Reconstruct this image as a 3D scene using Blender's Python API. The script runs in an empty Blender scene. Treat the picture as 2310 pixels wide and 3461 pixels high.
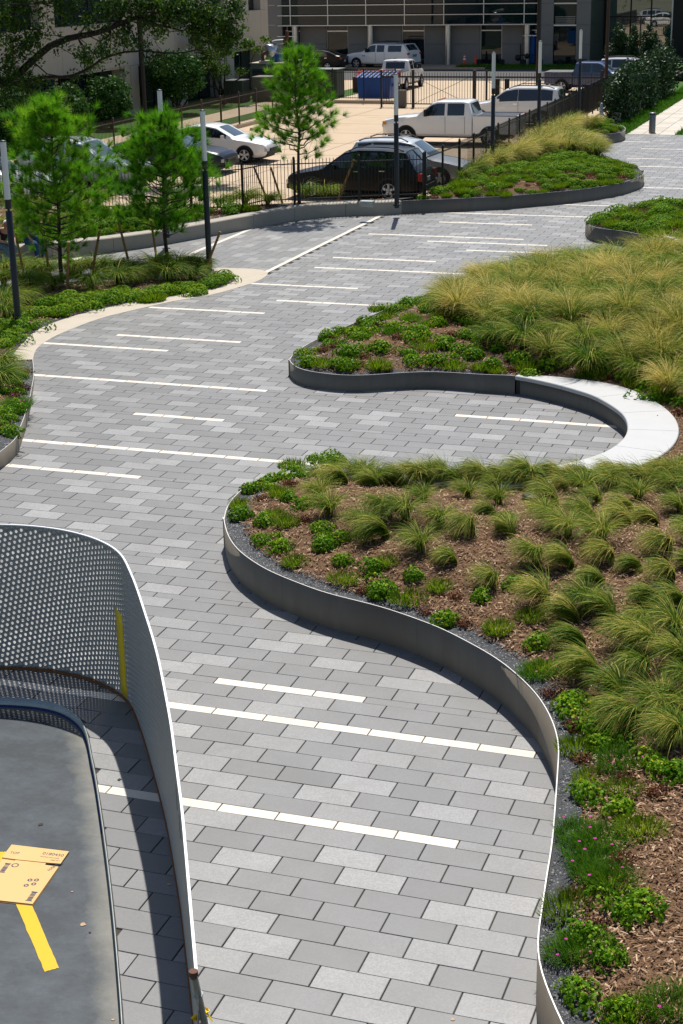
import bpy, math, random
import numpy as np
from mathutils import Matrix, Vector

# ---------------------------------------------------------------- scene, camera, sky, sun, exposure
scene = bpy.context.scene
COL = scene.collection
L = 0.61                                   # paver length in metres
FPX, PITCH, ROLL, YAW = 5425.2, 0.3298, -0.0189, 0.3328
CAMH = 12.96 * L
CX, CY = 1155.0, 1730.5
cy_, sy_ = math.cos(YAW), math.sin(YAW)
def to_uv(a):                              # camera-heading frame -> plaza frame (x along the paver rows)
    a = np.asarray(a, float)
    return np.stack([a[..., 0]*cy_ - a[..., 1]*sy_, a[..., 0]*sy_ + a[..., 1]*cy_, a[..., 2]], -1)
_cp, _sp = math.cos(PITCH), math.sin(PITCH)
_F = np.array([0, _cp, -_sp]); _R = np.array([1., 0, 0]); _U = np.array([0, _sp, _cp])
_cr, _sr = math.cos(ROLL), math.sin(ROLL)
CF, CR, CU = to_uv(_F), to_uv(_cr*_R + _sr*_U), to_uv(-_sr*_R + _cr*_U)
CAM = np.array([0, 0, CAMH])
def ray(x, y):
    return CF + CR*(x-CX)/FPX - CU*(y-CY)/FPX
def gp(x, y, z=0.0):                       # photo pixel -> point on the horizontal plane z
    d = ray(x, y); t = (z-CAMH)/d[2]; return CAM + t*d
def onu(x, y, u):                          # photo pixel -> point on the vertical plane x = u
    d = ray(x, y); return CAM + d*(u/d[0])
def onv(x, y, v):
    d = ray(x, y); return CAM + d*(v/d[1])
def px(P):
    X = np.asarray(P, float) - CAM; d = X @ CF
    return np.stack([CX + FPX*(X @ CR)/d, CY - FPX*(X @ CU)/d], -1)

cd = bpy.data.cameras.new('camera'); cam = bpy.data.objects.new('camera', cd); COL.objects.link(cam)
m = Matrix((( CR[0], CU[0], -CF[0], 0), (CR[1], CU[1], -CF[1], 0), (CR[2], CU[2], -CF[2], CAMH), (0, 0, 0, 1)))
cam.matrix_world = m
cd.sensor_fit = 'VERTICAL'; cd.sensor_height = 36.0; cd.sensor_width = 24.0
cd.lens = FPX*36.0/3461.0; cd.clip_start = 0.5; cd.clip_end = 2000
scene.camera = cam

SUN_EL = math.radians(60.5)
SUN_H = np.array([-0.2435, 0.970]); SUN_H = SUN_H/np.linalg.norm(SUN_H)     # horizontal direction towards the sun
SUN_DIR = np.array([SUN_H[0]*math.cos(SUN_EL), SUN_H[1]*math.cos(SUN_EL), math.sin(SUN_EL)])
world = bpy.data.worlds.new('World'); scene.world = world; world.use_nodes = True
nt = world.node_tree; bg = nt.nodes['Background']
sky = nt.nodes.new('ShaderNodeTexSky'); sky.sky_type = 'NISHITA'; sky.sun_disc = False
sky.sun_elevation = SUN_EL; sky.sun_rotation = math.atan2(SUN_H[0], SUN_H[1])
nt.links.new(sky.outputs[0], bg.inputs[0]); bg.inputs[1].default_value = 0.085
sd = bpy.data.lights.new('sun', 'SUN'); sun = bpy.data.objects.new('sun', sd); COL.objects.link(sun)
sd.energy = 5.0; sd.angle = math.radians(0.53); sd.color = (1.0, 0.955, 0.89)
sun.rotation_euler = Vector(SUN_DIR).to_track_quat('Z', 'Y').to_euler()
sun.location = (0, 30, 40)
scene.view_settings.view_transform = 'Standard'; scene.view_settings.look = 'None'
scene.view_settings.gamma = 1.0; scene.view_settings.exposure = 0.3
scene.view_settings.use_curve_mapping = False

rng = np.random.default_rng(11)
random.seed(5)

# ---------------------------------------------------------------- helpers: materials
MATS = {}
class NT:
    def __init__(s, name):
        s.m = bpy.data.materials.new(name); s.m.use_nodes = True
        s.t = s.m.node_tree; s.b = s.t.nodes['Principled BSDF']; s.out = s.t.nodes['Material Output']
        MATS[name] = s.m
    def n(s, typ, **kw):
        nd = s.t.nodes.new(typ)
        for k, v in kw.items():
            if k in nd.inputs: nd.inputs[k].default_value = v
            else: setattr(nd, k, v)
        return nd
    def l(s, a, b): s.t.links.new(a, b)
    def pos(s): return s.n('ShaderNodeNewGeometry').outputs['Position']
    def noise(s, scale, detail=4, rough=.55, vec=None):
        nd = s.n('ShaderNodeTexNoise'); nd.inputs['Scale'].default_value = scale
        nd.inputs['Detail'].default_value = detail; nd.inputs['Roughness'].default_value = rough
        s.l(vec if vec is not None else s.pos(), nd.inputs['Vector']); return nd.outputs['Fac']
    def ramp(s, fac, stops):
        nd = s.n('ShaderNodeValToRGB'); e = nd.color_ramp.elements
        while len(e) < len(stops): e.new(.5)
        for el, (p, c) in zip(e, stops):
            el.position = p; el.color = (c, c, c, 1) if not isinstance(c, tuple) else (*c, 1)
        s.l(fac, nd.inputs[0]); return nd.outputs[0]
    def attr(s, name): return s.n('ShaderNodeAttribute', attribute_name=name).outputs['Fac']
    def mix(s, fac, a, b, mode='MIX'):
        nd = s.n('ShaderNodeMix'); nd.data_type = 'RGBA'; nd.blend_type = mode
        for si, v in ((0, fac), (6, a), (7, b)):
            sock = nd.inputs[si]
            if isinstance(v, (int, float)): sock.default_value = v if si == 0 else (v, v, v, 1)
            elif isinstance(v, tuple): sock.default_value = (*v, 1)
            else: s.l(v, sock)
        return nd.outputs[2]
    def math(s, op, a, b=0.0):
        nd = s.n('ShaderNodeMath'); nd.operation = op
        for i, v in enumerate((a, b)):
            if isinstance(v, (int, float)): nd.inputs[i].default_value = v
            else: s.l(v, nd.inputs[i])
        return nd.outputs[0]
    def bump(s, h, strength=.3, dist=.01):
        nd = s.n('ShaderNodeBump'); nd.inputs['Strength'].default_value = strength; nd.inputs['Distance'].default_value = dist
        s.l(h, nd.inputs['Height']); s.l(nd.outputs[0], s.b.inputs['Normal'])
    def col(s, c):
        if isinstance(c, tuple): s.b.inputs['Base Color'].default_value = (*c, 1)
        else: s.l(c, s.b.inputs['Base Color'])
    def set(s, rough=.6, metal=0, spec=.5, ior=None):
        s.b.inputs['Roughness'].default_value = rough; s.b.inputs['Metallic'].default_value = metal
        s.b.inputs['Specular IOR Level'].default_value = spec
        if ior: s.b.inputs['IOR'].default_value = ior
        return s
def plain(name, c, rough=.55, metal=0, spec=.5, var=.12, scale=6, ior=None, bump=0, coat=0):
    t = NT(name); f = t.noise(scale, 5, .6)
    a = tuple(x*(1-var) for x in c); b = tuple(min(1, x*(1+var)) for x in c)
    t.col(t.mix(f, a, b)); t.set(rough, metal, spec, ior)
    if coat: t.b.inputs['Coat Weight'].default_value = coat; t.b.inputs['Coat Roughness'].default_value = .05
    if bump: t.bump(t.noise(scale*12, 3), bump, .01)
    return t.m

# paving: grey stone, plain honed slabs and paler flamed ones with a speckle; tone is each slab's own colour
t = NT('paver'); tone = t.attr('tone'); p = t.pos()
base = t.ramp(tone, [(0, (.112, .113, .113)), (.5, (.168, .169, .169)), (.7, (.218, .219, .218)), (1, (.285, .286, .283))])
blot = t.ramp(t.noise(1.7, 5, .65), [(.3, (.90, .89, .87)), (.7, (1.09, 1.09, 1.1))])
spk = t.n('ShaderNodeTexVoronoi', Scale=70.0); t.l(p, spk.inputs['Vector'])
sp = t.ramp(spk.outputs['Color'], [(.3, .85), (.8, 1.15)])
c = t.mix(.85, base, blot, 'MULTIPLY'); k = t.math('MULTIPLY', tone, .95)
c = t.mix(k, c, t.mix(1.0, c, sp, 'MULTIPLY'))
wide = t.ramp(t.noise(.16, 3, .5), [(.35, (.93, .93, .94)), (.65, (1.05, 1.04, 1.02))])
c = t.mix(1.0, c, wide, 'MULTIPLY')
stain = t.ramp(t.noise(.9, 6, .75), [(.56, 0.0), (.76, 1.0)])
c = t.mix(t.math('MULTIPLY', stain, .5), c, (.135, .125, .11))
t.col(c); t.set(.52, 0, .5); t.bump(t.noise(140, 3), .22, .004)
t = NT('white_paver'); tone = t.attr('tone')
c = t.mix(t.noise(3, 5, .6), (.56, .50, .42), (.70, .65, .57)); c = t.mix(t.math('MULTIPLY', tone, .35), c, (.50, .45, .38)); c = t.mix(t.ramp(t.noise(6, 6, .8), [(.6, 0.0), (.8, .5)]), c, (.34, .30, .25))
t.col(c); t.set(.7, 0, .3); t.bump(t.noise(120, 3), .15, .003)
t = NT('joint'); t.col(t.mix(t.noise(9, 5), (.035, .032, .028), (.075, .066, .052))); t.set(.95, 0, .1)
# walls, ground
t = NT('planter_steel'); p = t.pos()
mp = t.n('ShaderNodeMapping'); mp.inputs['Scale'].default_value = (6, 6, .9); t.l(p, mp.inputs[0])
f = t.noise(1.0, 6, .65, mp.outputs[0]); f2 = t.noise(.9, 4, .6)
c = t.mix(f, (.130, .110, .082), (.225, .196, .154)); c = t.mix(t.ramp(f2, [(.35, 0.0), (.7, .8)]), c, (.145, .118, .086)); t.col(c)
t.set(.62, .15, .4); t.bump(t.noise(40, 4), .08, .003)
plain('lit_rim_steel', (.46, .455, .44), .5, .6, .5, .1)  # planter wall tops: the sunlit look of the rim is put into the colour
t = NT('bed_soil'); d = t.attr('edge')
grav = t.mix(t.noise(75, 3, .7), (.022, .024, .027), (.11, .115, .12))
mul = t.mix(t.ramp(t.noise(55, 5, .8), [(.36, 0.0), (.64, 1.0)]), (.038, .021, .012), (.21, .125, .07))
t.col(t.mix(t.ramp(t.math('ADD', d, t.math('MULTIPLY', t.math('SUBTRACT', t.noise(4, 3), .5), .22)), [(.27, 0.0), (.33, 1.0)]), grav, mul))
t.set(.95, 0, .1); t.bump(t.noise(40, 5), .8, .02)
t = NT('wood_chip'); tone = t.attr('tone')
t.col(t.ramp(tone, [(0, (.06, .032, .018)), (.35, (.165, .092, .050)), (.7, (.36, .225, .128)), (1, (.60, .44, .30))])); t.set(.85, 0, .2)
t = NT('gravel'); tone = t.attr('tone')
t.col(t.ramp(tone, [(0, (.016, .018, .021)), (.7, (.07, .075, .082)), (1, (.26, .26, .26))])); t.set(.7, 0, .4)
t = NT('concrete_band'); f = t.noise(2.2, 6, .65)
c = t.mix(f, (.40, .35, .275), (.52, .465, .38)); c = t.mix(t.ramp(t.noise(90, 2), [(.4, 0.0), (.7, .35)]), c, (.33, .29, .23)); t.col(c); t.set(.85, 0, .25); t.bump(t.noise(160, 3), .15, .003)
t = NT('concrete_seat'); f = t.noise(1.6, 6, .7)
c = t.mix(f, (.29, .262, .215), (.43, .395, .33)); c = t.mix(t.ramp(t.noise(110, 2), [(.45, 0.0), (.7, .4)]), c, (.20, .18, .15)); t.col(c); t.set(.85, 0, .25); t.bump(t.noise(150, 3), .2, .003)
t = NT('bench_stone'); f = t.noise(2.5, 5, .6)
c = t.mix(f, (.40, .405, .40), (.47, .47, .465)); c = t.mix(t.ramp(t.noise(130, 2), [(.45, 0.0), (.75, .4)]), c, (.42, .42, .42)); t.col(c); t.set(.6, 0, .35); t.bump(t.noise(150, 3), .1, .002)
t = NT('lot_concrete'); f = t.noise(.35, 7, .7)
c = t.mix(f, (.38, .285, .19), (.52, .41, .285)); st = t.ramp(t.noise(.55, 8, .85), [(.55, 0.0), (.75, .6)]); c = t.mix(st, c, (.22, .165, .12))
t.col(c); t.set(.85, 0, .25); t.bump(t.noise(60, 3), .15, .004)
t = NT('asphalt'); t.col(t.mix(t.noise(20, 5), (.055, .054, .052), (.105, .103, .10))); t.set(.9, 0, .2); t.bump(t.noise(90, 3), .3, .006)
t = NT('turf'); t.col(t.mix(t.noise(2.5, 6, .7), (.028, .075, .014), (.075, .15, .03))); t.set(.9, 0, .1); t.bump(t.noise(60, 4), .8, .03)
t = NT('path_stone'); tone = t.attr('tone'); t.col(t.mix(tone, t.mix(t.noise(6, 5), (.40, .36, .30), (.47, .43, .365)), (.52, .48, .41))); t.set(.8, 0, .25)
t = NT('far_ground'); t.col(t.mix(t.noise(.1, 5), (.10, .11, .06), (.22, .20, .15))); t.set(.95, 0, .1)
t = NT('slab_paint'); p = t.pos()
mp = t.n('ShaderNodeMapping'); mp.inputs['Scale'].default_value = (1.0, 1.4, 1); mp.inputs['Rotation'].default_value = (0, 0, -.62); t.l(p, mp.inputs[0])
w = t.noise(1.5, 8, .78, mp.outputs[0]); w2 = t.noise(7, 7, .8)
c = t.mix(t.ramp(w, [(.40, 0.0), (.64, 1.0)]), (.010, .017, .024), (.038, .053, .066)); c = t.mix(t.ramp(w2, [(.55, 0.0), (.85, .55)]), c, (.08, .098, .112))
edge = t.attr('edge'); c = t.mix(t.ramp(t.math('ADD', edge, t.math('MULTIPLY', t.noise(3.5, 5, .7), .35)), [(.13, .85), (.42, 0.0)]), c, (.20, .19, .155))
t.col(c); t.set(.55, 0, .4); t.bump(t.noise(9, 4), .08, .01)
plain('blue_foam', (.008, .03, .12), .7, 0, .3)
t = NT('yellow_paint'); c = t.mix(t.ramp(t.noise(22, 6, .8), [(.62, 0.0), (.78, .6)]), (.60, .385, .003), (.17, .14, .05)); t.col(c); t.set(.6, 0, .3)
plain('yellow_tape', (.85, .60, .008), .45, 0, .4, .06)
t = NT('screen_metal'); f = t.noise(1.2, 4, .6); t.col(t.mix(f, (.33, .335, .32), (.40, .405, .385))); t.set(.45, .2, .4)
plain('screen_edge', (.82, .83, .84), .35, .1, .5, .03)
t = NT('rust'); t.col(t.mix(t.noise(6, 6, .7), (.13, .05, .018), (.30, .135, .05))); t.set(.9, 0, .2)
plain('galvanised', (.34, .37, .36), .45, .6, .5, .25, 9)
t = NT('cardboard'); c = t.mix(t.noise(2.5, 5, .6), (.60, .39, .165), (.66, .44, .20)); wv = t.n('ShaderNodeTexWave', Scale=55.0, Distortion=.4); t.l(t.pos(), wv.inputs[0])
t.col(t.mix(t.math('MULTIPLY', wv.outputs['Fac'], .10), c, (.45, .28, .11))); t.set(.8, 0, .2)
plain('card_ink', (.035, .055, .10), .8, 0, .2, .2)
plain('card_edge', (.30, .17, .07), .9, 0, .1, .2)
# vegetation: attr t = each blade or leaf's own colour
def leafmat(name, stops, trans=.35, rough=.65, spec=.15, tint=.24):
    t = NT(name); rnd = t.n('ShaderNodeObjectInfo').outputs['Random']
    tn = t.math('ADD', t.attr('tone'), t.math('MULTIPLY', t.math('SUBTRACT', rnd, .5), tint)); c = t.ramp(tn, stops); t.col(c); t.set(rough, 0, spec)
    tr = t.n('ShaderNodeBsdfTranslucent'); t.l(c, tr.inputs['Color'])
    mx = t.n('ShaderNodeMixShader'); mx.inputs[0].default_value = trans
    t.l(t.b.outputs[0], mx.inputs[1]); t.l(tr.outputs[0], mx.inputs[2]); t.l(mx.outputs[0], t.out.inputs[0])
    return t.m
leafmat('grass_blade', [(0, (.018, .058, .003)), (.35, (.085, .19, .008)), (.65, (.30, .35, .032)), (1, (.70, .53, .15))], .3, tint=.22)
leafmat('grass_straw', [(0, (.030, .075, .005)), (.3, (.15, .22, .018)), (.6, (.52, .43, .085)), (1, (.80, .62, .23))], .3, tint=.42)
leafmat('sedum_leaf', [(0, (.040, .115, .004)), (.5, (.115, .27, .007)), (.85, (.23, .40, .010)), (1, (.48, .50, .02))], .42, .55, .15)
leafmat('feather_leaf', [(0, (.070, .14, .005)), (.6, (.19, .30, .009)), (1, (.35, .42, .02))], .45)
leafmat('red_leaf', [(0, (.045, .014, .008)), (.6, (.13, .042, .022)), (1, (.22, .10, .04))], .3)
leafmat('dianthus_leaf', [(0, (.030, .105, .005)), (.6, (.080, .22, .007)), (1, (.24, .34, .015))], .4)
leafmat('pink_petal', [(0, (.55, .03, .30)), (1, (.75, .10, .48))], .3)
leafmat('pine_needle', [(0, (.028, .115, .005)), (.45, (.085, .28, .008)), (.8, (.20, .44, .014)), (1, (.38, .55, .04))], .5, .6, .15)
leafmat('oak_leaf', [(0, (.010, .038, .005)), (.6, (.030, .085, .010)), (1, (.12, .19, .014))], .4, .55, .2)
leafmat('topiary_leaf', [(0, (.012, .050, .010)), (.6, (.030, .095, .014)), (1, (.07, .16, .02))], .3, .55, .2)
leafmat('holly_leaf', [(0, (.008, .028, .008)), (.7, (.020, .060, .013)), (1, (.055, .12, .018))], .2, .5, .25)
leafmat('bloom', [(0, (.55, .05, .05)), (1, (.70, .16, .10))], .3)
t = NT('bark'); mp = t.n('ShaderNodeMapping'); mp.inputs['Scale'].default_value = (10, 10, 2.2); t.l(t.pos(), mp.inputs[0])
f = t.noise(2.2, 6, .75, mp.outputs[0]); t.col(t.mix(t.ramp(f, [(.35, 0.0), (.65, 1.0)]), (.020, .014, .010), (.10, .075, .055))); t.set(.95, 0, .15); t.bump(f, .9, .03)
t = NT('oak_bark'); f = t.noise(7, 6, .7); t.col(t.mix(f, (.014, .011, .009), (.05, .042, .034))); t.set(.95, 0, .15); t.bump(f, .8, .04)
t = NT('stake_wood'); mp = t.n('ShaderNodeMapping'); mp.inputs['Scale'].default_value = (20, 20, 2); t.l(t.pos(), mp.inputs[0]); f = t.noise(2, 5, .7, mp.outputs[0]); t.col(t.mix(f, (.16, .085, .025), (.34, .20, .07))); t.set(.8, 0, .2)
# built things
plain('lamp_black', (.018, .021, .024), .45, .2, .5, .2)
t = NT('lamp_diffuser'); t.col(t.mix(t.noise(2, 3), (.66, .68, .66), (.74, .755, .735))); t.set(.35, 0, .5)
plain('fence_black', (.012, .012, .013), .45, .2, .5, .2)
plain('fence_brown', (.045, .030, .022), .5, .2, .5, .25)
plain('pole_dark', (.014, .012, .011), .5, .2, .4, .2)
plain('pole_brown', (.050, .026, .018), .5, .2, .4, .2)
t = NT('precast'); f = t.noise(1.3, 6, .7); mp = t.n('ShaderNodeMapping'); mp.inputs['Scale'].default_value = (3, 3, .35); t.l(t.pos(), mp.inputs[0]); st = t.noise(1.2, 5, .7, mp.outputs[0])
c = t.mix(f, (.42, .36, .295), (.50, .44, .37)); c = t.mix(t.ramp(st, [(.55, 0.0), (.8, .4)]), c, (.32, .27, .22)); t.col(c); t.set(.85, 0, .25); t.bump(t.noise(80, 3), .2, .004)
t = NT('grey_panel'); f = t.noise(1.0, 6, .7); c = t.mix(f, (.19, .182, .168), (.235, .226, .208)); t.col(c); t.set(.8, 0, .3); t.bump(t.noise(70, 3), .15, .004)
plain('joint_dark', (.06, .04, .032), .9, 0, .2, .2)
plain('dark_room', (.010, .012, .014), .8, 0, .2, .3)
t = NT('facade_glass'); t.col((.006, .016, .019)); t.set(.02, 0, .5, 1.5)
nz = t.noise(.35, 2); t.bump(nz, .05, .05)
t = NT('lobby_glass'); t.col((.010, .050, .046)); t.set(.01, 0, .5, 2.8); t.bump(t.noise(.25, 2), .05, .06)
plain('aluminium', (.62, .63, .64), .35, .8, .5, .06)
plain('stainless', (.50, .50, .51), .28, .95, .5, .06)
def paint(name, c, metal=0.0, rough=.32):
    return plain(name, c, rough, metal, .5 if max(c) > .1 else .22, .03, 3, coat=.8 if max(c) > .1 else .1)
paint('car_white', (.78, .78, .77)); paint('car_pearl', (.74, .73, .70)); paint('car_silver', (.52, .53, .53), .5)
paint('car_black', (.004, .0045, .005)); paint('car_navy', (.010, .016, .032)); paint('car_blue', (.018, .04, .12))
t = NT('car_glass'); t.col((.010, .014, .016)); t.set(.02, 0, .5, 1.8)
t = NT('windshield'); t.col((.03, .05, .06)); t.set(.02, 0, .5, 2.4)
plain('rubber', (.014, .014, .014), .85, 0, .2, .2)
plain('car_trim', (.018, .018, .019), .6, 0, .3, .2)
plain('rim', (.60, .60, .61), .35, .25, .5, .06)
plain('chrome', (.75, .75, .76), .12, 1, .5, .03)
plain('tail_red', (.40, .012, .010), .25, 0, .5, .1); plain('amber', (.62, .20, .02), .25, 0, .5, .1)
plain('headlight', (.55, .58, .60), .1, .2, .6, .05)
plain('plastic_blue', (.010, .085, .36), .5, 0, .4, .15); plain('plastic_dark', (.016, .018, .02), .8, 0, .2, .2)
plain('cone_orange', (.70, .085, .02), .6, 0, .3, .08); plain('reflective_white', (.75, .75, .75), .5, 0, .4, .05)
plain('generator_green', (.125, .15, .135), .6, .1, .4, .15); plain('cabinet_green', (.045, .058, .048), .6, .1, .4, .2); plain('cabinet_brown', (.13, .115, .095), .65, 0, .4, .15)
plain('rust_pipe', (.12, .06, .04), .75, .3, .3, .3); plain('red_panel', (.42, .03, .02), .5, 0, .4, .1)
plain('brick', (.10, .045, .036), .85, 0, .2, .3, 20)
plain('bollard_metal', (.20, .195, .185), .35, .7, .5, .15)
plain('pool_blue', (.02, .075, .26), .4, 0, .5, .1)
plain('skin', (.40, .21, .14), .55, 0, .4, .08); plain('denim', (.018, .06, .16), .9, 0, .2, .35, 14); plain('denim_pale', (.10, .17, .20), .9, 0, .2, .3, 14)
plain('shirt_dark', (.018, .018, .024), .9, 0, .2, .2); plain('shirt_slate', (.04, .05, .062), .9, 0, .2, .2); plain('hair', (.025, .015, .01), .8, 0, .3, .2)
plain('boot', (.17, .10, .05), .8, 0, .3, .2); plain('shoe_grey', (.24, .25, .25), .8, 0, .3, .2); plain('cap_red', (.50, .02, .05), .8, 0, .2, .1); plain('cap_white', (.62, .62, .60), .8, 0, .2, .1)
plain('belt', (.02, .015, .01), .6, 0, .3, .1)

# ---------------------------------------------------------------- helpers: meshes and objects
def mesh_np(name, verts, faces, mat=None, tone=None, smooth=False, tone_name='tone'):
    """faces: list of index arrays with equal row length, or a list of tuples"""
    me = bpy.data.meshes.new(name)
    verts = np.asarray(verts, np.float32)
    if isinstance(faces, np.ndarray):
        k = faces.shape[1]; nf = len(faces)
        me.vertices.add(len(verts)); me.vertices.foreach_set('co', verts.ravel())
        me.loops.add(nf*k); me.loops.foreach_set('vertex_index', faces.astype(np.int32).ravel())
        me.polygons.add(nf); me.polygons.foreach_set('loop_start', np.arange(0, nf*k, k, dtype=np.int32))
        me.update(calc_edges=True); me.validate()
    else:
        me.from_pydata([tuple(v) for v in verts.tolist()], [], faces); me.update()
    if tone is not None:
        tone = np.asarray(tone, np.float32)
        dom = 'POINT' if len(tone) == len(me.vertices) else 'FACE'
        a = me.attributes.new(tone_name, 'FLOAT', dom); a.data.foreach_set('value', tone)
    if mat: me.materials.append(MATS[mat])
    if smooth: me.polygons.foreach_set('use_smooth', np.ones(len(me.polygons), bool))
    return me
def link(name, me, parent=None, loc=None, rot=None, kind=None):
    o = bpy.data.objects.new(name, me); COL.objects.link(o)
    if loc is not None: o.location = loc
    if rot is not None: o.rotation_euler = rot
    if parent is not None: o.parent = parent
    if kind: o['kind'] = kind
    return o
def tag(o, label, cat, group=None):
    o['label'] = label; o['category'] = cat
    if group: o['group'] = group
    return o
def thing(name, label, cat, loc=(0, 0, 0), rz=0.0, group=None):
    o = bpy.data.objects.new(name, None); COL.objects.link(o); o.empty_display_size = .2
    o.location = loc; o.rotation_euler = (0, 0, rz)
    return tag(o, label, cat, group)
class MB:
    """collects simple solids, then links them as one mesh"""
    def __init__(s): s.v = []; s.f = []; s.sm = []
    def add(s, vs, fs, sm=False):
        o = len(s.v); s.v += [tuple(map(float, q)) for q in vs]; s.f += [tuple(i+o for i in q) for q in fs]; s.sm += [sm]*len(fs); return s
    def box(s, x0, x1, y0, y1, z0, z1, b=0.0):
        if b <= 0:
            vs = [(x0,y0,z0),(x1,y0,z0),(x1,y1,z0),(x0,y1,z0),(x0,y0,z1),(x1,y0,z1),(x1,y1,z1),(x0,y1,z1)]
            return s.add(vs, [(0,3,2,1),(4,5,6,7),(0,1,5,4),(1,2,6,5),(2,3,7,6),(3,0,4,7)])
        vs = []
        for z, i in ((z0, b), (z0+b, 0), (z1-b, 0), (z1, b)):
            vs += [(x0+i,y0,z),(x1-i,y0,z),(x1,y0+i,z),(x1,y1-i,z),(x1-i,y1,z),(x0+i,y1,z),(x0,y1-i,z),(x0,y0+i,z)] if i == 0 else \
                  [(x0+i+.0,y0+i,z),(x1-i,y0+i,z),(x1-i,y0+i,z),(x1-i,y1-i,z),(x1-i,y1-i,z),(x0+i,y1-i,z),(x0+i,y1-i,z),(x0+i,y0+i,z)]
        # chamfer the vertical edges on the two middle rings
        for r in (1, 2):
            z = z0+b if r == 1 else z1-b
            vs[r*8:r*8+8] = [(x0+b,y0,z),(x1-b,y0,z),(x1,y0+b,z),(x1,y1-b,z),(x1-b,y1,z),(x0+b,y1,z),(x0,y1-b,z),(x0,y0+b,z)]
        fs = [tuple(reversed(range(8))), tuple(range(24, 32))]
        for r in range(3):
            for i in range(8):
                j = (i+1) % 8; fs.append((r*8+i, r*8+j, r*8+8+j, r*8+8+i))
        return s.add(vs, fs)
    def obox(s, c, ax, ay, az):          # box from centre and three half-axis vectors
        c, ax, ay, az = (np.asarray(q, float) for q in (c, ax, ay, az)); vs = []
        for k in (-1, 1):
            for i, j in ((-1,-1),(1,-1),(1,1),(-1,1)): vs.append(c + i*ax + j*ay + k*az)
        return s.add(vs, [(0,3,2,1),(4,5,6,7),(0,1,5,4),(1,2,6,5),(2,3,7,6),(3,0,4,7)])
    def tube(s, pts, rad, n=8, cap=True):
        pts = [np.asarray(q, float) for q in pts]
        if not hasattr(rad, '__len__'): rad = [rad]*len(pts)
        vs = []; prev = None
        for i, q in enumerate(pts):
            d = pts[min(i+1, len(pts)-1)] - pts[max(i-1, 0)]; d = d/(np.linalg.norm(d)+1e-9)
            a = np.cross(d, (0, 0, 1.) if abs(d[2]) < .9 else (1., 0, 0)) if prev is None else prev - d*(prev @ d)
            a = a/(np.linalg.norm(a)+1e-9); prev = a; b = np.cross(d, a)
            for k in range(n):
                t = 2*math.pi*k/n; vs.append(q + rad[i]*(a*math.cos(t) + b*math.sin(t)))
        fs = []
        for i in range(len(pts)-1):
            for k in range(n):
                j = (k+1) % n; fs.append((i*n+k, i*n+j, i*n+n+j, i*n+n+k))
        s.add(vs, fs, True)
        if cap:
            s.add(vs[:n], [tuple(reversed(range(n)))]); s.add(vs[-n:], [tuple(range(n))])
        return s
    def lathe(s, prof, n=20, c=(0, 0, 0), axis='z', sm=True, cap=True):
        vs = []
        for r, z in prof:
            for k in range(n):
                t = 2*math.pi*k/n; a, b = r*math.cos(t), r*math.sin(t)
                q = (a, b, z) if axis == 'z' else ((a, z, b) if axis == 'y' else (z, a, b))
                vs.append((q[0]+c[0], q[1]+c[1], q[2]+c[2]))
        fs = []
        for i in range(len(prof)-1):
            for k in range(n):
                j = (k+1) % n; q = (i*n+k, i*n+j, i*n+n+j, i*n+n+k); fs.append(q if axis != 'y' else q[::-1])
        s.add(vs, fs, sm); m = len(prof)-1
        if not cap: return s
        if prof[0][0] > 1e-4: s.add(vs[:n], [tuple(range(n)) if axis == 'y' else tuple(reversed(range(n)))])
        if prof[m][0] > 1e-4: s.add(vs[m*n:], [tuple(reversed(range(n))) if axis == 'y' else tuple(range(n))])
        return s
    def prism(s, poly, z0, z1):
        n = len(poly); vs = [(x, y, z0) for x, y in poly] + [(x, y, z1) for x, y in poly]
        return s.add(vs, [tuple(reversed(range(n))), tuple(range(n, 2*n))] + [(i, (i+1) % n, n+(i+1) % n, n+i) for i in range(n)])
    def extr(s, poly, y0, y1):           # polygon in x,z extruded along y
        n = len(poly); vs = [(x, y0, z) for x, z in poly] + [(x, y1, z) for x, z in poly]
        return s.add(vs, [tuple(range(n)), tuple(reversed(range(n, 2*n)))] + [(i, n+i, n+(i+1) % n, (i+1) % n) for i in range(n)])
    def mesh(s, name, mat):
        me = bpy.data.meshes.new(name); me.from_pydata(s.v, [], s.f); me.update()
        me.polygons.foreach_set('use_smooth', np.array(s.sm, bool))
        if mat: me.materials.append(MATS[mat])
        return me
    def build(s, name, mat, parent=None, loc=None, rot=None, kind=None):
        return link(name, s.mesh(name, mat), parent, loc, rot, kind)
def copy_tree(o, parent=None):
    c = o.copy(); COL.objects.link(c); c.parent = parent
    for ch in list(o.children): copy_tree(ch, c)
    return c
def rot2(v, a):
    c, s = math.cos(a), math.sin(a); return np.array([v[0]*c-v[1]*s, v[0]*s+v[1]*c])

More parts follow.
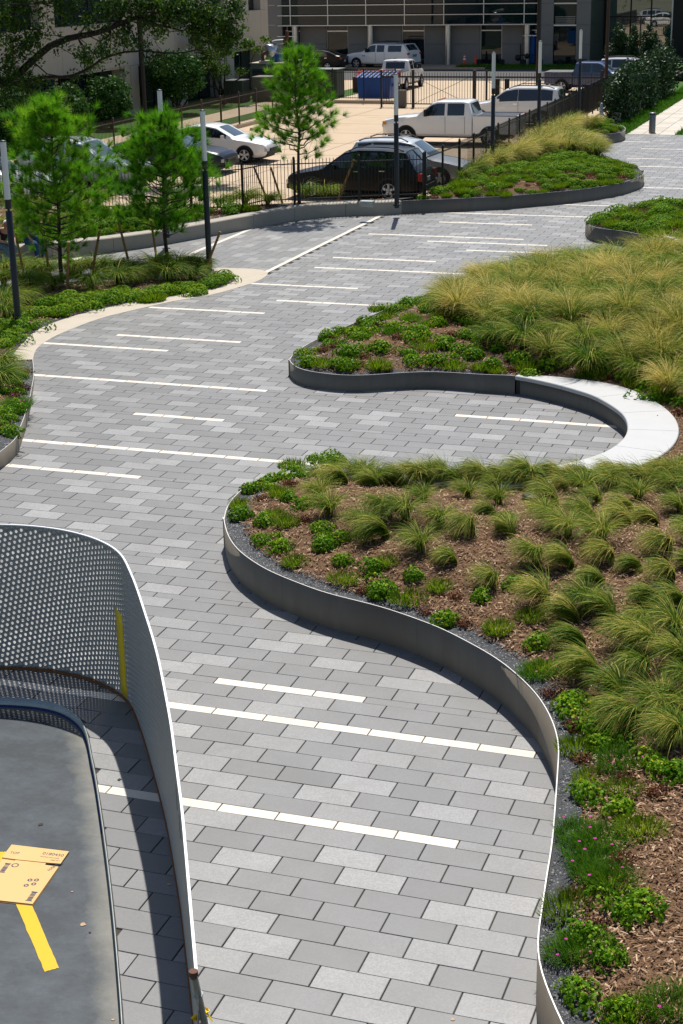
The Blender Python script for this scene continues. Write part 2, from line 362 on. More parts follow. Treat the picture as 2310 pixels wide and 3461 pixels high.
# ---------------------------------------------------------------- helpers: outlines
def catmull(pts, step=.12, closed=False):
    P = np.asarray(pts, float); n = len(P); out = []
    rngi = range(n) if closed else range(n-1)
    for i in rngi:
        p0, p1, p2, p3 = (P[(i-1) % n], P[i], P[(i+1) % n], P[(i+2) % n]) if closed else (P[max(i-1, 0)], P[i], P[i+1], P[min(i+2, n-1)])
        d = np.linalg.norm((p2-p1)[:2]); k = max(1, int(d/step))
        for j in range(k):
            t = j/k
            out.append(.5*((2*p1)+(p2-p0)*t+(2*p0-5*p1+4*p2-p3)*t*t+(3*p1-p0-3*p2+p3)*t**3))
    if not closed: out.append(P[-1])
    return np.array(out)
def smooth_line(P, it=3):
    P = np.array(P, float)
    for _ in range(it): P[1:-1] = .25*P[:-2] + .5*P[1:-1] + .25*P[2:]
    return P
def inside(pts, poly):
    pts = np.asarray(pts)[:, :2]; poly = np.asarray(poly)[:, :2]
    x, y = pts[:, 0], pts[:, 1]; r = np.zeros(len(pts), bool)
    x0, y0 = poly[:, 0], poly[:, 1]; x1, y1 = np.roll(x0, -1), np.roll(y0, -1)
    for a, b, c, d in zip(x0, y0, x1, y1):
        if b == d: continue
        cond = ((b > y) != (d > y)) & (x < (c-a)*(y-b)/(d-b)+a); r ^= cond
    return r
def nearest(pts, line, closed=False, vals=None):
    """distance to a polyline, nearest point, and values carried along it"""
    pts = np.asarray(pts, float)[:, :2]; A = np.asarray(line, float)
    B = np.roll(A, -1, 0) if closed else A[1:]; A0 = A if closed else A[:-1]
    best = np.full(len(pts), 1e9); q = np.zeros((len(pts), 2)); val = np.zeros(len(pts))
    for i in range(len(A0)):
        a, b = A0[i, :2], B[i, :2]; d = b-a; l2 = d @ d
        if l2 < 1e-12: continue
        t = np.clip(((pts-a) @ d)/l2, 0, 1); n_ = a + t[:, None]*d; dd = np.hypot(*(pts-n_).T)
        m_ = dd < best; best[m_] = dd[m_]; q[m_] = n_[m_]
        if vals is not None: j = (i+1) % len(A); val[m_] = (vals[i] + (vals[j]-vals[i])*t)[m_]
    return best, q, val
def in_view(P, mx=160):
    P = np.asarray(P, float); q = px(P); d = (P-CAM) @ CF
    return (d > 2) & (q[:, 0] > -mx) & (q[:, 0] < 2310+mx) & (q[:, 1] > -mx) & (q[:, 1] < 3461+mx)

class Bed:
    """planted area: closed outline (x, y, wall height), mounded surface"""
    def __init__(s, line, rise=.3, run=1.6, drop=.05, cell=.2, open_from=None):
        s.line = np.asarray(line, float); s.rise, s.run, s.drop, s.cell = rise, run, drop, cell
        s.poly = s.line[:, :2]; s.h = s.line[:, 2]; s.flat = np.full(len(s.line), .15)
    def surf(s, pts):
        d, q, hv = nearest(pts, s.line, True, s.h)
        ins = inside(pts, s.poly); d = np.where(ins, d, 0)
        d0 = d; d = np.maximum(0, d - nearest(pts, s.line, True, s.flat)[2])
        p = np.asarray(pts)
        wob = .025*np.sin(p[:, 0]*2.3+p[:, 1]*1.1) + .02*np.sin(p[:, 0]*-1.3+p[:, 1]*3.1)
        return hv - s.drop + s.rise*(1-np.exp(-d/s.run)) + wob*np.clip(d/.8, 0, 1), d0, ins
    def lut(s):
        if not hasattr(s, '_g'):
            c = .12; s._lo = s.poly.min(0)-.3; hi = s.poly.max(0)+.3; s._c = c
            xs, ys = np.arange(s._lo[0], hi[0], c), np.arange(s._lo[1], hi[1], c); s._n = (len(xs), len(ys))
            G = np.stack(np.meshgrid(xs, ys, indexing='ij'), -1).reshape(-1, 2); z, d, i = s.surf(G)
            s._g = (z.reshape(s._n), np.where(i, d, -.1).reshape(s._n))
        return s._g
    def look(s, pts):
        Z, D = s.lut(); q = (np.asarray(pts)[:, :2]-s._lo)/s._c; i = np.clip(q.astype(int), 0, np.array(s._n)-2); f = np.clip(q-i, 0, 1)
        def bl(A): a, b = i[:, 0], i[:, 1]; x, y = f[:, 0], f[:, 1]; return A[a, b]*(1-x)*(1-y)+A[a+1, b]*x*(1-y)+A[a, b+1]*(1-x)*y+A[a+1, b+1]*x*y
        return bl(Z), bl(D)
    def z(s, x, y): return float(s.look(np.array([[x, y]]))[0][0])
    def place(s, x, y):                      # photo pixel -> point on the bed's surface
        z = .45
        for _ in range(6):
            g = gp(x, y, z); z = .5*z + .5*s.z(g[0], g[1])
        g = gp(x, y, z); return np.array([g[0], g[1], s.z(g[0], g[1])])
    def soil(s, name, mat='bed_soil', clip=None):
        c = s.cell; lo, hi = s.poly.min(0)-c, s.poly.max(0)+c
        if clip is not None: lo = np.maximum(lo, clip[0]); hi = np.minimum(hi, clip[1])
        xs, ys = np.arange(lo[0], hi[0]+c, c), np.arange(lo[1], hi[1]+c, c); nx, ny = len(xs), len(ys)
        G = np.stack(np.meshgrid(xs, ys, indexing='ij'), -1).reshape(-1, 2)
        d, q, hv = nearest(G, s.line, True, s.h); ins = inside(G, s.poly)
        G2 = np.where(ins[:, None], G, q); ok = ins | (d < c*1.5)
        z, dd, _ = s.surf(G2); z = np.where(ins, z, hv - s.drop); dd = np.where(ins, d, 0)
        idx = np.arange(nx*ny).reshape(nx, ny)
        F = np.stack([idx[:-1, :-1], idx[1:, :-1], idx[1:, 1:], idx[:-1, 1:]], -1).reshape(-1, 4)
        keep = ins[F].any(1) & ok[F].all(1); F = F[keep]
        used = np.unique(F); mp = -np.ones(nx*ny, int); mp[used] = np.arange(len(used))
        V = np.column_stack([G2, z])[used]
        me = mesh_np(name, V, mp[F], mat, dd[used], True, 'edge')
        return link(name, me)
def strip_wall(line, thick, mat, name, parent=None, inward=1, z0=-.03):
    """thin upright plate following a line of (x, y, top height)"""
    P = np.asarray(line, float); T = np.gradient(P[:, :2], axis=0); T /= np.linalg.norm(T, axis=1)[:, None]+1e-9
    N = np.stack([-T[:, 1], T[:, 0]], -1)*inward; a = P[:, :2]; b = a + N*thick; h = P[:, 2]; n = len(P)
    V = np.concatenate([np.column_stack([a, np.full(n, z0)]), np.column_stack([a, h]), np.column_stack([b, h]), np.column_stack([b, np.full(n, z0)])])
    i = np.arange(n-1); F = []
    for k in range(3): F.append(np.stack([k*n+i, k*n+i+1, (k+1)*n+i+1, (k+1)*n+i], -1))
    F = np.concatenate(F)
    return link(name, mesh_np(name, V, F if inward > 0 else F[:, ::-1], mat, None), parent)
def slab_between(A, B, z0, z1, mat, name, parent=None, b=.0):
    """solid between two equal-length lines"""
    A, B = np.asarray(A, float)[:, :2], np.asarray(B, float)[:, :2]; n = len(A)
    z0 = np.broadcast_to(z0, n); z1 = np.broadcast_to(z1, n)
    V = np.concatenate([np.column_stack([A, z0]), np.column_stack([A, z1-b]), np.column_stack([A+(B-A)/np.linalg.norm(B-A, axis=1)[:, None]*b, z1]),
                        np.column_stack([B-(B-A)/np.linalg.norm(B-A, axis=1)[:, None]*b, z1]), np.column_stack([B, z1-b]), np.column_stack([B, z0])])
    F = []
    for i in range(n-1):
        for k in range(6): kk = (k+1) % 6; F.append((k*n+i, k*n+i+1, kk*n+i+1, kk*n+i))
    F.append(tuple(k*n for k in range(6))); F.append(tuple(k*n+n-1 for k in reversed(range(6))))
    me = mesh_np(name, V, F, mat)
    import bmesh
    bm = bmesh.new(); bm.from_mesh(me); bmesh.ops.recalc_face_normals(bm, faces=bm.faces[:]); bm.to_mesh(me); bm.free()
    return link(name, me, parent)

# ---------------------------------------------------------------- outlines read off the photograph (pixels on the ground, or on a wall's top edge)
def outline(items):
    out = []
    for it in items:
        if it[0] == 'w': out.append((it[1], it[2], it[3]))
        else:
            x, y, on, h = it; g = gp(x, y, h if on == 't' else 0); out.append((g[0], g[1], h))
    return out
# big bed on the right: near nose, seat cove, middle nose
near_wall = outline([(2060,3720,'t',.55),(1985,3610,'t',.55),(1930,3520,'t',.55),(1899,3461,'t',.55),(1879,3416,'t',.55),(1856,3365,'t',.55),(1836,3315,'t',.55),(1817,3258,'t',.55),(1810,3213,'t',.55),(1818,3145,'t',.55),(1833,3055,'t',.55),(1849,2942,'t',.55),(1867,2829,'t',.55),
    (1884,2690,'b',.55),(1880,2660,'b',.55),(1861,2596,'b',.55),(1833,2536,'b',.54),(1801,2488,'b',.53),(1762,2443,'b',.52),(1695,2376,'b',.50),(1635,2333,'b',.49),(1565,2290,'b',.48),(1498,2252,'b',.475),
    (1450,2230,'b',.47),(1300,2173,'b',.465),(1214,2150,'b',.465),(1146,2132,'b',.465),(1089,2117,'b',.465),(1019,2088,'b',.465),(955,2062,'b',.465),(901,2035,'b',.46),(856,2005,'b',.46),(811,1968,'b',.455),
    (780,1924,'b',.45),(765,1881,'b',.45),(759,1839,'b',.45),(757,1766,'t',.45),(759,1737,'t',.45),(773,1702,'t',.45),(796,1675,'t',.44),(821,1651,'t',.43),(853,1629,'t',.42)])
cove_back = outline([(920,1607,'t',.41),(1010,1597,'t',.40),(1120,1594,'t',.39),(1300,1597,'t',.38),(1480,1598,'t',.37),(1640,1598,'t',.36)])
BH = .36
bench_in = outline([(x, y, 't', BH) for x, y in ((1770,1591),(1856,1577),(1933,1562),(2019,1538),(2073,1511),(2106,1484),(2120,1461),(2122,1433),(2111,1406),(2086,1382),(2011,1338),(1940,1315),(1867,1295),(1744,1270))])
mid_front = outline([(1650,1325,'b',.34),(1529,1315,'b',.33),(1440,1310,'b',.32),(1374,1313,'b',.32),(1310,1317,'b',.32),(1252,1322,'b',.32),(1195,1323,'b',.32),(1144,1322,'b',.32),(1099,1316,'b',.32),
    (1048,1309,'b',.32),(1007,1297,'b',.32),(984,1278,'b',.32),(978,1262,'b',.32),(977,1222,'t',.32),(985,1203,'t',.32),(1015,1179,'t',.32),(1071,1147,'t',.32),(1160,1108,'t',.32),(1290,1052,'t',.32),(1420,1002,'t',.32),(1570,950,'t',.32),(1750,905,'t',.32),(1950,872,'t',.32),(2150,850,'t',.32),(2330,838,'t',.32),(2500,830,'t',.32)])
right_walls = catmull(near_wall + cove_back + bench_in + mid_front, .10)
right_walls = smooth_line(right_walls, 6)
close_pts = np.array([(2.5, 46, .32), (9, 38, .5), (10, 20, .5), (7, 8.5, .55)])
bedAB = Bed(np.vstack([right_walls, close_pts]), rise=.42, run=1.7, cell=.18)

_ci = [int(np.argmin(np.hypot(*(right_walls[:, :2]-np.array(b[:2])).T))) for b in (cove_back[3], bench_in[-1])]
bedAB.flat[_ci[0]:_ci[1]] = .98
for _ in range(40): bedAB.flat[1:-1] = .25*bedAB.flat[:-2]+.5*bedAB.flat[1:-1]+.25*bedAB.flat[2:]

bedC_line = outline([(2420,905,'b',.42),(2300,868,'b',.42),(2200,850,'b',.42),(2103,829,'b',.42),(2054,824,'b',.42),(2001,814,'b',.42),(1983,803,'b',.42),(1979,790,'b',.42),(1980,752,'t',.42),(1988,742,'t',.42),(2010,730,'t',.42),(2070,712,'t',.42),(2150,698,'t',.42),(2240,692,'t',.42),(2340,690,'t',.42),(2480,692,'t',.42)])
wallC = smooth_line(catmull(bedC_line, .12), 5)
bedC = Bed(wallC, rise=.35, run=1.3, cell=.25)

bedD_front = outline([(1358,722,'b',.42),(1450,718,'b',.42),(1550,714,'b',.42),(1705,706,'b',.42),(1821,696,'b',.42),(1909,688,'b',.42),(2005,676,'b',.42),(2098,659,'b',.42),(2151,642,'b',.42),(2173,630,'b',.42),(2177,612,'b',.42),(2172,578,'t',.42),(2150,562,'t',.42),(2090,540,'t',.42),(2030,527,'t',.42),
    (1985,515,'t',.42),(1975,506,'t',.42),(2013,494,'b',.42),(2064,485,'b',.42),(2098,479,'b',.42),(2112,472,'b',.42),(2113,430,'t',.42),(2098,422,'t',.42)])
wallD = smooth_line(catmull(bedD_front, .15), 4)
bedD = Bed(np.vstack([wallD, [(-13.2, 79.0, .42), (-15.1, 81.0, .42), (-14.95, 69.9, .42), (-14.8, 56.0, .42), (-15.0, 52.4, .42)]]), rise=.55, run=1.6, cell=.3)

bedE_front = outline([(112,1218,'b',.02),(116,1256,'b',.06),(116,1295,'b',.11),(110,1341,'b',.16),(104,1384,'b',.20),(95,1424,'b',.23),(85,1463,'b',.26),(73,1499,'b',.28),(62,1533,'b',.29),(43,1554,'b',.29),(21,1572,'b',.29),(0,1589,'b',.29),(-60,1622,'b',.29),(-160,1650,'b',.29)])
wallE = smooth_line(catmull(bedE_front, .1), 4)
bedE = Bed(np.vstack([wallE, [(-17.5, 24, .3), (-18.5, 27.5, .1)], outline([(-20,1224,'b',.03),(22,1222,'b',.02)])]), rise=.3, run=1.4, drop=.02, cell=.2)

S_ = 2310/1568
band_out = outline([(x*S_, y*S_, 'b', 0) for x, y in ((76,827),(80,808),(90,795),(120,775),(160,757),(230,731),(310,711),(400,691),(480,678),(550,659),(590,646),(611,634),(616,627),(610,621),(590,617.5),(540,615.5),(480,616.5),(400,623),(300,630),(180,640),(60,651),(-60,664))])
band_in = outline([(x*S_, y*S_, 'b', 0) for x, y in ((22,829),(36,806),(52,788),(62,776),(100,750),(180,722),(260,703),(330,690),(450,670),(510,658),(536,647),(541,640),(537,634),(522,630),(500,628.5),(470,628),(400,632),(300,639),(180,649),(60,660),(-60,673))])
band_out = smooth_line(catmull(band_out, .12), 5); band_in = smooth_line(catmull(band_in, .12), 5)
bedF = Bed(np.vstack([np.column_stack([band_in[:, :2], np.full(len(band_in), .01)]), [(-21, 35, .02), (-19.5, 30, .02), (-18.5, 28, .02)]]), rise=.22, run=1.5, drop=.0, cell=.2)

# curved concrete seat wall and the planting behind it
seat_front = outline([(1358,722,'b',.42),(1323,725.6,'b',.42),(1170,730,'b',.42),(1080,736,'b',.42),(1017,742,'b',.42),(915,760,'b',.42),(813,779,'b',.42),(714,798,'b',.42),(625,814,'b',.42),(536,830,'b',.42),(373,854,'b',.43),(250,868,'b',.44),(178,875,'b',.44),(89,885,'b',.45),(0,897,'b',.45),(-120,912,'b',.45),(-260,925,'b',.45)])
seat_front = smooth_line(catmull(seat_front, .15), 6)
def offset_line(P, d):
    T = np.gradient(P[:, :2], axis=0); T /= np.linalg.norm(T, axis=1)[:, None]; return np.column_stack([P[:, :2] + np.stack([-T[:, 1], T[:, 0]], -1)*d, P[:, 2]])
seat_back = offset_line(seat_front, -.48)
FEN_L = [(-31.5, 47.6), (-21.3, 49.6), (-21.2, 51.5)]            # front fence, left run
bedG = Bed(np.vstack([seat_back, [(-33, 40.5, .45), (-33, 46.4, .45), (-20.4, 47.9, .45), (-19.85, 49.5, .45), (-15.3, 52.35, .42)]]), rise=.30, run=2.2, drop=.03, cell=.3)

# inner slab of the screened yard
slab_line = outline([(x*S_, y*S_, 'b', 0) for x, y in ((-130,1604),(-60,1601),(0,1600),(80,1605),(140,1618),(180,1645),(200,1680),(211,1735),(222,1790),(245,1950),(262,2100),(275,2250),(282,2349),(290,2500))])
slab_line = smooth_line(catmull(slab_line, .08), 4)
slab_poly = np.vstack([slab_line[:, :2], [gp(-800, 3700)[:2], gp(-900, 2380)[:2]]])

# ---------------------------------------------------------------- ground sheets
g = MB(); g.add([(-400,-100,-.16),(400,-100,-.16),(400,700,-.16),(-400,700,-.16)], [(0,1,2,3)]); o = g.build('ground', 'far_ground', kind='structure')
lot = MB(); lot.add([(-60,44,-.03),(-24,44,-.03),(-14.75,51.5,-.03),(-14.75,81,-.03),(-15.35,112,-.03),(-60,112,-.03)], [(0,1,2,3,4,5)]); lot_o = lot.build('parking_lot', 'lot_concrete', kind='structure')
j = MB()
for v in np.arange(58, 92, 4.6): j.box(-32, -15.6, v-.012, v+.012, -.029, -.026)
for u in (-28.4, -24.2, -20.0): j.box(u-.012, u+.012, 52, 91, -.0285, -.0255)
j.build('expansion_joints', 'joint_dark', lot_o)
y = MB()
for u in (-27.5, -24.8): y.box(u, u+2.2, 84.6, 84.7, -.029, -.0245)
y.box(-29.5, -26.8, 80.2, 80.3, -.029, -.0245)
y.build('painted_line', 'yellow_paint', lot_o)
a = MB(); a.add([(-75,112,-.02),(-6,112,-.02),(-6,123.6,-.02),(-75,123.6,-.02)], [(0,1,2,3)]); a.build('asphalt_drive', 'asphalt', kind='structure')
a = MB(); a.box(-75, -30.5, 123.6, 131, -.05, .10); a.build('pavement_by_building', 'lot_concrete', kind='structure')
a = MB(); a.box(-30.5, -5, 123.9, 130, -.05, .12); a.build('lawn_by_building', 'turf', kind='structure')
a = MB(); a.add([(-60,60,-.005),(-33.0,60,-.005),(-33.0,104,-.005),(-60,104,-.005)], [(0,1,2,3)]); a.build('lawn_by_left_building', 'turf', kind='structure')
a = MB(); a.box(-36.6, -34.6, 60, 104, -.02, .012); a.build('footpath', 'lot_concrete', kind='structure')
a = MB(); a.box(-32.75, -32.05, 58, 93, -.05, .13); a.build('kerb', 'lot_concrete', kind='structure')
a = MB(); a.box(-32.75, -28.4, 93.0, 93.6, -.05, .16); a.build('kerb', 'lot_concrete', kind='structure')
a = MB(); a.add([(-14.7,77.0,-.02),(-12.28,77.0,-.02),(-12.28,124,-.02),(-15.3,124,-.02)], [(0,1,2,3)]); a.build('verge', 'turf', kind='structure')
a = MB(); a.add([(-10.0,76.2,-.02),(0,76.2,-.02),(0,124,-.02),(-10.0,124,-.02)], [(0,1,2,3)]); a.build('lawn_right', 'turf', kind='structure')

# beige flagged path on the right
path = MB(); path.add([(-12.25,77.6,-.022),(-10.0,77.6,-.022),(-10.0,124,-.022),(-12.25,124,-.022)], [(0,1,2,3)]); path_o = path.build('flagged_path', 'joint', kind='structure')
fl_me = []
for k in range(4):
    b = MB(); b.box(-.365, .365, -.36, .36, -.05, 0, .004); me = b.mesh('flagstone', 'path_stone'); at = me.attributes.new('tone', 'FLOAT', 'FACE'); at.data.foreach_set('value', np.full(len(me.polygons), k/3, np.float32)); fl_me.append(me)
for i in range(32):
    for q in range(3): link('flagstone', fl_me[rng.integers(4)], path_o, (-11.875+q*.75, 78+i*.74, 0))

# ---------------------------------------------------------------- the paved plaza
plaza = MB(); _pl = [(6,3),(6,77.6),(-14.7,77.6),(-14.7,52.2),(-22.5,47.0),(-40,44.5),(-40,float(slab_line[0][1]))] + [(float(q[0]), float(q[1])) for q in slab_line] + [(float(slab_line[-1][0]), 3)]
plaza.add([(a, b, -.014) for a, b in _pl], [tuple(range(len(_pl)))])
W = L/2
# rows: measured centres of the narrow courses (in row units), whole courses between them
nar = [42.42,48.94,51.4,58.85,63.3,74.1,78.8,85.75,90.5,93.0,101.8,105.6,115.5,120.5,126.8,135.3,140.6,147.2,151.3,154.3,163.3,169.8,178.3,185.25,194.05,214.4,223.0,234.95,244.0]
rows = []                                  # (v0, v1, narrow?)
v = nar[0]-.25
while v > 14: rows.append(((v-1)*W, v*W, False)); v -= 1
for a_, b_ in zip(nar[:-1], nar[1:]):
    rows.append(((a_-.25)*W, (a_+.25)*W, True)); n_ = max(1, round(b_-a_-.5)); lo = a_+.25; st = (b_-a_-.5)/n_
    for q in range(n_): rows.append(((lo+q*st)*W, (lo+(q+1)*st)*W, False))
rows.append(((nar[-1]-.25)*W, (nar[-1]+.25)*W, True)); v = nar[-1]+.25
while v < 254: rows.append((v*W, (v+1)*W, False)); v += 1
rows.sort()
strips = {42.42: [(-17,-5.5)], 48.94: [(-17,-4.6)], 51.4: [(-11.5,-8.5)], 74.1: [(-23,-18.5)], 78.8: [(-24,-14)], 85.75: [(-22,-19)], 90.5: [(-12,-6.5)], 93.0: [(-27.5,-19)], 101.8: [(-30,-24.5)], 105.6: [(-26.5,-21.5)],
    115.5: [(-27.5,-22.5)], 120.5: [(-23,-18)], 126.8: [(-25.5,-20.5)], 135.3: [(-24,-16.5)], 140.6: [(-25,-20)], 147.2: [(-18.5,-12)], 151.3: [(-21,-15.5)], 154.3: [(-25,-16.5)], 163.3: [(-22.5,-17.5)], 169.8: [(-24,-15)],
    178.3: [(-17.5,-14.5)], 185.25: [(-12.5,-9)], 194.05: [(-14.5,-9)], 214.4: [(-16.5,-10)], 223.0: [(-18,-14.5)], 234.95: [(-17,-12)], 244.0: [(-20,-18)]}
strip_v = {k*W: s for k, s in strips.items()}
UD = -26.05*L                              # the white line that divides the two laying directions
VD = 39.4
GAP = .0050
light_rows = {}
P_rect = []                                # (x0, x1, y0, y1, kind, tone)
r_ = np.random.default_rng(3)
for ri, (v0, v1, nr) in enumerate(rows):
    vm = .5*(v0+v1); sp_ = None
    if nr:
        for kv, s in strip_v.items():
            if abs(kv-vm) < .05: sp_ = s
    off = (ri % 2)*.5 + r_.normal(0, .015)
    since = r_.integers(0, 3)
    for i in range(-46, 8):
        ua, ub = (i+off)*L, (i+1+off)*L
        if vm > VD and ub < UD-.14: continue
        if vm > VD and ua < UD-.14: ua = UD+.14+.001
        if ub-ua < .06: continue
        kind = 'p'; um = .5*(ua+ub)/L
        if sp_ and any(a_ <= um <= b_ for a_, b_ in sp_): kind = 'w'
        since += 1
        lt = (not nr) and since >= 2 and r_.random() < .42
        if lt: since = 0; tone = .70 + r_.normal(0, .08)
        else: tone = (.36 if not nr else .44) + r_.normal(0, .075)
        if kind == 'w': tone = r_.random()**2
        P_rect.append((ua, ub, v0, v1, kind, float(np.clip(tone, .05, 1))))
# second laying direction, left of the dividing line
P_rect += [(UD-.0762*2+.0, UD, VD+q*L, VD+(q+1)*L, 'w', r_.random()**2) for q in range(0, 22)]
cu = UD-.153; ci = 0
while cu > -26:
    wide = .305; nwhite = abs(cu-(-31.1*L)) < .16 or abs(cu-(-36.2*L)) < .16
    if nwhite: wide = .153
    since = r_.integers(0, 3)
    for i in range(0, 26):
        va = VD-.4+(i+(ci % 2)*.5)*L; since += 1
        lt = since >= 3 and r_.random() < .5
        if lt: since = 0
        P_rect.append((cu-wide, cu, va, va+L, 'w' if nwhite else 'p', float(np.clip((.72 if lt else .36)+r_.normal(0, .08), .05, 1))))
    cu -= wide; ci += 1
P_rect = [q for q in P_rect if q[1]-q[0] > .03]
R = np.array([[q[0], q[1], q[2], q[3]] for q in P_rect]); ctr = np.column_stack([(R[:, 0]+R[:, 1])/2, (R[:, 2]+R[:, 3])/2, np.zeros(len(R))])
keep = in_view(ctr, 260)
for bd in (bedAB, bedC, bedD, bedE):
    ins = inside(ctr, bd.poly); d = nearest(ctr, bd.line, True)[0]; keep &= ~(ins & (d > .38))
bp_ = np.vstack([band_out[:, :2], band_in[::-1, :2]]); keep &= ~(inside(ctr, bedF.poly)); keep &= ~(inside(ctr, bp_) & (nearest(ctr, band_out)[0] > .35))
sb = np.vstack([seat_front[:, :2], [(-40, 45), (-40, 60), (-15, 60)]]); keep &= ~(inside(ctr, sb) & (nearest(ctr, seat_front)[0] > .35))
sl_in = inside(ctr, slab_poly); sl_d, sl_q, _ = nearest(ctr, slab_line); keep &= ~(sl_in & (sl_d > .34))
keep &= ctr[:, 1] < 77.5
# white stones laid over by plain ones are cut where the dividing line runs
def slab_mesh(poly, tone, name, mat, z=0.0):
    """one stone: chamfered top, sides down into the joint"""
    P = np.asarray(poly); n = len(P); c = P.mean(0); d = P-c; ln = np.linalg.norm(d, axis=1)[:, None]
    O = c + d*(1-GAP*1.2/ln); I = c + d*(1-(GAP*1.2+.006)/ln)
    V = np.concatenate([np.column_stack([O, np.full(n, -.02)]), np.column_stack([O, np.full(n, z-.004)]), np.column_stack([I, np.full(n, z)])])
    F = [tuple(range(2*n, 3*n))]
    for k in range(2):
        for i in range(n): q = (i+1) % n; F.append((k*n+i, k*n+q, k*n+n+q, k*n+n+i))
    return V, F
def clip_half(poly, p, n):
    out = []
    for i in range(len(poly)):
        a, b = np.array(poly[i]), np.array(poly[(i+1) % len(poly)]); da, db = (a-p) @ n, (b-p) @ n
        if da >= 0: out.append(a)
        if da*db < 0: out.append(a + (b-a)*da/(da-db))
    return out
pp = px(ctr); dist = np.linalg.norm(ctr-CAM, axis=1)
vis = (pp[:, 0] > 0) & (pp[:, 0] < 2310) & (pp[:, 1] > 0) & (pp[:, 1] < 3461)
for bd in (bedAB, bedC, bedD, bedE): vis &= ~inside(ctr, bd.poly)
order = np.argsort(np.where(vis & keep, dist, 1e6)); big = set()
npv = nwv = 0
for i in order:
    if not (vis[i] and keep[i]): break
    if P_rect[i][4] == 'p' and npv < 290: big.add(i); npv += 1
    if P_rect[i][4] == 'w' and nwv < 230: big.add(i); nwv += 1
plaza_o = plaza.build('plaza_paving', 'joint', kind='structure')
acc = {'p': ([], [], []), 'w': ([], [], [])}; share = {}
for i in np.nonzero(keep)[0]:
    x0, x1, y0, y1, kd, tn = P_rect[i]; poly = [(x0, y0), (x1, y0), (x1, y1), (x0, y1)]; cut = False
    if sl_d[i] < .4:
        nrm = ctr[i, :2]-sl_q[i]; nrm = nrm/(np.linalg.norm(nrm)+1e-9)*(-1 if sl_in[i] else 1)
        p2 = clip_half(poly, sl_q[i]+nrm*.004, nrm); cut = len(p2) != 4 or not np.allclose(p2, poly)
        if len(p2) < 3: continue
        ar = .5*abs(sum(p2[a][0]*p2[(a+1) % len(p2)][1]-p2[(a+1) % len(p2)][0]*p2[a][1] for a in range(len(p2))))
        if ar < .004: continue
        poly = p2
    zz = 0.0
    if i in big and not cut:
        key = (kd, round(x1-x0, 2), round(y1-y0, 3), round(tn*14))
        if key not in share:
            hx, hy = (x1-x0)/2, (y1-y0)/2; V, F = slab_mesh([(-hx,-hy),(hx,-hy),(hx,hy),(-hx,hy)], tn, 'paver', None)
            share[key] = mesh_np('paver' if kd == 'p' else 'white_paver', V, F, 'paver' if kd == 'p' else 'white_paver', np.full(len(F), round(tn*14)/14, np.float32))
        link('paver' if kd == 'p' else 'white_paver', share[key], plaza_o, (ctr[i, 0], ctr[i, 1], r_.normal(0, .0009)), (r_.normal(0, .0013), r_.normal(0, .0022), 0))
    else:
        V, F = slab_mesh(poly, tn, '', None, r_.normal(0, .0009)); A_ = acc[kd]; o_ = len(A_[0])
        A_[0].extend(V.tolist()); A_[1].extend([tuple(k+o_ for k in f) for f in F]); A_[2].extend([tn]*len(F))
for kd, nm in (('p', 'paver'), ('w', 'white_paver')):
    if acc[kd][1]:
        link('far_'+nm+'s', mesh_np('far_'+nm+'s', np.array(acc[kd][0]), acc[kd][1], nm, np.array(acc[kd][2])), plaza_o, kind='stuff')

# ---------------------------------------------------------------- beds: soil and walls
def soil(bed, name, **k):
    o = bed.soil(name, **k); o['kind'] = 'structure'; return o
soil(bedAB, 'bed_ground_right'); soil(bedC, 'bed_ground_far_right'); soil(bedD, 'bed_ground_by_fence'); soil(bedE, 'bed_ground_left'); soil(bedF, 'bed_ground_pines'); soil(bedG, 'bed_ground_behind_seat')
def steel_wall(name, label, line, seams=2.4):
    t = thing(name, label, 'planter wall', (float(line[0][0]), float(line[0][1]), 0))
    off = np.array([line[0][0], line[0][1], 0]); P = np.asarray(line) - off
    seg = np.r_[0, np.cumsum(np.hypot(*np.diff(P[:, :2], axis=0).T))]; n = max(1, round(seg[-1]/seams))
    cut = [int(np.argmin(abs(seg-q*seg[-1]/n))) for q in range(n+1)]
    for a, b in zip(cut[:-1], cut[1:]):
        if b-a < 1: continue
        pt = P[a:b+1].copy()
        d = pt[-1, :2]-pt[-2, :2]; pt[-1, :2] -= d/np.linalg.norm(d)*.003
        w = strip_wall(pt, .010, 'planter_steel', 'wall_plate', t, inward=WALL_IN)
        e = pt.copy(); T = np.gradient(e[:, :2], axis=0); T /= np.linalg.norm(T, axis=1)[:, None]; N = np.stack([-T[:, 1], T[:, 0]], -1)*WALL_IN
        A_ = e[:, :2]-N*.0005; B_ = e[:, :2]+N*.0105
        slab_between(A_, B_, e[:, 2]+.0005, e[:, 2]+.004, 'lit_rim_steel', 'top_edge', w)  # paler strip painting the lit rim along the plate top
    return t
WALL_IN = 1
def orient(bedpoly, line):
    mid = len(line)//2; d = line[mid+1][:2]-line[mid-1][:2]; nrm = np.array([-d[1], d[0]])/np.linalg.norm(d); p = np.array([line[mid][:2]+nrm*.05])
    return 1 if inside(p, bedpoly)[0] else -1
WALL_IN = orient(bedAB.poly, right_walls)
ib = [int(np.argmin(np.hypot(*(right_walls[:, :2]-np.array(b[:2])).T))) for b in (cove_back[3], bench_in[-1])]
steel_wall('planter_wall', 'long grey steel wall of the near right bed, curling round its nose', right_walls[:ib[0]+1])
steel_wall('planter_wall', 'low grey steel wall of the middle right bed, running from the pale bench round the nose', right_walls[ib[1]:])
cove = right_walls[ib[0]:ib[1]+1]
WALL_IN = orient(bedC.poly, wallC); steel_wall('planter_wall', 'dark steel wall of the far right bed of green ground cover', wallC)
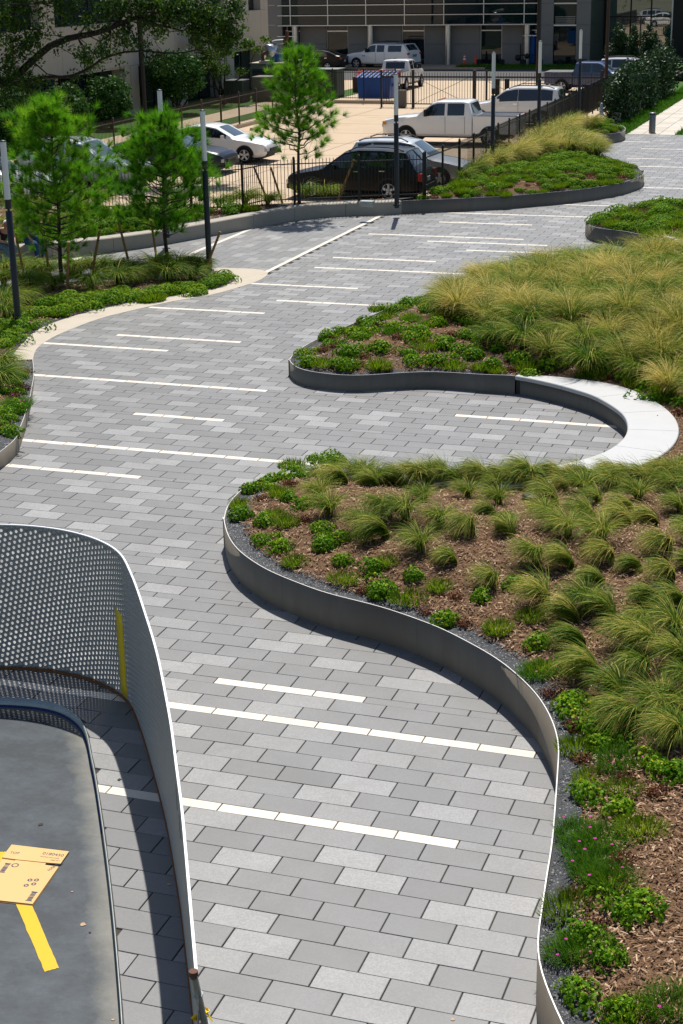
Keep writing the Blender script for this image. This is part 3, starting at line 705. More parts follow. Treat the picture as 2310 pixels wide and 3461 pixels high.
WALL_IN = orient(bedD.poly, wallD); steel_wall('planter_wall', 'long low steel wall of the grassy bed along the black fence', wallD)
WALL_IN = orient(bedE.poly, wallE); te = steel_wall('planter_wall', 'steel edging of the small left bed, rising from the beige band', wallE)
a_, b_ = np.array(outline([(20,1223,'b',0)])[0]), wallE[0]
q = np.linspace(0, 1, 8)[:, None]; ln = np.array([a_[0], a_[1], .03])*(1-q) + np.array([b_[0], b_[1], .02])*q - np.array([wallE[0][0], wallE[0][1], 0]); strip_wall(ln, .012, 'planter_steel', 'cross_plate', te, 1)

# seat bench of pale stone in the cove
bench = thing('curved_bench', 'curved bench of pale grey stone slabs on a dark wall, lining the cove', 'bench', (float(cove[0][0]), float(cove[0][1]), 0))
bo = np.array([cove[0][0], cove[0][1]])
cc = cove.copy(); WI = orient(bedAB.poly, right_walls)
T = np.gradient(cc[:, :2], axis=0); T /= np.linalg.norm(T, axis=1)[:, None]; N = np.stack([-T[:, 1], T[:, 0]], -1)*WI
face = np.column_stack([cc[:, :2]+N*.05-bo, np.full(len(cc), BH-.075)])
seg = np.r_[0, np.cumsum(np.hypot(*np.diff(cc[:, :2], axis=0).T))]; tot = seg[-1]
wd = .86*np.clip((tot-seg)/1.7, 0.04, 1)**.6*np.clip((seg+.4)/3.2, .05, 1)**.6
inn = cc[:, :2]-bo; outr = cc[:, :2]+N*wd[:, None]-bo
for _ in range(8): outr[1:-1] = .25*outr[:-2]+.5*outr[1:-1]+.25*outr[2:]
nseat = 9; cuts = [int(np.argmin(abs(seg-tot*q/nseat))) for q in range(nseat+1)]
strip_wall(face, .02, 'planter_steel', 'face_plate', bench, WI)
for a, b in zip(cuts[:-1], cuts[1:]):
    A_, B_ = inn[a:b+1].copy(), outr[a:b+1].copy()
    for X in (A_, B_):
        d = X[-1]-X[-2]; X[-1] -= d/np.linalg.norm(d)*.009
    slab_between(A_, B_, BH-.075, BH, 'bench_stone', 'seat_slab', bench, .012)
    slab_between(A_+(B_-A_)*.3, A_+(B_-A_)*.92, -.02, BH-.078, 'joint', 'core', bench)

# bench end slab on the far right bed
nb = [i for i in range(len(wallC)) if 2235 < px(wallC[i])[0] < 2480 and px([wallC[i][0], wallC[i][1], 0])[1] > 835]
cl = wallC[nb]; WI = orient(bedC.poly, wallC); T = np.gradient(cl[:, :2], axis=0); T /= np.linalg.norm(T, axis=1)[:, None]; N = np.stack([-T[:, 1], T[:, 0]], -1)*WI
wd = np.clip(np.abs(np.arange(len(cl))-(len(cl)-1))/14, .06, 1)*.6
fb = thing('curved_bench', 'tip of a pale stone bench on the far right bed at the picture edge', 'bench', (float(cl[0][0]), float(cl[0][1]), 0))
slab_between(cl[:, :2]-N*.04-cl[0][:2], cl[:, :2]+N*wd[:, None]-cl[0][:2], .425, .50, 'bench_stone', 'seat_slab', fb, .01)

# flush beige concrete band round the pine bed, cast in bays
band = link('concrete_band', None); band['kind'] = 'structure'; band.empty_display_size = .3
nl = 150
def resample(P, n):
    P = np.asarray(P)[:, :2]; s = np.r_[0, np.cumsum(np.hypot(*np.diff(P, axis=0).T))]; q = np.linspace(0, s[-1], n); return np.column_stack([np.interp(q, s, P[:, 0]), np.interp(q, s, P[:, 1])])
tip_o = int(np.argmin(np.abs(px(band_out*[1,1,0])[:, 0]-616*S_)+np.abs(px(band_out*[1,1,0])[:, 1]-627*S_))); tip_i = int(np.argmin(np.abs(px(band_in*[1,1,0])[:, 0]-541*S_)+np.abs(px(band_in*[1,1,0])[:, 1]-640*S_)))
bo1, bi1 = resample(band_out[:tip_o+1], 90), resample(band_in[:tip_i+1], 90); bo2, bi2 = resample(band_out[tip_o:], 70), resample(band_in[tip_i:], 70)
for A_, B_ in ((bo1, bi1), (bo2[:22], bi2[:22])):
    nb_ = max(2, len(A_)//12)
    for q in range(nb_):
        a, b = q*(len(A_)-1)//nb_, (q+1)*(len(A_)-1)//nb_
        X, Y = A_[a:b+1].copy(), B_[a:b+1].copy()
        for Z in (X, Y): d = Z[-1]-Z[-2]; Z[-1] -= d/np.linalg.norm(d)*.008
        slab_between(X, Y, -.05, .006, 'concrete_band', 'concrete_bay', band, .002)

# concrete seat wall, cast in lengths
sw = thing('concrete_seat_wall', 'long curved concrete seat wall with chamfered edge and sawn joints, in front of the black fence', 'seat wall', (float(seat_front[0][0]), float(seat_front[0][1]), 0))
so = seat_front[0][:2]; sg = np.r_[0, np.cumsum(np.hypot(*np.diff(seat_front[:, :2], axis=0).T))]; n_ = round(sg[-1]/1.9)
for q in range(n_):
    a, b = int(np.argmin(abs(sg-sg[-1]*q/n_))), int(np.argmin(abs(sg-sg[-1]*(q+1)/n_)))
    A_, B_ = seat_front[a:b+1, :2].copy()-so, seat_back[a:b+1, :2].copy()-so
    for X in (A_, B_): d = X[-1]-X[-2]; X[-1] -= d/np.linalg.norm(d)*.012
    slab_between(A_, B_, -.03, seat_front[a:b+1, 2], 'concrete_seat', 'wall_length', sw, .025)

# inner slab, edging, yellow line
sl_z = -.11
G_ = [(x, y) for x, y in slab_poly]
xs = np.linspace(slab_poly[:, 0].min()-.2, slab_poly[:, 0].max()+.2, 60); ys = np.linspace(slab_poly[:, 1].min()-.2, slab_poly[:, 1].max()+.2, 60)
class _S(Bed):
    def surf(s, pts):
        d, q, hv = nearest(pts, s.line, True, s.h); return np.full(len(pts), sl_z), d, inside(pts, s.poly)
sbed = _S(np.column_stack([slab_poly, np.full(len(slab_poly), sl_z)]), drop=0, cell=.12); so_ = sbed.soil('yard_slab', 'slab_paint'); so_['kind'] = 'structure'
ed = np.column_stack([slab_line[:, :2], np.full(len(slab_line), .012)])
WALL = orient(slab_poly, slab_line)
edge_t = thing('slab_edging', 'thin steel edging with a blue lining round the grey yard floor', 'edging', (float(ed[0][0]), float(ed[0][1]), 0)); e0 = np.array([ed[0][0], ed[0][1], 0])
strip_wall(ed-e0, .012, 'galvanised', 'steel_strip', edge_t, WALL, sl_z-.02)
e2 = offset_line(ed, .013*WALL)[:int(len(ed)*.52)]; e2[:, 2] = -.085; strip_wall(e2-e0, .012, 'blue_foam', 'foam_strip', edge_t, WALL, sl_z-.02)

# ---------------------------------------------------------------- perforated screen round the yard
SH = 1.82
scr = [gp(x, y) for x, y in ((-330,2290),(-200,2272),(-90,2263),(0,2260),(97,2262),(208,2274),(291,2294),(339,2311),(388,2335),(426.5,2364),(451,2393),(465,2432),(485,2485),(504,2548),(523.5,2621),(548,2712),(572,2818),(596,2959),(616,3085),(635,3254),(649.5,3375),(658,3461))]
scr.append(gp(664, 3286, SH)); scr = np.array(scr); scr[:, 2] = 0
scr = smooth_line(catmull(scr, .04), 40)
scr_s = np.r_[0, np.cumsum(np.hypot(*np.diff(scr[:, :2], axis=0).T))]; SL = scr_s[-1]
Tn = np.gradient(scr[:, :2], axis=0); Tn /= np.linalg.norm(Tn, axis=1)[:, None]
def scr_at(s, off=0.0):
    s = np.asarray(s, float); x, y_ = np.interp(s, scr_s, scr[:, 0]), np.interp(s, scr_s, scr[:, 1]); tx, ty = np.interp(s, scr_s, Tn[:, 0]), np.interp(s, scr_s, Tn[:, 1])
    return np.stack([x - ty*off, y_ + tx*off], -1)
s0 = scr[0, :2].copy()
screen = thing('perforated_screen', 'tall curved screen of perforated grey metal with a bright top edge, bottom left', 'metal screen', (s0[0], s0[1], 0))
PIT, HR = .068, .0185
ang = math.radians(17); a1 = np.array([math.cos(ang), math.sin(ang)])*PIT; a2 = np.array([math.cos(ang+math.pi/3), math.sin(ang+math.pi/3)])*PIT
nn = int(SL/PIT*2.2)+60; ii, jj = np.meshgrid(np.arange(-nn, nn), np.arange(-nn, nn), indexing='ij'); C_ = ii[..., None]*a1 + jj[..., None]*a2; C_ = C_.reshape(-1, 2)
Zb, Zt = .03, SH
C_ = C_[(C_[:, 0] > -.05) & (C_[:, 0] < SL+.05) & (C_[:, 1] > Zb-.05) & (C_[:, 1] < Zt+.05)]
hexr = PIT/math.sqrt(3); k12 = np.arange(12); th = ang + math.pi/6 + k12*math.pi/6
hr_ = np.where(k12 % 2 == 0, hexr, hexr*math.cos(math.pi/6)); HEX = np.stack([np.cos(th)*hr_, np.sin(th)*hr_], -1); HOL = np.stack([np.cos(th), np.sin(th)], -1)*HR
outer = C_[:, None, :] + HEX; inner = C_[:, None, :] + HOL
seams = np.arange(2.35, SL, 2.4)
full = (inner[..., 0].min(1) > .012) & (inner[..., 0].max(1) < SL-.012) & (inner[..., 1].min(1) > Zb+.016) & (inner[..., 1].max(1) < Zt-.03)
outer[..., 0] = np.clip(outer[..., 0], 0, SL); outer[..., 1] = np.clip(outer[..., 1], Zb, Zt)
pan_id = np.searchsorted(seams, C_[:, 0])
def wrap(q, off=0.0): p = scr_at(q[..., 0].ravel(), off) - s0; return np.column_stack([p, q[..., 1].ravel()])
for pid in np.unique(pan_id):
    mk = pan_id == pid; fo = outer[mk & full]; fi = inner[mk & full]; so2 = outer[mk & ~full]
    n = len(fo); V = np.concatenate([wrap(fo), wrap(fi), wrap(so2)]); F = []
    b = np.arange(n)[:, None]*12; k = k12[None]; k2 = (k12+1) % 12
    F.append(np.stack([b+k, b+k2[None], n*12+b+k2[None], n*12+b+k], -1).reshape(-1, 4))
    # border cells without a hole: a fan of quads over twelve corners
    b = 2*n*12 + np.arange(len(so2))*12
    for q in ((0,1,2,3),(0,3,4,5),(0,5,6,7),(0,7,8,9),(0,9,10,11)): F.append(np.stack([b+i for i in q], -1))
    me = mesh_np('screen_panel', V, np.concatenate(F), 'screen_metal', None, False)
    o = link('screen_panel', me, screen)
    md = o.modifiers.new('thick', 'SOLIDIFY'); md.thickness = .011; md.offset = 0
q = np.linspace(0, SL, int(SL/.05)); A_, B_ = scr_at(q, -.010)-s0, scr_at(q, .010)-s0
for a, b in ((0, .55), (.55, 1)):
    i0, i1 = int(a*(len(q)-1)), int(b*(len(q)-1)); slab_between(A_[i0:i1+1], B_[i0:i1+1]-0, SH+.001, SH+.012, 'screen_edge', 'top_rail', screen)
A_, B_ = scr_at(q, -.018)-s0, scr_at(q, .018)-s0; slab_between(A_, B_, .0, .03, 'rust', 'base_plate', screen)
for s_ in np.arange(.3, SL, .34):
    b = MB(); p = scr_at([s_], .026)[0]-s0; b.lathe([(0, .0), (.014, .001), (.014, .03), (.008, .036), (0, .036)], 7, (p[0], p[1], .0)); b.build('bolt', 'rust_pipe', screen)
def scr_px(x, y):                                             # where a photo pixel meets the screen (height, length along it)
    d = ray(x, y); best = None
    for z in np.linspace(0, SH, 120):
        t = (z-CAMH)/d[2]; p = (CAM+t*d)[:2]; dd, qq, _ = nearest([p], scr)
        if best is None or dd[0] < best[0]: best = (dd[0], z, scr_s[int(np.argmin(np.hypot(*(scr[:, :2]-qq[0]).T)))])
    return best[2], best[1]
sg_ = 1 if orient(np.vstack([scr[:, :2], slab_poly.mean(0)[None]]), scr) == 1 else -1
for (xa, ya), (xb, yb), w_ in (((404,2060),(424,2352),.24),((518,2270),(526,2360),.09),((532,2460),(548,2700),.09)):
    sa, za = scr_px(xa, ya); sb_, zb = scr_px(xb, yb); m_ = .5*(sa+sb_)
    zz = np.linspace(max(zb, .035), za, 8); A_ = scr_at(np.full(8, m_-w_/2), .0035*sg_)-s0; B_ = scr_at(np.full(8, m_+w_/2), .0035*sg_)-s0
    V = np.concatenate([np.column_stack([A_, zz]), np.column_stack([B_, zz-.05*np.linspace(0, 1, 8)])]); i = np.arange(7)
    o = link('yellow_tape', mesh_np('yellow_tape', V, np.stack([i, 8+i, 9+i, 1+i], -1), 'yellow_tape'), screen); md = o.modifiers.new('t', 'SOLIDIFY'); md.thickness = .0015
sn = 0
for s_, z_, h_ in ((scr_px(598, 2560)[0], 1.46, .22), (scr_px(606, 2690)[0], 1.40, .20)):
    p = scr_at([s_], .006*sg_)[0]-s0; tt = scr_at([s_+.02])[0]-scr_at([s_])[0]; tt = np.array([*(tt/np.linalg.norm(tt)), 0])
    b = MB(); b.obox((p[0], p[1], z_), tt*.02, (-tt[1]*.006, tt[0]*.006, 0), (0, 0, h_/2)); b.build('splice_plate', 'galvanised', screen)
for s_ in seams:
    p = scr_at([s_], .0032*sg_)[0]-s0; tt = scr_at([s_+.02])[0]-scr_at([s_])[0]; tt = np.array([*(tt/np.linalg.norm(tt)), 0])
    b = MB(); b.obox((p[0], p[1], SH/2+.01), tt*.0025, (-tt[1]*.0008, tt[0]*.0008, 0), (0, 0, SH/2-.03)); b.build('panel_seam', 'joint_dark', screen)

# scaffold pipe standing against the end of the screen, with yellow clamps
pe = gp(664, 3286, SH); pipe = thing('scaffold_pipe', 'grey galvanised scaffold pipe with yellow clamp tape at the end of the screen', 'pipe', (pe[0], pe[1], 0))
def rel(P): return np.asarray(P, float)-np.array([pe[0], pe[1], 0])
pA, pB = gp(656, 3302, 1.80), gp(706, 3520, 1.05); dd = (pB-pA)
b = MB(); b.tube([rel(pA+dd*t) for t in (0, .03, 1.0, 1.6)], .026, 10); b.build('tube', 'galvanised', pipe)
b = MB(); b.tube([rel(pA-dd*.02+(0,0,.0)), rel(pA-dd*.02+np.array([0,0,.035]))], .030, 12); b.build('rusty_end', 'rust_pipe', pipe)
for t in (.25, .72): b = MB(); b.tube([rel(pA+dd*t), rel(pA+dd*(t+.02))], .034, 10); b.build('clamp', 'galvanised', pipe)
for x, y, z in ((700, 3420, 1.35), (668, 3440, 1.30)):
    c = gp(x, y, z); b = MB()
    for k in range(5):
        dv = rng.normal(0, .012, 3); b.obox(rel(c+dv), rng.normal(0, .012, 3), rng.normal(0, .014, 3), rng.normal(0, .003, 3))
    b.build('yellow_tape', 'yellow_tape', pipe)

# yellow line on the slab, cardboard sheet lying across it
def slab_poly_mesh(pts, z, name, mat, parent=None):
    P = [gp(x, y, sl_z)[:2] for x, y in pts]; b = MB(); b.prism([tuple(p) for p in P], z, z+.0015); return b.build(name, mat, parent)
import itertools
def rough_quad(a, b, c, d, n=26, j=.007):
    rr = np.random.default_rng(8); out = []
    for p, q in ((a, b), (b, c), (c, d), (d, a)):
        p, q = np.array(p, float), np.array(q, float)
        for t in np.arange(0, 1, 1/n): out.append(tuple(p+(q-p)*t + rr.normal(0, .7, 2)*(0 if t == 0 else 1)))
    return out
ln1 = slab_poly_mesh(rough_quad((-20,2880),(30,2880),(200,3272),(152,3285)), sl_z+.002, 'painted_line', 'yellow_paint', so_)
cb_px = [(40,2854),(234,2877),(128,3045),(-92,3028)]
cP = [gp(x, y, sl_z+.02)[:2] for x, y in cb_px]; o2 = np.mean(cP, 0)
card = thing('cardboard_sheet', 'flattened tan cardboard box with blue printing, lying on the grey floor over the yellow line', 'cardboard', (o2[0], o2[1], sl_z))
e1, e2_ = cP[1]-cP[0], cP[3]-cP[0]
def cpt(a, b, z=.0): p = cP[0]+e1*a+e2_*b-o2; return (p[0], p[1], z)
def cardpoly(ab, z0, z1, name, mat, parent): b = MB(); b.prism([cpt(*q)[:2] for q in ab], z0, z1); return b.build(name, mat, parent)
sheet = cardpoly([(.02,.28),(1,.30),(.995,1),(.5,1.01),(0,1)], .006, .016, 'lower_sheet', 'cardboard', card)
flap = cardpoly([(0,0),(1,.0),(1,.245),(.78,.255),(.22,.265),(.0,.26)], .006, .019, 'top_flap', 'cardboard', card)
cardpoly([(.24,.24),(.76,.235),(.76,.32),(.24,.32)], .005, .013, 'fold', 'cardboard', card)
cardpoly([(-.006,.30),(1.006,.31),(1.004,1.012),(.5,1.022),(-.006,1.012)], .001, .0055, 'under_layer', 'card_edge', card)
def ctext(s, a, b, size, parent, zz, rot=0.0):
    cu_ = bpy.data.curves.new('print', 'FONT'); cu_.body = s; cu_.size = size; cu_.extrude = .0004; o = bpy.data.objects.new('tmp', cu_); COL.objects.link(o)
    dg = bpy.context.evaluated_depsgraph_get(); me = bpy.data.meshes.new_from_object(o.evaluated_get(dg)); bpy.data.objects.remove(o)
    me.materials.clear(); me.materials.append(MATS['card_ink'])
    return link('print', me, parent, (*cpt(a, b)[:2], zz), (0, 0, math.atan2(e1[1], e1[0])+rot))
ctext('0180450', .60, .115, .062, flap, .0196)
ctext('HANDLE WITH CARE', .60, .165, .020, flap, .0196)
ctext('TOP', .07, .17, .05, flap, .0196, .05); ctext('KEEP DRY', .80, .21, .022, flap, .0196)
def ctmark(ab, sheet_, z=.0166, nb=9):
    b = MB(); (a0, b0), (a1_, b1_) = ab
    for k in range(nb):
        f0 = b0+(b1_-b0)*(k+.15)/nb; f1 = f0+(b1_-b0)/nb*(.35+.4*rng.random()); b.prism([cpt(a0, f0)[:2], cpt(a1_, f0)[:2], cpt(a1_, f1)[:2], cpt(a0, f1)[:2]], z, z+.0006)
    b.prism([cpt(a0-.012, b0-.01)[:2], cpt(a1_+.012, b0-.01)[:2], cpt(a1_+.012, b0)[:2], cpt(a0-.012, b0)[:2]], z, z+.0006); b.prism([cpt(a0-.012, b1_)[:2], cpt(a1_+.012, b1_)[:2], cpt(a1_+.012, b1_+.01)[:2], cpt(a0-.012, b1_+.01)[:2]], z, z+.0006)
    b.build('bar_mark', 'card_ink', sheet_)
ctmark(((.13,.36),(.21,.52)), sheet); ctmark(((.86,.80),(.94,.95)), sheet)
def ring(a, b, r, sheet_, z=.0166, n=16, w=.3):
    m_ = MB(); c = np.array(cpt(a, b)[:2])
    for k in range(n):
        t0, t1 = 2*math.pi*k/n, 2*math.pi*(k+.8)/n; m_.prism([tuple(c+r*np.array([math.cos(t0), math.sin(t0)])), tuple(c+r*np.array([math.cos(t1), math.sin(t1)])), tuple(c+r*(1-w)*np.array([math.cos(t1), math.sin(t1)])), tuple(c+r*(1-w)*np.array([math.cos(t0), math.sin(t0)]))], z, z+.0006)
    m_.build('round_mark', 'card_ink', sheet_)
ring(.30, .37, .035, sheet)
for a, b in ((.70,.60),(.80,.66),(.70,.70),(.80,.585)): ring(a, b, .026, sheet, n=5, w=.55)
ctext('HANDLE', .90, .40, .05, sheet, .0166, 1.2)

# leaf litter and scraps on the slab and paving
for x, y, sc, z, mt in ((282,3126,.03,sl_z,'wood_chip'),(138,2788,.03,sl_z,'joint'),(404,2636,.03,0,'joint'),(244,3015,.012,sl_z,'wood_chip'),(305,3153,.012,sl_z,'joint'),(384,3448,.016,sl_z,'wood_chip'),(1530,3447,.02,0,'wood_chip'),(573,2990,.02,0,'wood_chip')):
    c = gp(x, y, z); b = MB(); n = 7; pts = [(c[0]+sc*(.5+.7*rng.random())*math.cos(2*math.pi*k/n), c[1]+sc*(.5+.7*rng.random())*math.sin(2*math.pi*k/n)) for k in range(n)]
    pts = [(p[0]-c[0], p[1]-c[1]) for p in pts]; b.prism(pts, .003, .006); me = b.mesh('dry_leaf', mt); a = me.attributes.new('tone', 'FLOAT', 'FACE'); a.data.foreach_set('value', np.full(len(me.polygons), .8, np.float32))
    tag(link('dry_leaf', me, None, (c[0], c[1], z)), 'small dry leaf scrap lying loose on the paving or yard floor', 'leaf', 'scraps of dry leaf')

# ---------------------------------------------------------------- planting
def ribbons(base, dirs, length, width, curve, nseg, rg, tones, up0=.9, powr=1.3, grad=.42):
    """many tapered blades at once. base (n,3), dirs azimuth (n,), returns verts, quads, tone per vertex"""
    n = len(base); t = np.linspace(0, 1, nseg+1)
    az = np.stack([np.cos(dirs), np.sin(dirs)], -1)
    side = np.stack([-np.sin(dirs), np.cos(dirs)], -1)
    th0 = up0                                              # starting lean from vertical (n,)
    lean = th0[:, None] + curve[:, None]*t[None]**powr      # angle from vertical along the blade
    ds = length[:, None]/nseg
    hx = np.cumsum(np.sin(lean)*ds, 1) - np.sin(lean)*ds; hz = np.cumsum(np.cos(lean)*ds, 1) - np.cos(lean)*ds
    P = np.zeros((n, nseg+1, 3)); P[..., :2] = base[:, None, :2] + az[:, None]*hx[..., None]; P[..., 2] = base[:, None, 2] + hz
    w = width[:, None]*(1-t[None]**2*.92)*.5
    s3 = np.concatenate([side, np.zeros((n, 1))], 1)
    tw = rg.normal(0, .6, n); s3 = s3*np.cos(tw)[:, None]; s3[:, 2] = np.sin(tw)
    Lf, Rt = P - s3[:, None]*w[..., None], P + s3[:, None]*w[..., None]
    V = np.stack([Lf, Rt], 2).reshape(-1, 3)
    m_ = nseg+1; b = (np.arange(n)*m_*2)[:, None]; i = np.arange(nseg)[None]*2
    F = np.stack([b+i, b+i+1, b+i+3, b+i+2], -1).reshape(-1, 4)
    T = np.repeat(tones[:, None] + .25*t[None]**2, 2, 1).reshape(-1) if False else np.repeat((tones[:, None] + grad*(t[None]**1.2-.48)), 2, axis=1).reshape(-1)
    return V, F, np.clip(T, 0, 1)
def tuft_mesh(seed, n=260, h=.62, lean=(-.5, -.25), strength=.8, width=.0065, mat='grass_blade', gold=.3, spread=1.0, arch=1.5, powr=1.0, grad=.42, goldamp=.45):
    rg = np.random.default_rng(seed)
    r = .07*np.sqrt(rg.random(n)); a = rg.random(n)*2*math.pi
    base = np.stack([r*np.cos(a), r*np.sin(a), np.zeros(n)-.01], -1)
    dv = np.stack([np.cos(a), np.sin(a)], -1)*spread + rg.normal(0, .40, (n, 2)) + np.array(lean)*strength
    dirs = np.arctan2(dv[:, 1], dv[:, 0]); mag = np.hypot(*dv.T)
    ln = h*(.6 + .6*rg.random(n)); up0 = np.clip(.02 + .20*mag*rg.random(n)**1.5, 0, .8); curve = np.clip(arch + .25*mag + rg.normal(0, .32, n), .4, 2.75)
    tone = np.clip(.05+.8*rg.beta(1.6, 3.0, n) + np.where(rg.random(n) < gold, goldamp, 0)*rg.random(n), 0, .95)
    V, F, T = ribbons(base, dirs, ln, width*(.7+.6*rg.random(n)), curve, 6, rg, tone, up0, powr, grad)
    return mesh_np('grass_tuft', V, F, mat, T)
def leaf_quads(C, N, size, rg, asp=.62):
    """diamond leaves at C with normals N"""
    n = len(C); a = np.cross(N, rg.normal(0, 1, (n, 3))); a /= np.linalg.norm(a, axis=1)[:, None]+1e-9; b = np.cross(N, a)
    s = size[:, None] if hasattr(size, '__len__') else np.full((n, 1), size)
    V = np.stack([C-a*s, C+b*s*asp-a*s*.1, C+a*s, C-b*s*asp-a*s*.1], 1).reshape(-1, 3)
    F = np.arange(n*4).reshape(n, 4); return V, F
def unit(v): return v/(np.linalg.norm(v, axis=-1, keepdims=True)+1e-9)
def sedum_mesh(seed, r=.21, h=.15, n=150):
    rg = np.random.default_rng(seed); lobes = [(rg.normal(0, r*.35), rg.normal(0, r*.35), r*(.5+.3*rg.random())) for _ in range(5)]
    C = []; N = []; T = []; S = []
    for k in range(n):
        lx, ly, lr = lobes[rg.integers(5)]; d = unit(rg.normal(0, 1, 3)); d[2] = abs(d[2]); d = unit(d)
        c = np.array([lx+d[0]*lr, ly+d[1]*lr, .01+d[2]*h*lr/(r*.7)]); tt = rg.random()
        for q in range(6):
            az = rg.normal(0, 1, 3); nn = unit(d*1.2+unit(az)*.8); C.append(c+unit(np.cross(d, az))*.016+d*rg.normal(0, .006)); N.append(nn); S.append(.013+.009*rg.random()); T.append(np.clip(.25+.5*tt+rg.normal(0, .12)+.25*(c[2]/h-.5), 0, 1))
        if rg.random() < .16: C.append(c+d*.02); N.append(d); S.append(.015); T.append(1.0)
    V, F = leaf_quads(np.array(C), np.array(N), np.array(S), rg, .75); return mesh_np('sedum', V, F, 'sedum_leaf', np.array(T))
def feather_mesh(seed, r=.20, h=.14, n=420, mat='feather_leaf', w=.010):
    rg = np.random.default_rng(seed); rr = r*np.sqrt(rg.random(n)); a = rg.random(n)*2*math.pi
    base = np.stack([rr*np.cos(a)*(1+.3*math.sin(seed)), rr*np.sin(a), np.zeros(n)], -1); dirs = a+rg.normal(0, .7, n)
    ln = h*(1.25-.7*(rr/r)**2)*(.6+.6*rg.random(n)); V, F, T = ribbons(base, dirs, ln, w*(.6+.8*rg.random(n)), .3+.5*rg.random(n), 2, rg, rg.random(n)*.7, .1+.55*rr/r)
    return mesh_np('feathery_plant', V, F, mat, T)
def red_mesh(seed, r=.17, h=.10, n=260):
    rg = np.random.default_rng(seed); d = unit(rg.normal(0, 1, (n, 3))); d[:, 2] = abs(d[:, 2]); q = .30+.62*rg.random(n)
    C = np.stack([d[:, 0]*r*q, d[:, 1]*r*q*.8, .01+d[:, 2]*h*q], -1); V, F = leaf_quads(C, unit(d+rg.normal(0, .6, (n, 3))), .010+.008*rg.random(n), rg, .6)
    return mesh_np('reddish_plant', V, F, 'red_leaf', rg.random(n))
def dianthus_meshes(seed, r=.24, h=.15, n=620, fl=2):
    rg = np.random.default_rng(seed); rr = r*np.sqrt(rg.random(n)); a = rg.random(n)*2*math.pi
    base = np.stack([rr*np.cos(a), rr*np.sin(a)*.9, np.zeros(n)], -1); V, F, T = ribbons(base, a+rg.normal(0, .9, n), h*(.6+.6*rg.random(n)), np.full(n, .007), .5+.8*rg.random(n), 3, rg, rg.random(n)*.75, .1+.5*rr/r)
    leaf = mesh_np('foliage', V, F, 'dianthus_leaf', T); C = []; N = []
    for k in range(fl):
        q = r*math.sqrt(rg.random()); t_ = rg.random()*6.28; c = np.array([q*math.cos(t_), q*math.sin(t_), h*(.75+.3*rg.random())])
        for m_ in range(5):
            ph = m_*1.257; C.append(c+np.array([math.cos(ph), math.sin(ph), .15])*.009); N.append(unit(np.array([math.cos(ph)*.3, math.sin(ph)*.3, 1])))
    V, F = leaf_quads(np.array(C), np.array(N), .0085, rg, .8); return leaf, mesh_np('flowers', V, F, 'pink_petal', rg.random(len(C)))
TU_A = [tuft_mesh(100+i, 560, .74+.08*(i % 3), (-.80, -.25), (.7, 1.5, 2.3, 3.0)[i % 4], .0105, 'grass_blade', (.25, .5, .35)[i % 3], .8, 1.75, .85, .12, .85) for i in range(12)]
TU_B = [tuft_mesh(140+i, 620, .80, (-.3, -.25), .6, .009, 'grass_straw' if i % 2 else 'grass_blade', .35, 1.0, 1.45 if i % 2 else 1.9) for i in range(8)]
TU_D = [tuft_mesh(180+i, 440, .95, (.85, .1), 1.1, .012, 'grass_straw' if i % 3 else 'grass_blade', .35, .8, 1.7) for i in range(6)]
TU_F = [tuft_mesh(220+i, 460, .85, (.75, -.2), .9, .012, 'grass_blade', .15, .9, 2.1, .85) for i in range(6)]
SED = [sedum_mesh(300+i, .19+.03*(i % 3)) for i in range(6)]; FEA = [feather_mesh(320+i) for i in range(5)]; RED = [red_mesh(340+i) for i in range(4)]
SEDL = [sedum_mesh(310+i, .36, .19, 430) for i in range(4)]; FEAL = [feather_mesh(330+i, .36, .19, 1100, w=.012) for i in range(3)]; REDL = [red_mesh(350+i, .30, .15, 420) for i in range(3)]
DIA = [dianthus_meshes(360+i) for i in range(4)]
GRD = {}
def put(name, meshes, bed, x, y, label, cat, group, sc=1.0, world=False, dz=0.0, rz=None):
    if world: p = np.array([x, y, bed.z(x, y)])
    else:
        p = bed.place(x, y); lim = .26 if name == 'grass_tuft' else (.30 if meshes is SEDL or meshes is FEAL else .15)
        for _ in range(25):                                # keep the roots inside the bed
            D = bed.look(np.array([p, p+[.08, 0, 0], p-[.08, 0, 0], p+[0, .08, 0], p-[0, .08, 0]]))[1]
            if D[0] > lim: break
            g_ = np.array([D[1]-D[2], D[3]-D[4]]); n_ = np.hypot(*g_)
            if n_ < 1e-6: break
            p = np.array([*(p[:2]+g_/n_*.05), 0]); p[2] = bed.z(p[0], p[1])
    s = sc*(.85+.3*rng.random()); me = meshes[rng.integers(len(meshes))]
    r = rng.normal(0, .35) if rz is None else rz
    if isinstance(me, tuple):
        o = thing(name, label, cat, (p[0], p[1], p[2]-.005+dz), rng.random()*6.28, group); o.scale = (s, s, s); link('foliage', me[0], o); link('flowers', me[1], o)
    else:
        o = link(name, me, None, (p[0], p[1], p[2]-.005+dz), (0, 0, r)); o.scale = (s, s, s); tag(o, label, cat, group)
    return o
def k3(L_, ox, oy, k): return [(ox+x*k, oy+y*k) for x, y in L_]
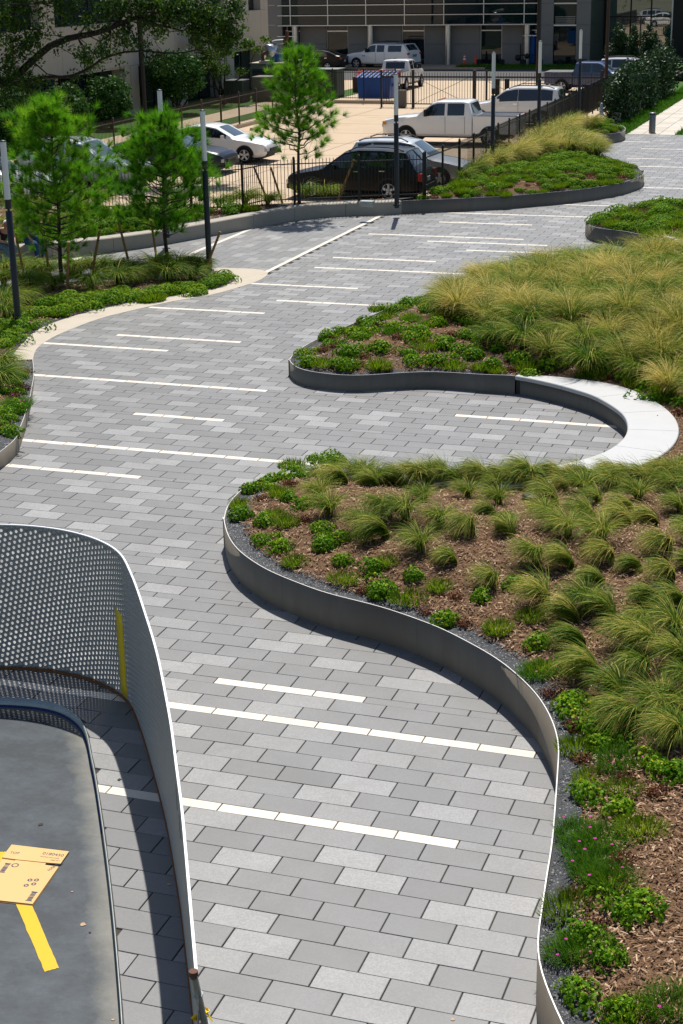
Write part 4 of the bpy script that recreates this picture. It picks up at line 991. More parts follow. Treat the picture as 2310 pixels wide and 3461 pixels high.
def scatter(poly_px, z, spacing, seed, n=4000, margin=120, bed=None):
    P = np.array([gp(x, y, z)[:2] for x, y in poly_px]); rg = np.random.default_rng(seed); lo, hi = P.min(0), P.max(0); pts = []
    C = lo + (hi-lo)*rg.random((n, 2)); C = C[inside(C, P)]; C = C[in_view(np.column_stack([C, np.full(len(C), z)]), margin)]
    if bed is not None: C = C[bed.look(C)[1] > .20]
    cell = {}
    for c in C:
        i, j = int(c[0]//spacing), int(c[1]//spacing)
        if all((c[0]-q[0])**2+(c[1]-q[1])**2 > spacing**2 for a in (-1, 0, 1) for b in (-1, 0, 1) for q in cell.get((i+a, j+b), ())): pts.append(c); cell.setdefault((i, j), []).append(c)
    return pts
# near right bed
tA = k3([(375,125),(372,180),(405,235),(530,100),(560,145),(640,110),(700,115),(575,225),(520,285),(590,310),(655,250),(715,190),(770,265),(705,355),(815,395),(860,175),(870,290),(960,200),(955,145),(1000,310),(1085,385),(1110,245),(1130,170),(1185,150),(1240,160),(1200,410),(1190,305),(1265,260),(1290,200),(1340,145),(1300,325),(1390,115),(1330,385),(1300,470),(1420,190),(1440,140),(1500,110),(1540,150),(1560,225),(1480,275),(1385,295),(1425,420),(1520,355),(1530,450),(1480,530),(1565,540),(1330,570),(1215,590),(1235,670),(1400,660),(1440,590),(1540,630),(1440,750),(1565,730),(1280,770),(1355,835),(1540,860),(1400,925),(1565,985),(945,465),(1115,530),(780,110),(1060,130),(905,110),(1590,100),(1600,300),(1610,420),(1595,800),(1250,540),(1470,680)], 700, 1500, 1.0268)
tA += k3([(x_, 118+16*((x_//47) % 2)) for x_ in range(455, 1640, 47)], 700, 1500, 1.0268)
tA += k3([(1000,120),(1300,240),(1345,60),(1180,60)], 1700, 2400, .4515)
_P0 = [bedAB.place(x, y)[:2] for x, y in tA]
for p in scatter(k3([(860,120),(1000,110),(1300,110),(1640,80),(1700,1000),(1560,960),(1400,880),(1330,700),(1230,520),(1000,300)], 700, 1500, 1.0268), .7, .60, 6, bed=bedAB):
    if all(np.hypot(*(p-q)) > .46 for q in _P0): put('grass_tuft', TU_A, bedAB, p[0], p[1], 'feathery green grass tuft arching over the mulch of the near right bed', 'grass tuft', 'grass tufts in the near right bed', .60, True, rz=rng.normal(0, .45))
for i, (x, y) in enumerate(tA):
    put('grass_tuft', TU_A, bedAB, x, y, 'feathery green grass tuft arching over the mulch of the near right bed', 'grass tuft', 'grass tufts in the near right bed', .62, rz=rng.normal(0, .45))
gs = k3([(180,110),(215,150),(140,160),(120,245),(200,265),(280,185),(320,210),(300,90),(240,100),(325,95),(190,325),(240,350),(375,285),(400,325),(455,395),(545,410),(690,440),(570,495),(602,490),(915,515),(1010,470),(790,590),(1090,665),(1190,750),(1205,855),(1290,950),(360,62),(440,62),(790,106),(160,130),(395,345),(445,318)], 700, 1500, 1.0268)
gs += k3([(520,10),(730,150),(820,240),(620,655),(870,770),(1200,450),(1290,500),(930,1510),(1030,1505),(580,1700),(850,1870),(560,2150),(880,2290),(760,285)], 1700, 2400, .4515)
for x, y in gs: put('sedum_clump', SED, bedAB, x, y, 'bright green broad-leaved clump on the mulch of the near right bed', 'plant', 'green clumps in the near right bed', .95)
fs_ = k3([(110,205),(225,240),(265,265),(590,395),(765,475),(670,515),(455,450),(290,395),(280,75),(1110,745),(960,615),(415,78),(245,170),(1070,575)], 700, 1500, 1.0268) + k3([(560,300),(640,520),(900,610),(1050,920),(505,1500),(960,2290),(820,1320)], 1700, 2400, .4515)
for x, y in fs_: put('feathery_plant', FEA, bedAB, x, y, 'yellow-green feathery plant low on the mulch of the near right bed', 'plant', 'feathery plants in the near right bed', .95)
rs_ = k3([(180,185),(265,135),(320,255),(510,490),(720,560),(820,510),(850,600),(1130,830),(1215,945),(285,140)], 700, 1500, 1.0268) + k3([(560,140),(600,390),(920,520),(1150,630),(900,1150),(530,1390),(700,1640)], 1700, 2400, .4515)
for x, y in rs_: put('reddish_plant', RED, bedAB, x, y, 'small dark red plant, half withered, on the mulch of the near right bed', 'plant', 'reddish plants in the near right bed', 1.0)
ds_ = k3([(880,410),(560,930),(650,1060),(700,1160),(820,1290),(500,1840),(620,1800),(1280,2230),(760,990),(690,1250)], 1700, 2400, .4515) + k3([(1095,760)], 700, 1500, 1.0268)
for x, y in ds_: put('pink_dianthus', DIA, bedAB, x, y, 'grassy green cushion with tiny pink flowers beside the dark gravel of the near right bed', 'plant', 'pink-flowered cushions in the near right bed', 1.0)
# middle right bed
gb = k3([(150,470),(210,405),(260,390),(280,515),(300,465),(385,350),(430,450),(480,375),(460,305),(580,385),(565,500),(650,358),(700,318),(590,272),(680,420),(735,458),(850,515),(940,490),(1065,510),(870,450),(800,412),(1120,470),(1280,515),(1350,558),(1440,560),(1560,655),(770,340),(350,400),(540,285),(500,300),(620,310)], 900, 780, .899)
for x, y in gb: put('sedum_clump', SED, bedAB, x, y, 'bright green broad-leaved clump at the nose of the middle right bed', 'plant', 'green clumps in the middle right bed', 1.25)
for p in scatter(k3([(110,490),(230,400),(400,310),(600,260),(700,320),(850,410),(960,440),(1180,480),(1400,550),(1568,650),(1568,700),(1400,605),(1250,545),(1080,535),(940,535),(500,540),(150,520)], 900, 780, .899), .4, .66, 8, bed=bedAB):
    u_ = rng.random()
    if u_ < .45: put('sedum_clump', SED, bedAB, p[0], p[1], 'bright green broad-leaved clump at the nose of the middle right bed', 'plant', 'green clumps in the middle right bed', 1.15, True)
    elif u_ < .72: put('feathery_plant', FEA, bedAB, p[0], p[1], 'yellow-green feathery plant at the nose of the middle right bed', 'plant', 'feathery plants in the middle right bed', 1.2, True)
    else: put('reddish_plant', RED, bedAB, p[0], p[1], 'small dark red plant at the nose of the middle right bed', 'plant', 'reddish plants in the middle right bed', 1.3, True)
fb_ = k3([(215,505),(360,392),(425,515),(420,300),(520,285),(600,440),(710,515),(810,520),(990,520),(1230,515),(1400,580),(1500,605),(550,275),(660,330),(330,380),(840,370),(240,400)], 900, 780, .899)
for x, y in fb_: put('feathery_plant', FEA, bedAB, x, y, 'yellow-green feathery plant at the nose of the middle right bed', 'plant', 'feathery plants in the middle right bed', 1.3)
for x, y in k3([(215,455),(260,440),(350,505),(372,480),(320,355),(650,498),(750,395),(920,525),(1300,555),(1490,630),(430,365),(490,405),(700,395),(1150,495)], 900, 780, .899): put('reddish_plant', RED, bedAB, x, y, 'small dark red plant at the nose of the middle right bed', 'plant', 'reddish plants in the middle right bed', 1.3)
for x, y in k3([(550,338),(620,358),(480,385),(1505,635)], 900, 780, .899): put('pink_dianthus', DIA, bedAB, x, y, 'grassy cushion with tiny pink flowers in the middle right bed', 'plant', 'pink-flowered cushions in the middle right bed', 1.1)
gB = scatter(k3([(630,262),(700,330),(770,360),(850,425),(960,430),(1040,480),(1180,475),(1300,510),(1400,530),(1480,570),(1568,600),(1800,700),(1900,60),(1568,110),(1200,125),(1000,150),(800,185),(660,225)], 900, 780, .899), .62, .54, 4, bed=bedAB)
for p in gB: put('grass_tuft', TU_B, bedAB, p[0], p[1], 'straw-tipped feathery grass tuft in the dense stand of the middle right bed', 'grass tuft', 'dense grass in the middle right bed', 1.12, True, rz=rng.normal(0, .9))
# left pine bed
tF = k3([(40,650),(120,640),(230,640),(350,660),(300,655),(30,720),(200,760),(240,780),(400,745),(520,640),(600,640),(560,645),(690,755),(730,640),(870,650),(900,720),(1000,700),(1050,690),(1100,640),(950,650),(1190,600),(1280,690),(1350,620),(1450,690),(1400,620),(1500,620),(20,830),(60,900),(40,960),(1180,640),(170,860),(800,640)], 0, 640, .4464)
for x, y in tF: put('grass_tuft', TU_F, bedF, x, y, 'dark green grass mound swept sideways under the staked pines', 'grass tuft', 'grass mounds under the pines', 1.0, rz=rng.normal(0, .35))
gF = k3([(340,880),(450,940),(300,950),(560,870),(640,850),(700,880),(620,920),(760,830),(850,860),(830,820),(980,830),(1040,840),(1100,820),(1200,800),(1280,800),(1240,820),(1420,790),(1460,770),(1480,785),(200,960),(80,1040),(60,1110),(120,1160),(20,1130),(40,1190),(180,1060),(500,830),(920,790)], 0, 640, .4464) + k3([(1180,375),(1230,400),(1150,410),(1110,430)], 0, 700, .6378)
for x, y in gF: put('sedum_clump', SEDL, bedF, x, y, 'bright green low clump along the beige concrete band under the pines', 'plant', 'green clumps under the pines', 1.0)
for x, y in k3([(470,960),(400,850),(520,900),(720,820),(900,800),(1150,840),(1330,790),(30,1080),(130,950)], 0, 640, .4464): put('feathery_plant', FEAL, bedF, x, y, 'yellow-green feathery plant in the bed under the pines', 'plant', 'feathery plants under the pines', 1.0)
# left steel-edged bed
for x, y in ((45,1262),(75,1275),(60,1300),(80,1330),(30,1330),(65,1375),(35,1395),(55,1420),(20,1440),(30,1470),(10,1400),(20,1290)): put('sedum_clump', SED, bedE, x, y, 'bright green clump in the small steel-edged left bed', 'plant', 'green clumps in the left bed', 1.0)
for x, y in ((95,1260),(88,1315),(50,1345),(48,1455)): put('reddish_plant', RED, bedE, x, y, 'dark red plant in the small steel-edged left bed', 'plant', 'reddish plants in the left bed', 1.3)
for x, y in ((60,1372),(42,1390)): put('pink_dianthus', DIA, bedE, x, y, 'pink-flowered cushion in the small steel-edged left bed', 'plant', 'pink-flowered cushions in the left bed', 1.2)
for x, y in ((0,1255),(-10,1310)): put('grass_tuft', TU_F, bedE, x, y, 'grass tuft hanging over the small steel-edged left bed', 'grass tuft', 'grass tufts in the left bed', 1.1)
# bed along the black fence: wind-swept grass on the crown, ground cover in front
gD = scatter([(1380,650),(1480,615),(1600,580),(1720,552),(1850,535),(1990,535),(2040,532),(1960,480),(1900,470),(1960,420),(1900,395),(1700,440),(1550,500),(1400,600)], .75, .62, 5, bed=bedD)
for p in gD: put('grass_tuft', TU_D, bedD, p[0], p[1], 'golden grass tuft swept sideways on the crown of the bed by the black fence', 'grass tuft', 'golden grass by the black fence', 1.12, True, rz=rng.normal(0, .25))
for x, y in ((1965,440),(2000,432)): put('grass_tuft', TU_D, bedD, x, y, 'short grass tuft at the far end of the bed by the black fence', 'grass tuft', 'far grass by the black fence', .9)
tG = k3([(120,150),(230,200),(560,190),(650,110),(430,60),(330,130),(150,230),(60,300)], 0, 640, .4464) + [(1100,665),(1030,668),(830,690),(780,690),(740,700),(900,690),(590,700),(500,720),(330,700),(250,720),(180,760)]
for x, y in tG: put('grass_tuft', TU_F, bedG, x, y, 'grass tuft in the shaded planting behind the concrete seat wall', 'grass tuft', 'grass behind the seat wall', 1.0)
# continuous ground cover: three beds, each one mass nobody could count
def carpet(name, label, bed, poly_px, z, spacing, seed, sc, mixw=(.62, .26, .12), n=9000, mesh_sets=None):
    pts = scatter(poly_px, z, spacing, seed, n, 120, bed); rg = np.random.default_rng(seed+1)
    for mat, src, w0, w1 in (('sedum_leaf', SEDL, 0, mixw[0]), ('feather_leaf', FEAL, mixw[0], mixw[0]+mixw[1]), ('red_leaf', REDL, mixw[0]+mixw[1], 1)):
        Vs, Fs, Ts, o_ = [], [], [], 0
        for p in pts:
            u_ = (math.sin(p[0]*12.9898+p[1]*78.233)*43758.5453) % 1
            if not (w0 <= u_ < w1): continue
            me = src[rg.integers(len(src))]; nv = len(me.vertices); V = np.empty(nv*3, np.float32); me.vertices.foreach_get('co', V); V = V.reshape(-1, 3)
            Fq = np.empty(len(me.loops), np.int32); me.loops.foreach_get('vertex_index', Fq); Fq = Fq.reshape(-1, 4)
            at_ = me.attributes['tone']; T = np.empty(len(at_.data), np.float32); at_.data.foreach_get('value', T)
            if len(T) == nv: T = T[Fq[:, 0]]
            a = rg.random()*6.28; s = sc*(.65+.75*rg.random()); c, s_ = math.cos(a)*s, math.sin(a)*s
            X = np.stack([V[:, 0]*c-V[:, 1]*s_+p[0], V[:, 0]*s_+V[:, 1]*c+p[1], V[:, 2]*s*1.1+bed.z(p[0], p[1])-.01], -1); Vs.append(X); Fs.append(Fq+o_); Ts.append(T); o_ += nv
        if Vs:
            o = link(name, mesh_np(name, np.concatenate(Vs), np.concatenate(Fs), mat, np.concatenate(Ts)), None, kind='stuff'); nm = {'sedum_leaf': 'bright green', 'feather_leaf': 'yellow-green feathery', 'red_leaf': 'dark reddish'}[mat]
            tag(o, nm+' '+label, 'ground cover')
carpet('ground_cover', 'ground cover filling the bed along the black fence', bedD, [(1370,700),(1380,660),(1500,600),(1620,575),(1750,540),(1900,525),(2000,530),(2110,560),(2180,600),(2160,640),(2000,680),(1700,712)], .6, .34, 21, .85, (.5, .28, .22))
carpet('ground_cover', 'ground cover at the far end of the bed by the fence', bedD, [(1880,490),(1900,455),(2020,415),(2110,425),(2100,450),(2000,475),(1960,495)], .6, .36, 22, .85)
carpet('ground_cover', 'ground cover filling the far right bed', bedC, [(1975,800),(1975,740),(2100,690),(2420,680),(2420,860),(2050,830)], .6, .33, 23, .85)
carpet('ground_cover', 'ground cover behind the concrete seat wall', bedG, [(1360,715),(1360,660),(1150,662),(900,690),(720,700),(500,700),(250,740),(0,790),(-100,810),(-100,880),(250,850),(700,780),(1000,725)], .55, .40, 24, .95, (.7, .25, .05))

# ---------------------------------------------------------------- mulch chips and gravel (uncountable)
def chips(bed, n, seed, name, label, dmin, dmax, near, far, box=None, size=(.060, .0125)):
    rg = np.random.default_rng(seed); lo, hi = bed.poly.min(0), bed.poly.max(0); 
    C = lo+(hi-lo)*rg.random((n*6, 2)); C = C[in_view(np.column_stack([C, np.full(len(C), .5)]), 60)]; dc = np.linalg.norm(C, axis=1)
    C = C[(dc > near) & (dc < far)]; dc = np.linalg.norm(C, axis=1); C = C[rg.random(len(C)) < np.clip((near+6)/dc, 0, 1)**1.6]
    z, d = bed.look(C); ok = (d > dmin) & (d < dmax); C, z = C[ok][:n], z[ok][:n]; n = len(C)
    a = rg.random(n)*6.28; ln = size[0]*(.4+rg.random(n)); w = size[1]*(.6+.9*rg.random(n)); ax = np.stack([np.cos(a), np.sin(a), rg.normal(0, .28, n)], -1)*ln[:, None]/2; sd_ = np.stack([-np.sin(a), np.cos(a), rg.normal(0, .4, n)], -1)*w[:, None]/2
    c = np.column_stack([C, z+.012+.02*rg.random(n)]); up = np.array([0, 0, .004])
    V = np.stack([c-ax-sd_*.7, c+ax-sd_, c+ax*.9+sd_, c-ax+sd_*.8, c-ax*.8+up, c+ax*.8+up], 1).reshape(-1, 3); b = (np.arange(n)*6)[:, None]
    F = np.concatenate([b+np.array(q)[None] for q in ((0,1,5,4),(3,4,5,2))] + [np.column_stack([b[:, 0]+i for i in (1,2,5,5)])*1 for _ in range(0)])
    T = np.tile(np.clip(rg.beta(1.6, 1.9, n)*1.05, 0, 1), 2)
    o = link(name, mesh_np(name, V, F, 'wood_chip', T), None, kind='stuff'); tag(o, label, 'mulch'); return o
chips(bedAB, 120000, 31, 'wood_mulch', 'brown shredded wood mulch covering the near right bed', .24, 99, 8, 27)
chips(bedAB, 18000, 32, 'wood_mulch', 'brown shredded wood mulch covering the middle right bed', .22, 99, 27, 46, size=(.075, .016))
chips(bedF, 4500, 33, 'wood_mulch', 'wood mulch between the grass mounds under the pines', .05, 99, 28, 60, size=(.09, .02))
chips(bedE, 2500, 34, 'wood_mulch', 'wood mulch in the small steel-edged left bed', .3, 99, 20, 60, size=(.07, .015))
chips(bedD, 4000, 36, 'wood_mulch', 'wood mulch between plants of the bed by the fence', .2, 99, 40, 90, size=(.10, .025))
chips(bedG, 4500, 35, 'wood_mulch', 'shaded wood mulch behind the concrete seat wall', .05, 99, 30, 70, size=(.11, .025))
def stones(bed, n, seed, name, label, w, near, far, size):
    rg = np.random.default_rng(seed); P = bed.line; seg = np.r_[0, np.cumsum(np.hypot(*np.diff(P[:, :2], axis=0).T))]
    s = rg.random(n*8)*seg[-1]; i = np.clip(np.searchsorted(seg, s)-1, 0, len(P)-2); f = (s-seg[i])/(seg[i+1]-seg[i]+1e-9); q = P[i, :2]+(P[i+1, :2]-P[i, :2])*f[:, None]
    q = q+rg.uniform(-w, w, (len(q), 2)); dq = np.linalg.norm(q, axis=1); q = q[(dq > near) & (dq < far)]; q = q[in_view(np.column_stack([q, np.full(len(q), .4)]), 40)]; 
    z, d = bed.look(q); ok = (d > .015) & (d < w); q, z = q[ok][:n], z[ok][:n]; n = len(q); r = size*(.6+.8*rg.random(n))
    O = np.array([(1,0,0),(-1,0,0),(0,1,0),(0,-1,0),(0,0,.75),(0,0,-.6)]); V = np.stack([q[:, 0], q[:, 1], z+.004], -1)[:, None]+O[None]*r[:, None, None]*rg.uniform(.6, 1.2, (n, 6, 1)); F0 = np.array([(0,2,4),(2,1,4),(1,3,4),(3,0,4)])
    F = (np.arange(n)*6)[:, None, None]+F0[None]; T = np.repeat(rg.random(n)**1.3, 4); o = link(name, mesh_np(name, V.reshape(-1, 3), F.reshape(-1, 3), 'gravel', T), None, kind='stuff'); tag(o, label, 'gravel')
stones(bedAB, 26000, 41, 'dark_gravel', 'dark grey gravel strip inside the near right steel wall', .36, 8, 26, .0105)
stones(bedAB, 9000, 42, 'dark_gravel', 'dark grey gravel strip inside the middle right wall and behind the bench', 1.25, 26, 45, .014)
stones(bedE, 3500, 43, 'dark_gravel', 'dark grey gravel strip in the small left bed', .4, 20, 50, .013)

# ---------------------------------------------------------------- trees
def limb(p0, p1, r0, r1, rg, n=6, wob=.05, sag=0.0):
    p0, p1 = np.asarray(p0, float), np.asarray(p1, float); t = np.linspace(0, 1, n); L_ = np.linalg.norm(p1-p0)
    P = p0 + (p1-p0)*t[:, None]; P[1:-1] += rg.normal(0, wob*L_, (n-2, 3))*np.array([1, 1, .6]); P[:, 2] += sag*np.sin(t*math.pi)*L_
    return P, r0+(r1-r0)*t
def needle_tuft(rg, n=46, ln=.24, w=.0085):
    """one spray of needles pointing along +z"""
    a = rg.random(n)*6.28; th = np.clip(rg.normal(.62, .28, n), .05, 1.35); d = np.stack([np.sin(th)*np.cos(a), np.sin(th)*np.sin(a), np.cos(th)], -1); l = ln*(.7+.45*rg.random(n)); b = np.stack([np.zeros(n), np.zeros(n), -.10*rg.random(n)], -1)
    s = np.cross(d, rg.normal(0, 1, (n, 3))); s = unit(s)*w/2; e = b+d*l[:, None]; e[:, 2] -= .02*np.sin(th)
    return np.stack([b-s, b+s, e], 1)
def frame_to(d):
    d = d/np.linalg.norm(d); a = np.cross(d, (0, 0, 1.) if abs(d[2]) < .95 else (1., 0, 0)); a /= np.linalg.norm(a); return np.stack([a, np.cross(d, a), d], -1)
def pine(name, label, base, H_, R_, seed, z0=.9, nbr=34, shape=None, lean=(0, 0), ntuft=7, dens=1.0, trunk_r=.062, ends=()):
    rg = np.random.default_rng(seed); t = thing(name, label, 'pine tree', tuple(base), 0, 'young staked pines')
    top = np.array([lean[0], lean[1], H_]); tr = MB(); P, r = limb((0, 0, -.1), top, trunk_r, .012, rg, 9, .006); tr.tube(P, r, 9)
    tufts = []; wood = MB()
    def trunk_at(z): f = np.clip(z/H_, 0, 1)*(len(P)-1); i = min(int(f), len(P)-2); return P[i]+(P[i+1]-P[i])*(f-i)
    targets = []
    for k in range(nbr):
        f = (k+.5)/nbr; z = z0+(H_-z0)*f**.92; rad = R_*np.interp(f, [0, .12, .35, .6, .85, 1], shape or [.55, .95, 1, .78, .42, .12])*(.5+.75*rg.random()); az = k*2.4+rg.normal(0, .35); targets.append((z, rad, az, .35+.45*f))
    for (z, rad, az, up) in targets + list(ends):
        c = trunk_at(z); e = c+np.array([math.cos(az)*rad, math.sin(az)*rad, rad*up]); B, br = limb(c, e, .010+.016*rad/R_, .004, rg, 6, .03, -.06); wood.tube(B, br, 5, False)
        nt_ = max(2, int(ntuft*rad/R_*np.interp(z/H_, [.15, .55], [.45, 1.0])+1))
        for q in range(nt_):
            s = 1-(q/nt_)*.48 if q else 1.0; i = s*(len(B)-1); i0 = min(int(i), len(B)-2); pt = B[i0]+(B[i0+1]-B[i0])*(i-i0); d = unit(B[-1]-B[-2])+np.array([0, 0, .45])+rg.normal(0, .5, 3)*(.4 if q == 0 else 1)
            side = rg.normal(0, .15*rad+.03, 3)*(0 if q == 0 else 1); tp = pt+side; tufts.append((tp, d))
            if q: wood.tube([pt, tp], .004, 4, False)
    for q in range(5): tufts.append((top-np.array([0, 0, .14*q])+rg.normal(0, .04, 3), np.array([rg.normal(0, .35), rg.normal(0, .35), 1.0])))
    N = []; T = []
    for c, d in tufts:
        if rg.random() > dens: continue
        nd = needle_tuft(rg, 95, .25+.09*rg.random()); M = frame_to(d); N.append(nd @ M.T + c); hz = np.clip(c[2]/H_, 0, 1); T.append(np.clip(rg.random(len(nd))*.4+.08+.52*rg.random(), 0, 1))
    N = np.concatenate(N); T = np.concatenate(T); tr.build('trunk', 'bark', t); wood.build('limbs', 'bark', t)
    link('crown', mesh_np('crown', N.reshape(-1, 3), np.arange(len(N)*3).reshape(-1, 3), 'pine_needle', T), t); return t
def bz(bed, x, y): p = bed.place(x, y); return p
p1, p2 = bz(bedF, 212, 950), bz(bedF, 567, 905); p3 = bz(bedG, 1013, 688)
pine('pine_tree', 'tallest staked pine, bushy, left of the pine bed beside the black lamp', p1, 4.55, 1.32, 501, .75, 72, [.7, .98, 1.0, .74, .50, .16], ntuft=11, dens=1.0)
pine('pine_tree', 'staked bushy pine right in the pine bed, in front of the silver SUV', p2, 4.0, 1.38, 502, .95, 70, [.7, .98, 1, .78, .46, .14], ntuft=11, dens=1.0)
pine('pine_tree', 'slender open pine behind the concrete seat wall, in front of the black SUV', p3, 4.75, 1.3, 503, 1.6, 62, [.85, 1.0, .85, .62, .45, .2], ntuft=9, dens=1.0)

def stake(px0, px1, bed, label):
    b0 = bed.place(*px0); d = ray(*px1); t_ = b0[1]/d[1]; e = CAM+d*t_; e = e if e[2] > .5 else b0+np.array([0, 0, 1.1])
    t = thing('tree_stake', label, 'tree stake', tuple(b0), 0, 'wooden tree stakes'); v = e-b0
    b = MB(); b.tube([-v*.08, v*.5, v], [.035, .034, .033], 10); b.build('pole', 'stake_wood', t); b = MB(); b.tube([v*.80, v*.815], .038, 10); b.build('tie', 'joint', t)
K = .4464
for (a, b_, lb) in (((190,680),(118,330),'leaning stake behind the black lamp, by the seated men'),((378,670),(330,300),'leaning stake just left of the tallest pine trunk'),((510,780),(522,400),'upright short stake just right of the tallest pine trunk'),((688,680),(757,310),'stake between the two pines, leaning right'),((1000,640),(900,250),'stake leaning left, left of the right pine trunk'),((1195,570),(1145,235),'stake behind the right pine, just left of its trunk')):
    stake((a[0]*K, 640+a[1]*K), (b_[0]*K, 640+b_[1]*K), bedF, 'brown wooden '+lb)
stake((688,925),(745,783), bedF, 'brown wooden stake leaning right beside the lamp base at the bed tip')
for a, b_, lb in (((560+612*.574,350+598*.574),(560+520*.574,350+372*.574),'leftmost leaning stake in front of the front fence'),((560+688*.574,350+585*.574),(560+620*.574,350+375*.574),'second leaning stake in front of the front fence, left of the open pine'),((560+1015*.574,350+570*.574),(560+1110*.574,350+332*.574),'stake leaning right in front of the black SUV')):
    stake(a, b_, bedG, 'brown wooden '+lb)

# ---------------------------------------------------------------- leafy trees and shrubs
def leaf_cloud(name, mat, centers, radii, n, size, seed, shell=.55, flat=1.0, tone0=.0):
    rg = np.random.default_rng(seed); C = np.asarray(centers, float); Rr = np.asarray(radii, float); w = Rr**2; w = w/w.sum(); k = rg.choice(len(C), n, p=w); d = unit(rg.normal(0, 1, (n, 3))); q = np.where(rg.random(n) < shell, .88+.16*rg.random(n), rg.random(n)**.5)
    P = C[k]+d*(Rr[k]*q)[:, None]*np.array([1, 1, flat]); N = unit(d+rg.normal(0, .7, (n, 3))); V, F = leaf_quads(P, N, size*(.6+.8*rg.random(n)), rg, .6); T = np.clip(rg.random(n)*.75+tone0+.25*rg.random(len(C))[k], 0, 1)
    return mesh_np(name, V, F, mat, T)
def topiary(name, label, base, c, rx, rz, seed, stems=4, mat='topiary_leaf', n=5200, size=.085, cat='tree', lumps=90, group='clipped trees by the left building'):
    rg = np.random.default_rng(seed); t = thing(name, label, cat, tuple(base), 0, group); rel_ = np.array([0, 0, c])
    d = unit(rg.normal(0, 1, (lumps, 3))); C = rel_+d*np.array([rx*.72, rx*.72, rz*.72]); link('crown', leaf_cloud('crown', mat, C, np.full(lumps, rx*.27), n, size, seed+1), t)
    b = MB()
    for k in range(stems):
        a = k*6.28/stems+.4; e = rel_+np.array([math.cos(a)*rx*.5, math.sin(a)*rx*.5, -rz*.3]); P, r = limb((math.cos(a)*.06, math.sin(a)*.06, -.05), e, .06 if stems > 1 else .10, .03, rg, 5, .06); b.tube(P, r, 7)
    b.build('trunk', 'oak_bark', t); return t
def shrub_at(x, y, v_or_none, **k): pass
g1 = gp(600, 445); topiary('clipped_tree', 'broad domed clipped tree on several stems, right of the tall dark pole', (-38.7, 85.0, 0), 2.1, 1.8, 1.35, 601, 5, n=8000, size=.08)
topiary('clipped_tree', 'smaller rounded clipped tree by the left building, left of the tall dark pole', (-38.7, 76.5, 0), 1.5, 1.35, 1.25, 602, 1, n=5600, size=.075)
topiary('clipped_tree', 'dark yellowish clipped tree at the far left behind the bushy pine', (-38.4, 66.3, 0), 1.5, 1.6, 1.4, 603, 2, n=6000, size=.08)
topiary('clipped_tree', 'dark shrubby tree behind the tallest pine, in the shade of the oak', (-38.5, 71.5, 0), 1.4, 1.3, 1.3, 604, 2, n=5200, size=.08)
# thin open tree right of the domed tree
rg = np.random.default_rng(71); ot = thing('small_tree', 'thin open tree with bare lower stems between the domed tree and the generator', 'tree', (-38.5, 91.3, 0)); b = MB(); cs = []
for k in range(9):
    e = np.array([rg.normal(0, .9), rg.normal(0, .9), 2.0+1.7*rg.random()]); P, r = limb((0, 0, -.1), e, .07, .012, rg, 6, .05); b.tube(P, r, 6)
    for q in range(5): cs.append(e+rg.normal(0, .38, 3))
b.build('trunk', 'oak_bark', ot); link('crown', leaf_cloud('crown', 'oak_leaf', cs, np.full(len(cs), .42), 4200, .075, 72, .25, .7, .18), ot)
# columnar hollies along the path and in front of the lobby
def column_shrub(label, base, h, r, seed, group='dark hollies along the path'):
    rg = np.random.default_rng(seed); t = thing('holly_shrub', label, 'shrub', tuple(base), 0, group); n = 16; z = np.linspace(.25, h-.2, n); C = np.stack([rg.normal(0, r*.28, n), rg.normal(0, r*.28, n), z], -1); R2 = r*np.clip(np.interp(z/h, [0, .2, .6, 1], [.7, 1, .85, .28]), .2, 1)*.8
    link('foliage', leaf_cloud('foliage', 'holly_leaf', C, R2, 3200, .075, seed+1, .65), t); b = MB(); b.tube([(0, 0, -.1), (0, 0, h*.6)], [.05, .03], 6); b.build('stem', 'oak_bark', t)
for k in range(9):
    column_shrub(['nearest dark holly at the path end of the hedge','second holly of the path hedge','third holly of the path hedge','fourth holly of the path hedge','fifth holly of the path hedge','sixth holly of the path hedge','seventh holly of the path hedge','eighth holly of the path hedge','farthest holly of the path hedge'][k]+', right of the fence', (-13.75+rng.normal(0, .08), 83.4+k*2.25, 0), 2.55+.06*k+.3*rng.random(), .88, 620+k)
for k, (x, v_) in enumerate(((2080, 118), (2102, 119), (2140, 120), (2185, 121), (2212, 121.5))):
    g = onv(x, 190, v_); column_shrub(['slim dark shrub nearest the dark pole, before the lobby glass','second slim shrub before the lobby glass','third slim shrub before the lobby glass','fourth slim shrub before the lobby glass','rightmost slim shrub before the lobby glass'][k], (g[0], v_, 0), (3.6, 3.5, 3.4, 3.3, 2.9)[k], .62, 640+k, 'slim shrubs before the lobby')
column_shrub('dark broad holly at the right picture edge beside the path', (-9.0, 108, 0), 3.0, 1.3, 650); column_shrub('dark holly at the right picture edge behind the path', (-9.6, 113, 0), 3.4, 1.4, 652)
# tall grass verge beside the path
def grass_strip(name, label, x0, x1, y0, y1, n, seed, h=.22, zoff=0):
    rg = np.random.default_rng(seed); base = np.stack([rg.uniform(x0, x1, n), rg.uniform(y0, y1, n), np.full(n, -.02)], -1); V, F, T = ribbons(base, rg.random(n)*6.28, h*(.5+.8*rg.random(n)), np.full(n, .03), .6+.9*rg.random(n), 2, rg, rg.random(n)*.5, .2+.3*rg.random(n))
    tag(link(name, mesh_np(name, V, F, 'dianthus_leaf', T), None, kind='stuff'), label, 'grass')
grass_strip('liriope_grass', 'green liriope border between the hollies and the beige path', -13.3, -12.2, 77.5, 112, 9000, 81)
grass_strip('liriope_grass', 'green liriope border at the right picture edge beside the beige path', -10.0, -8.8, 77.7, 100, 3000, 82)

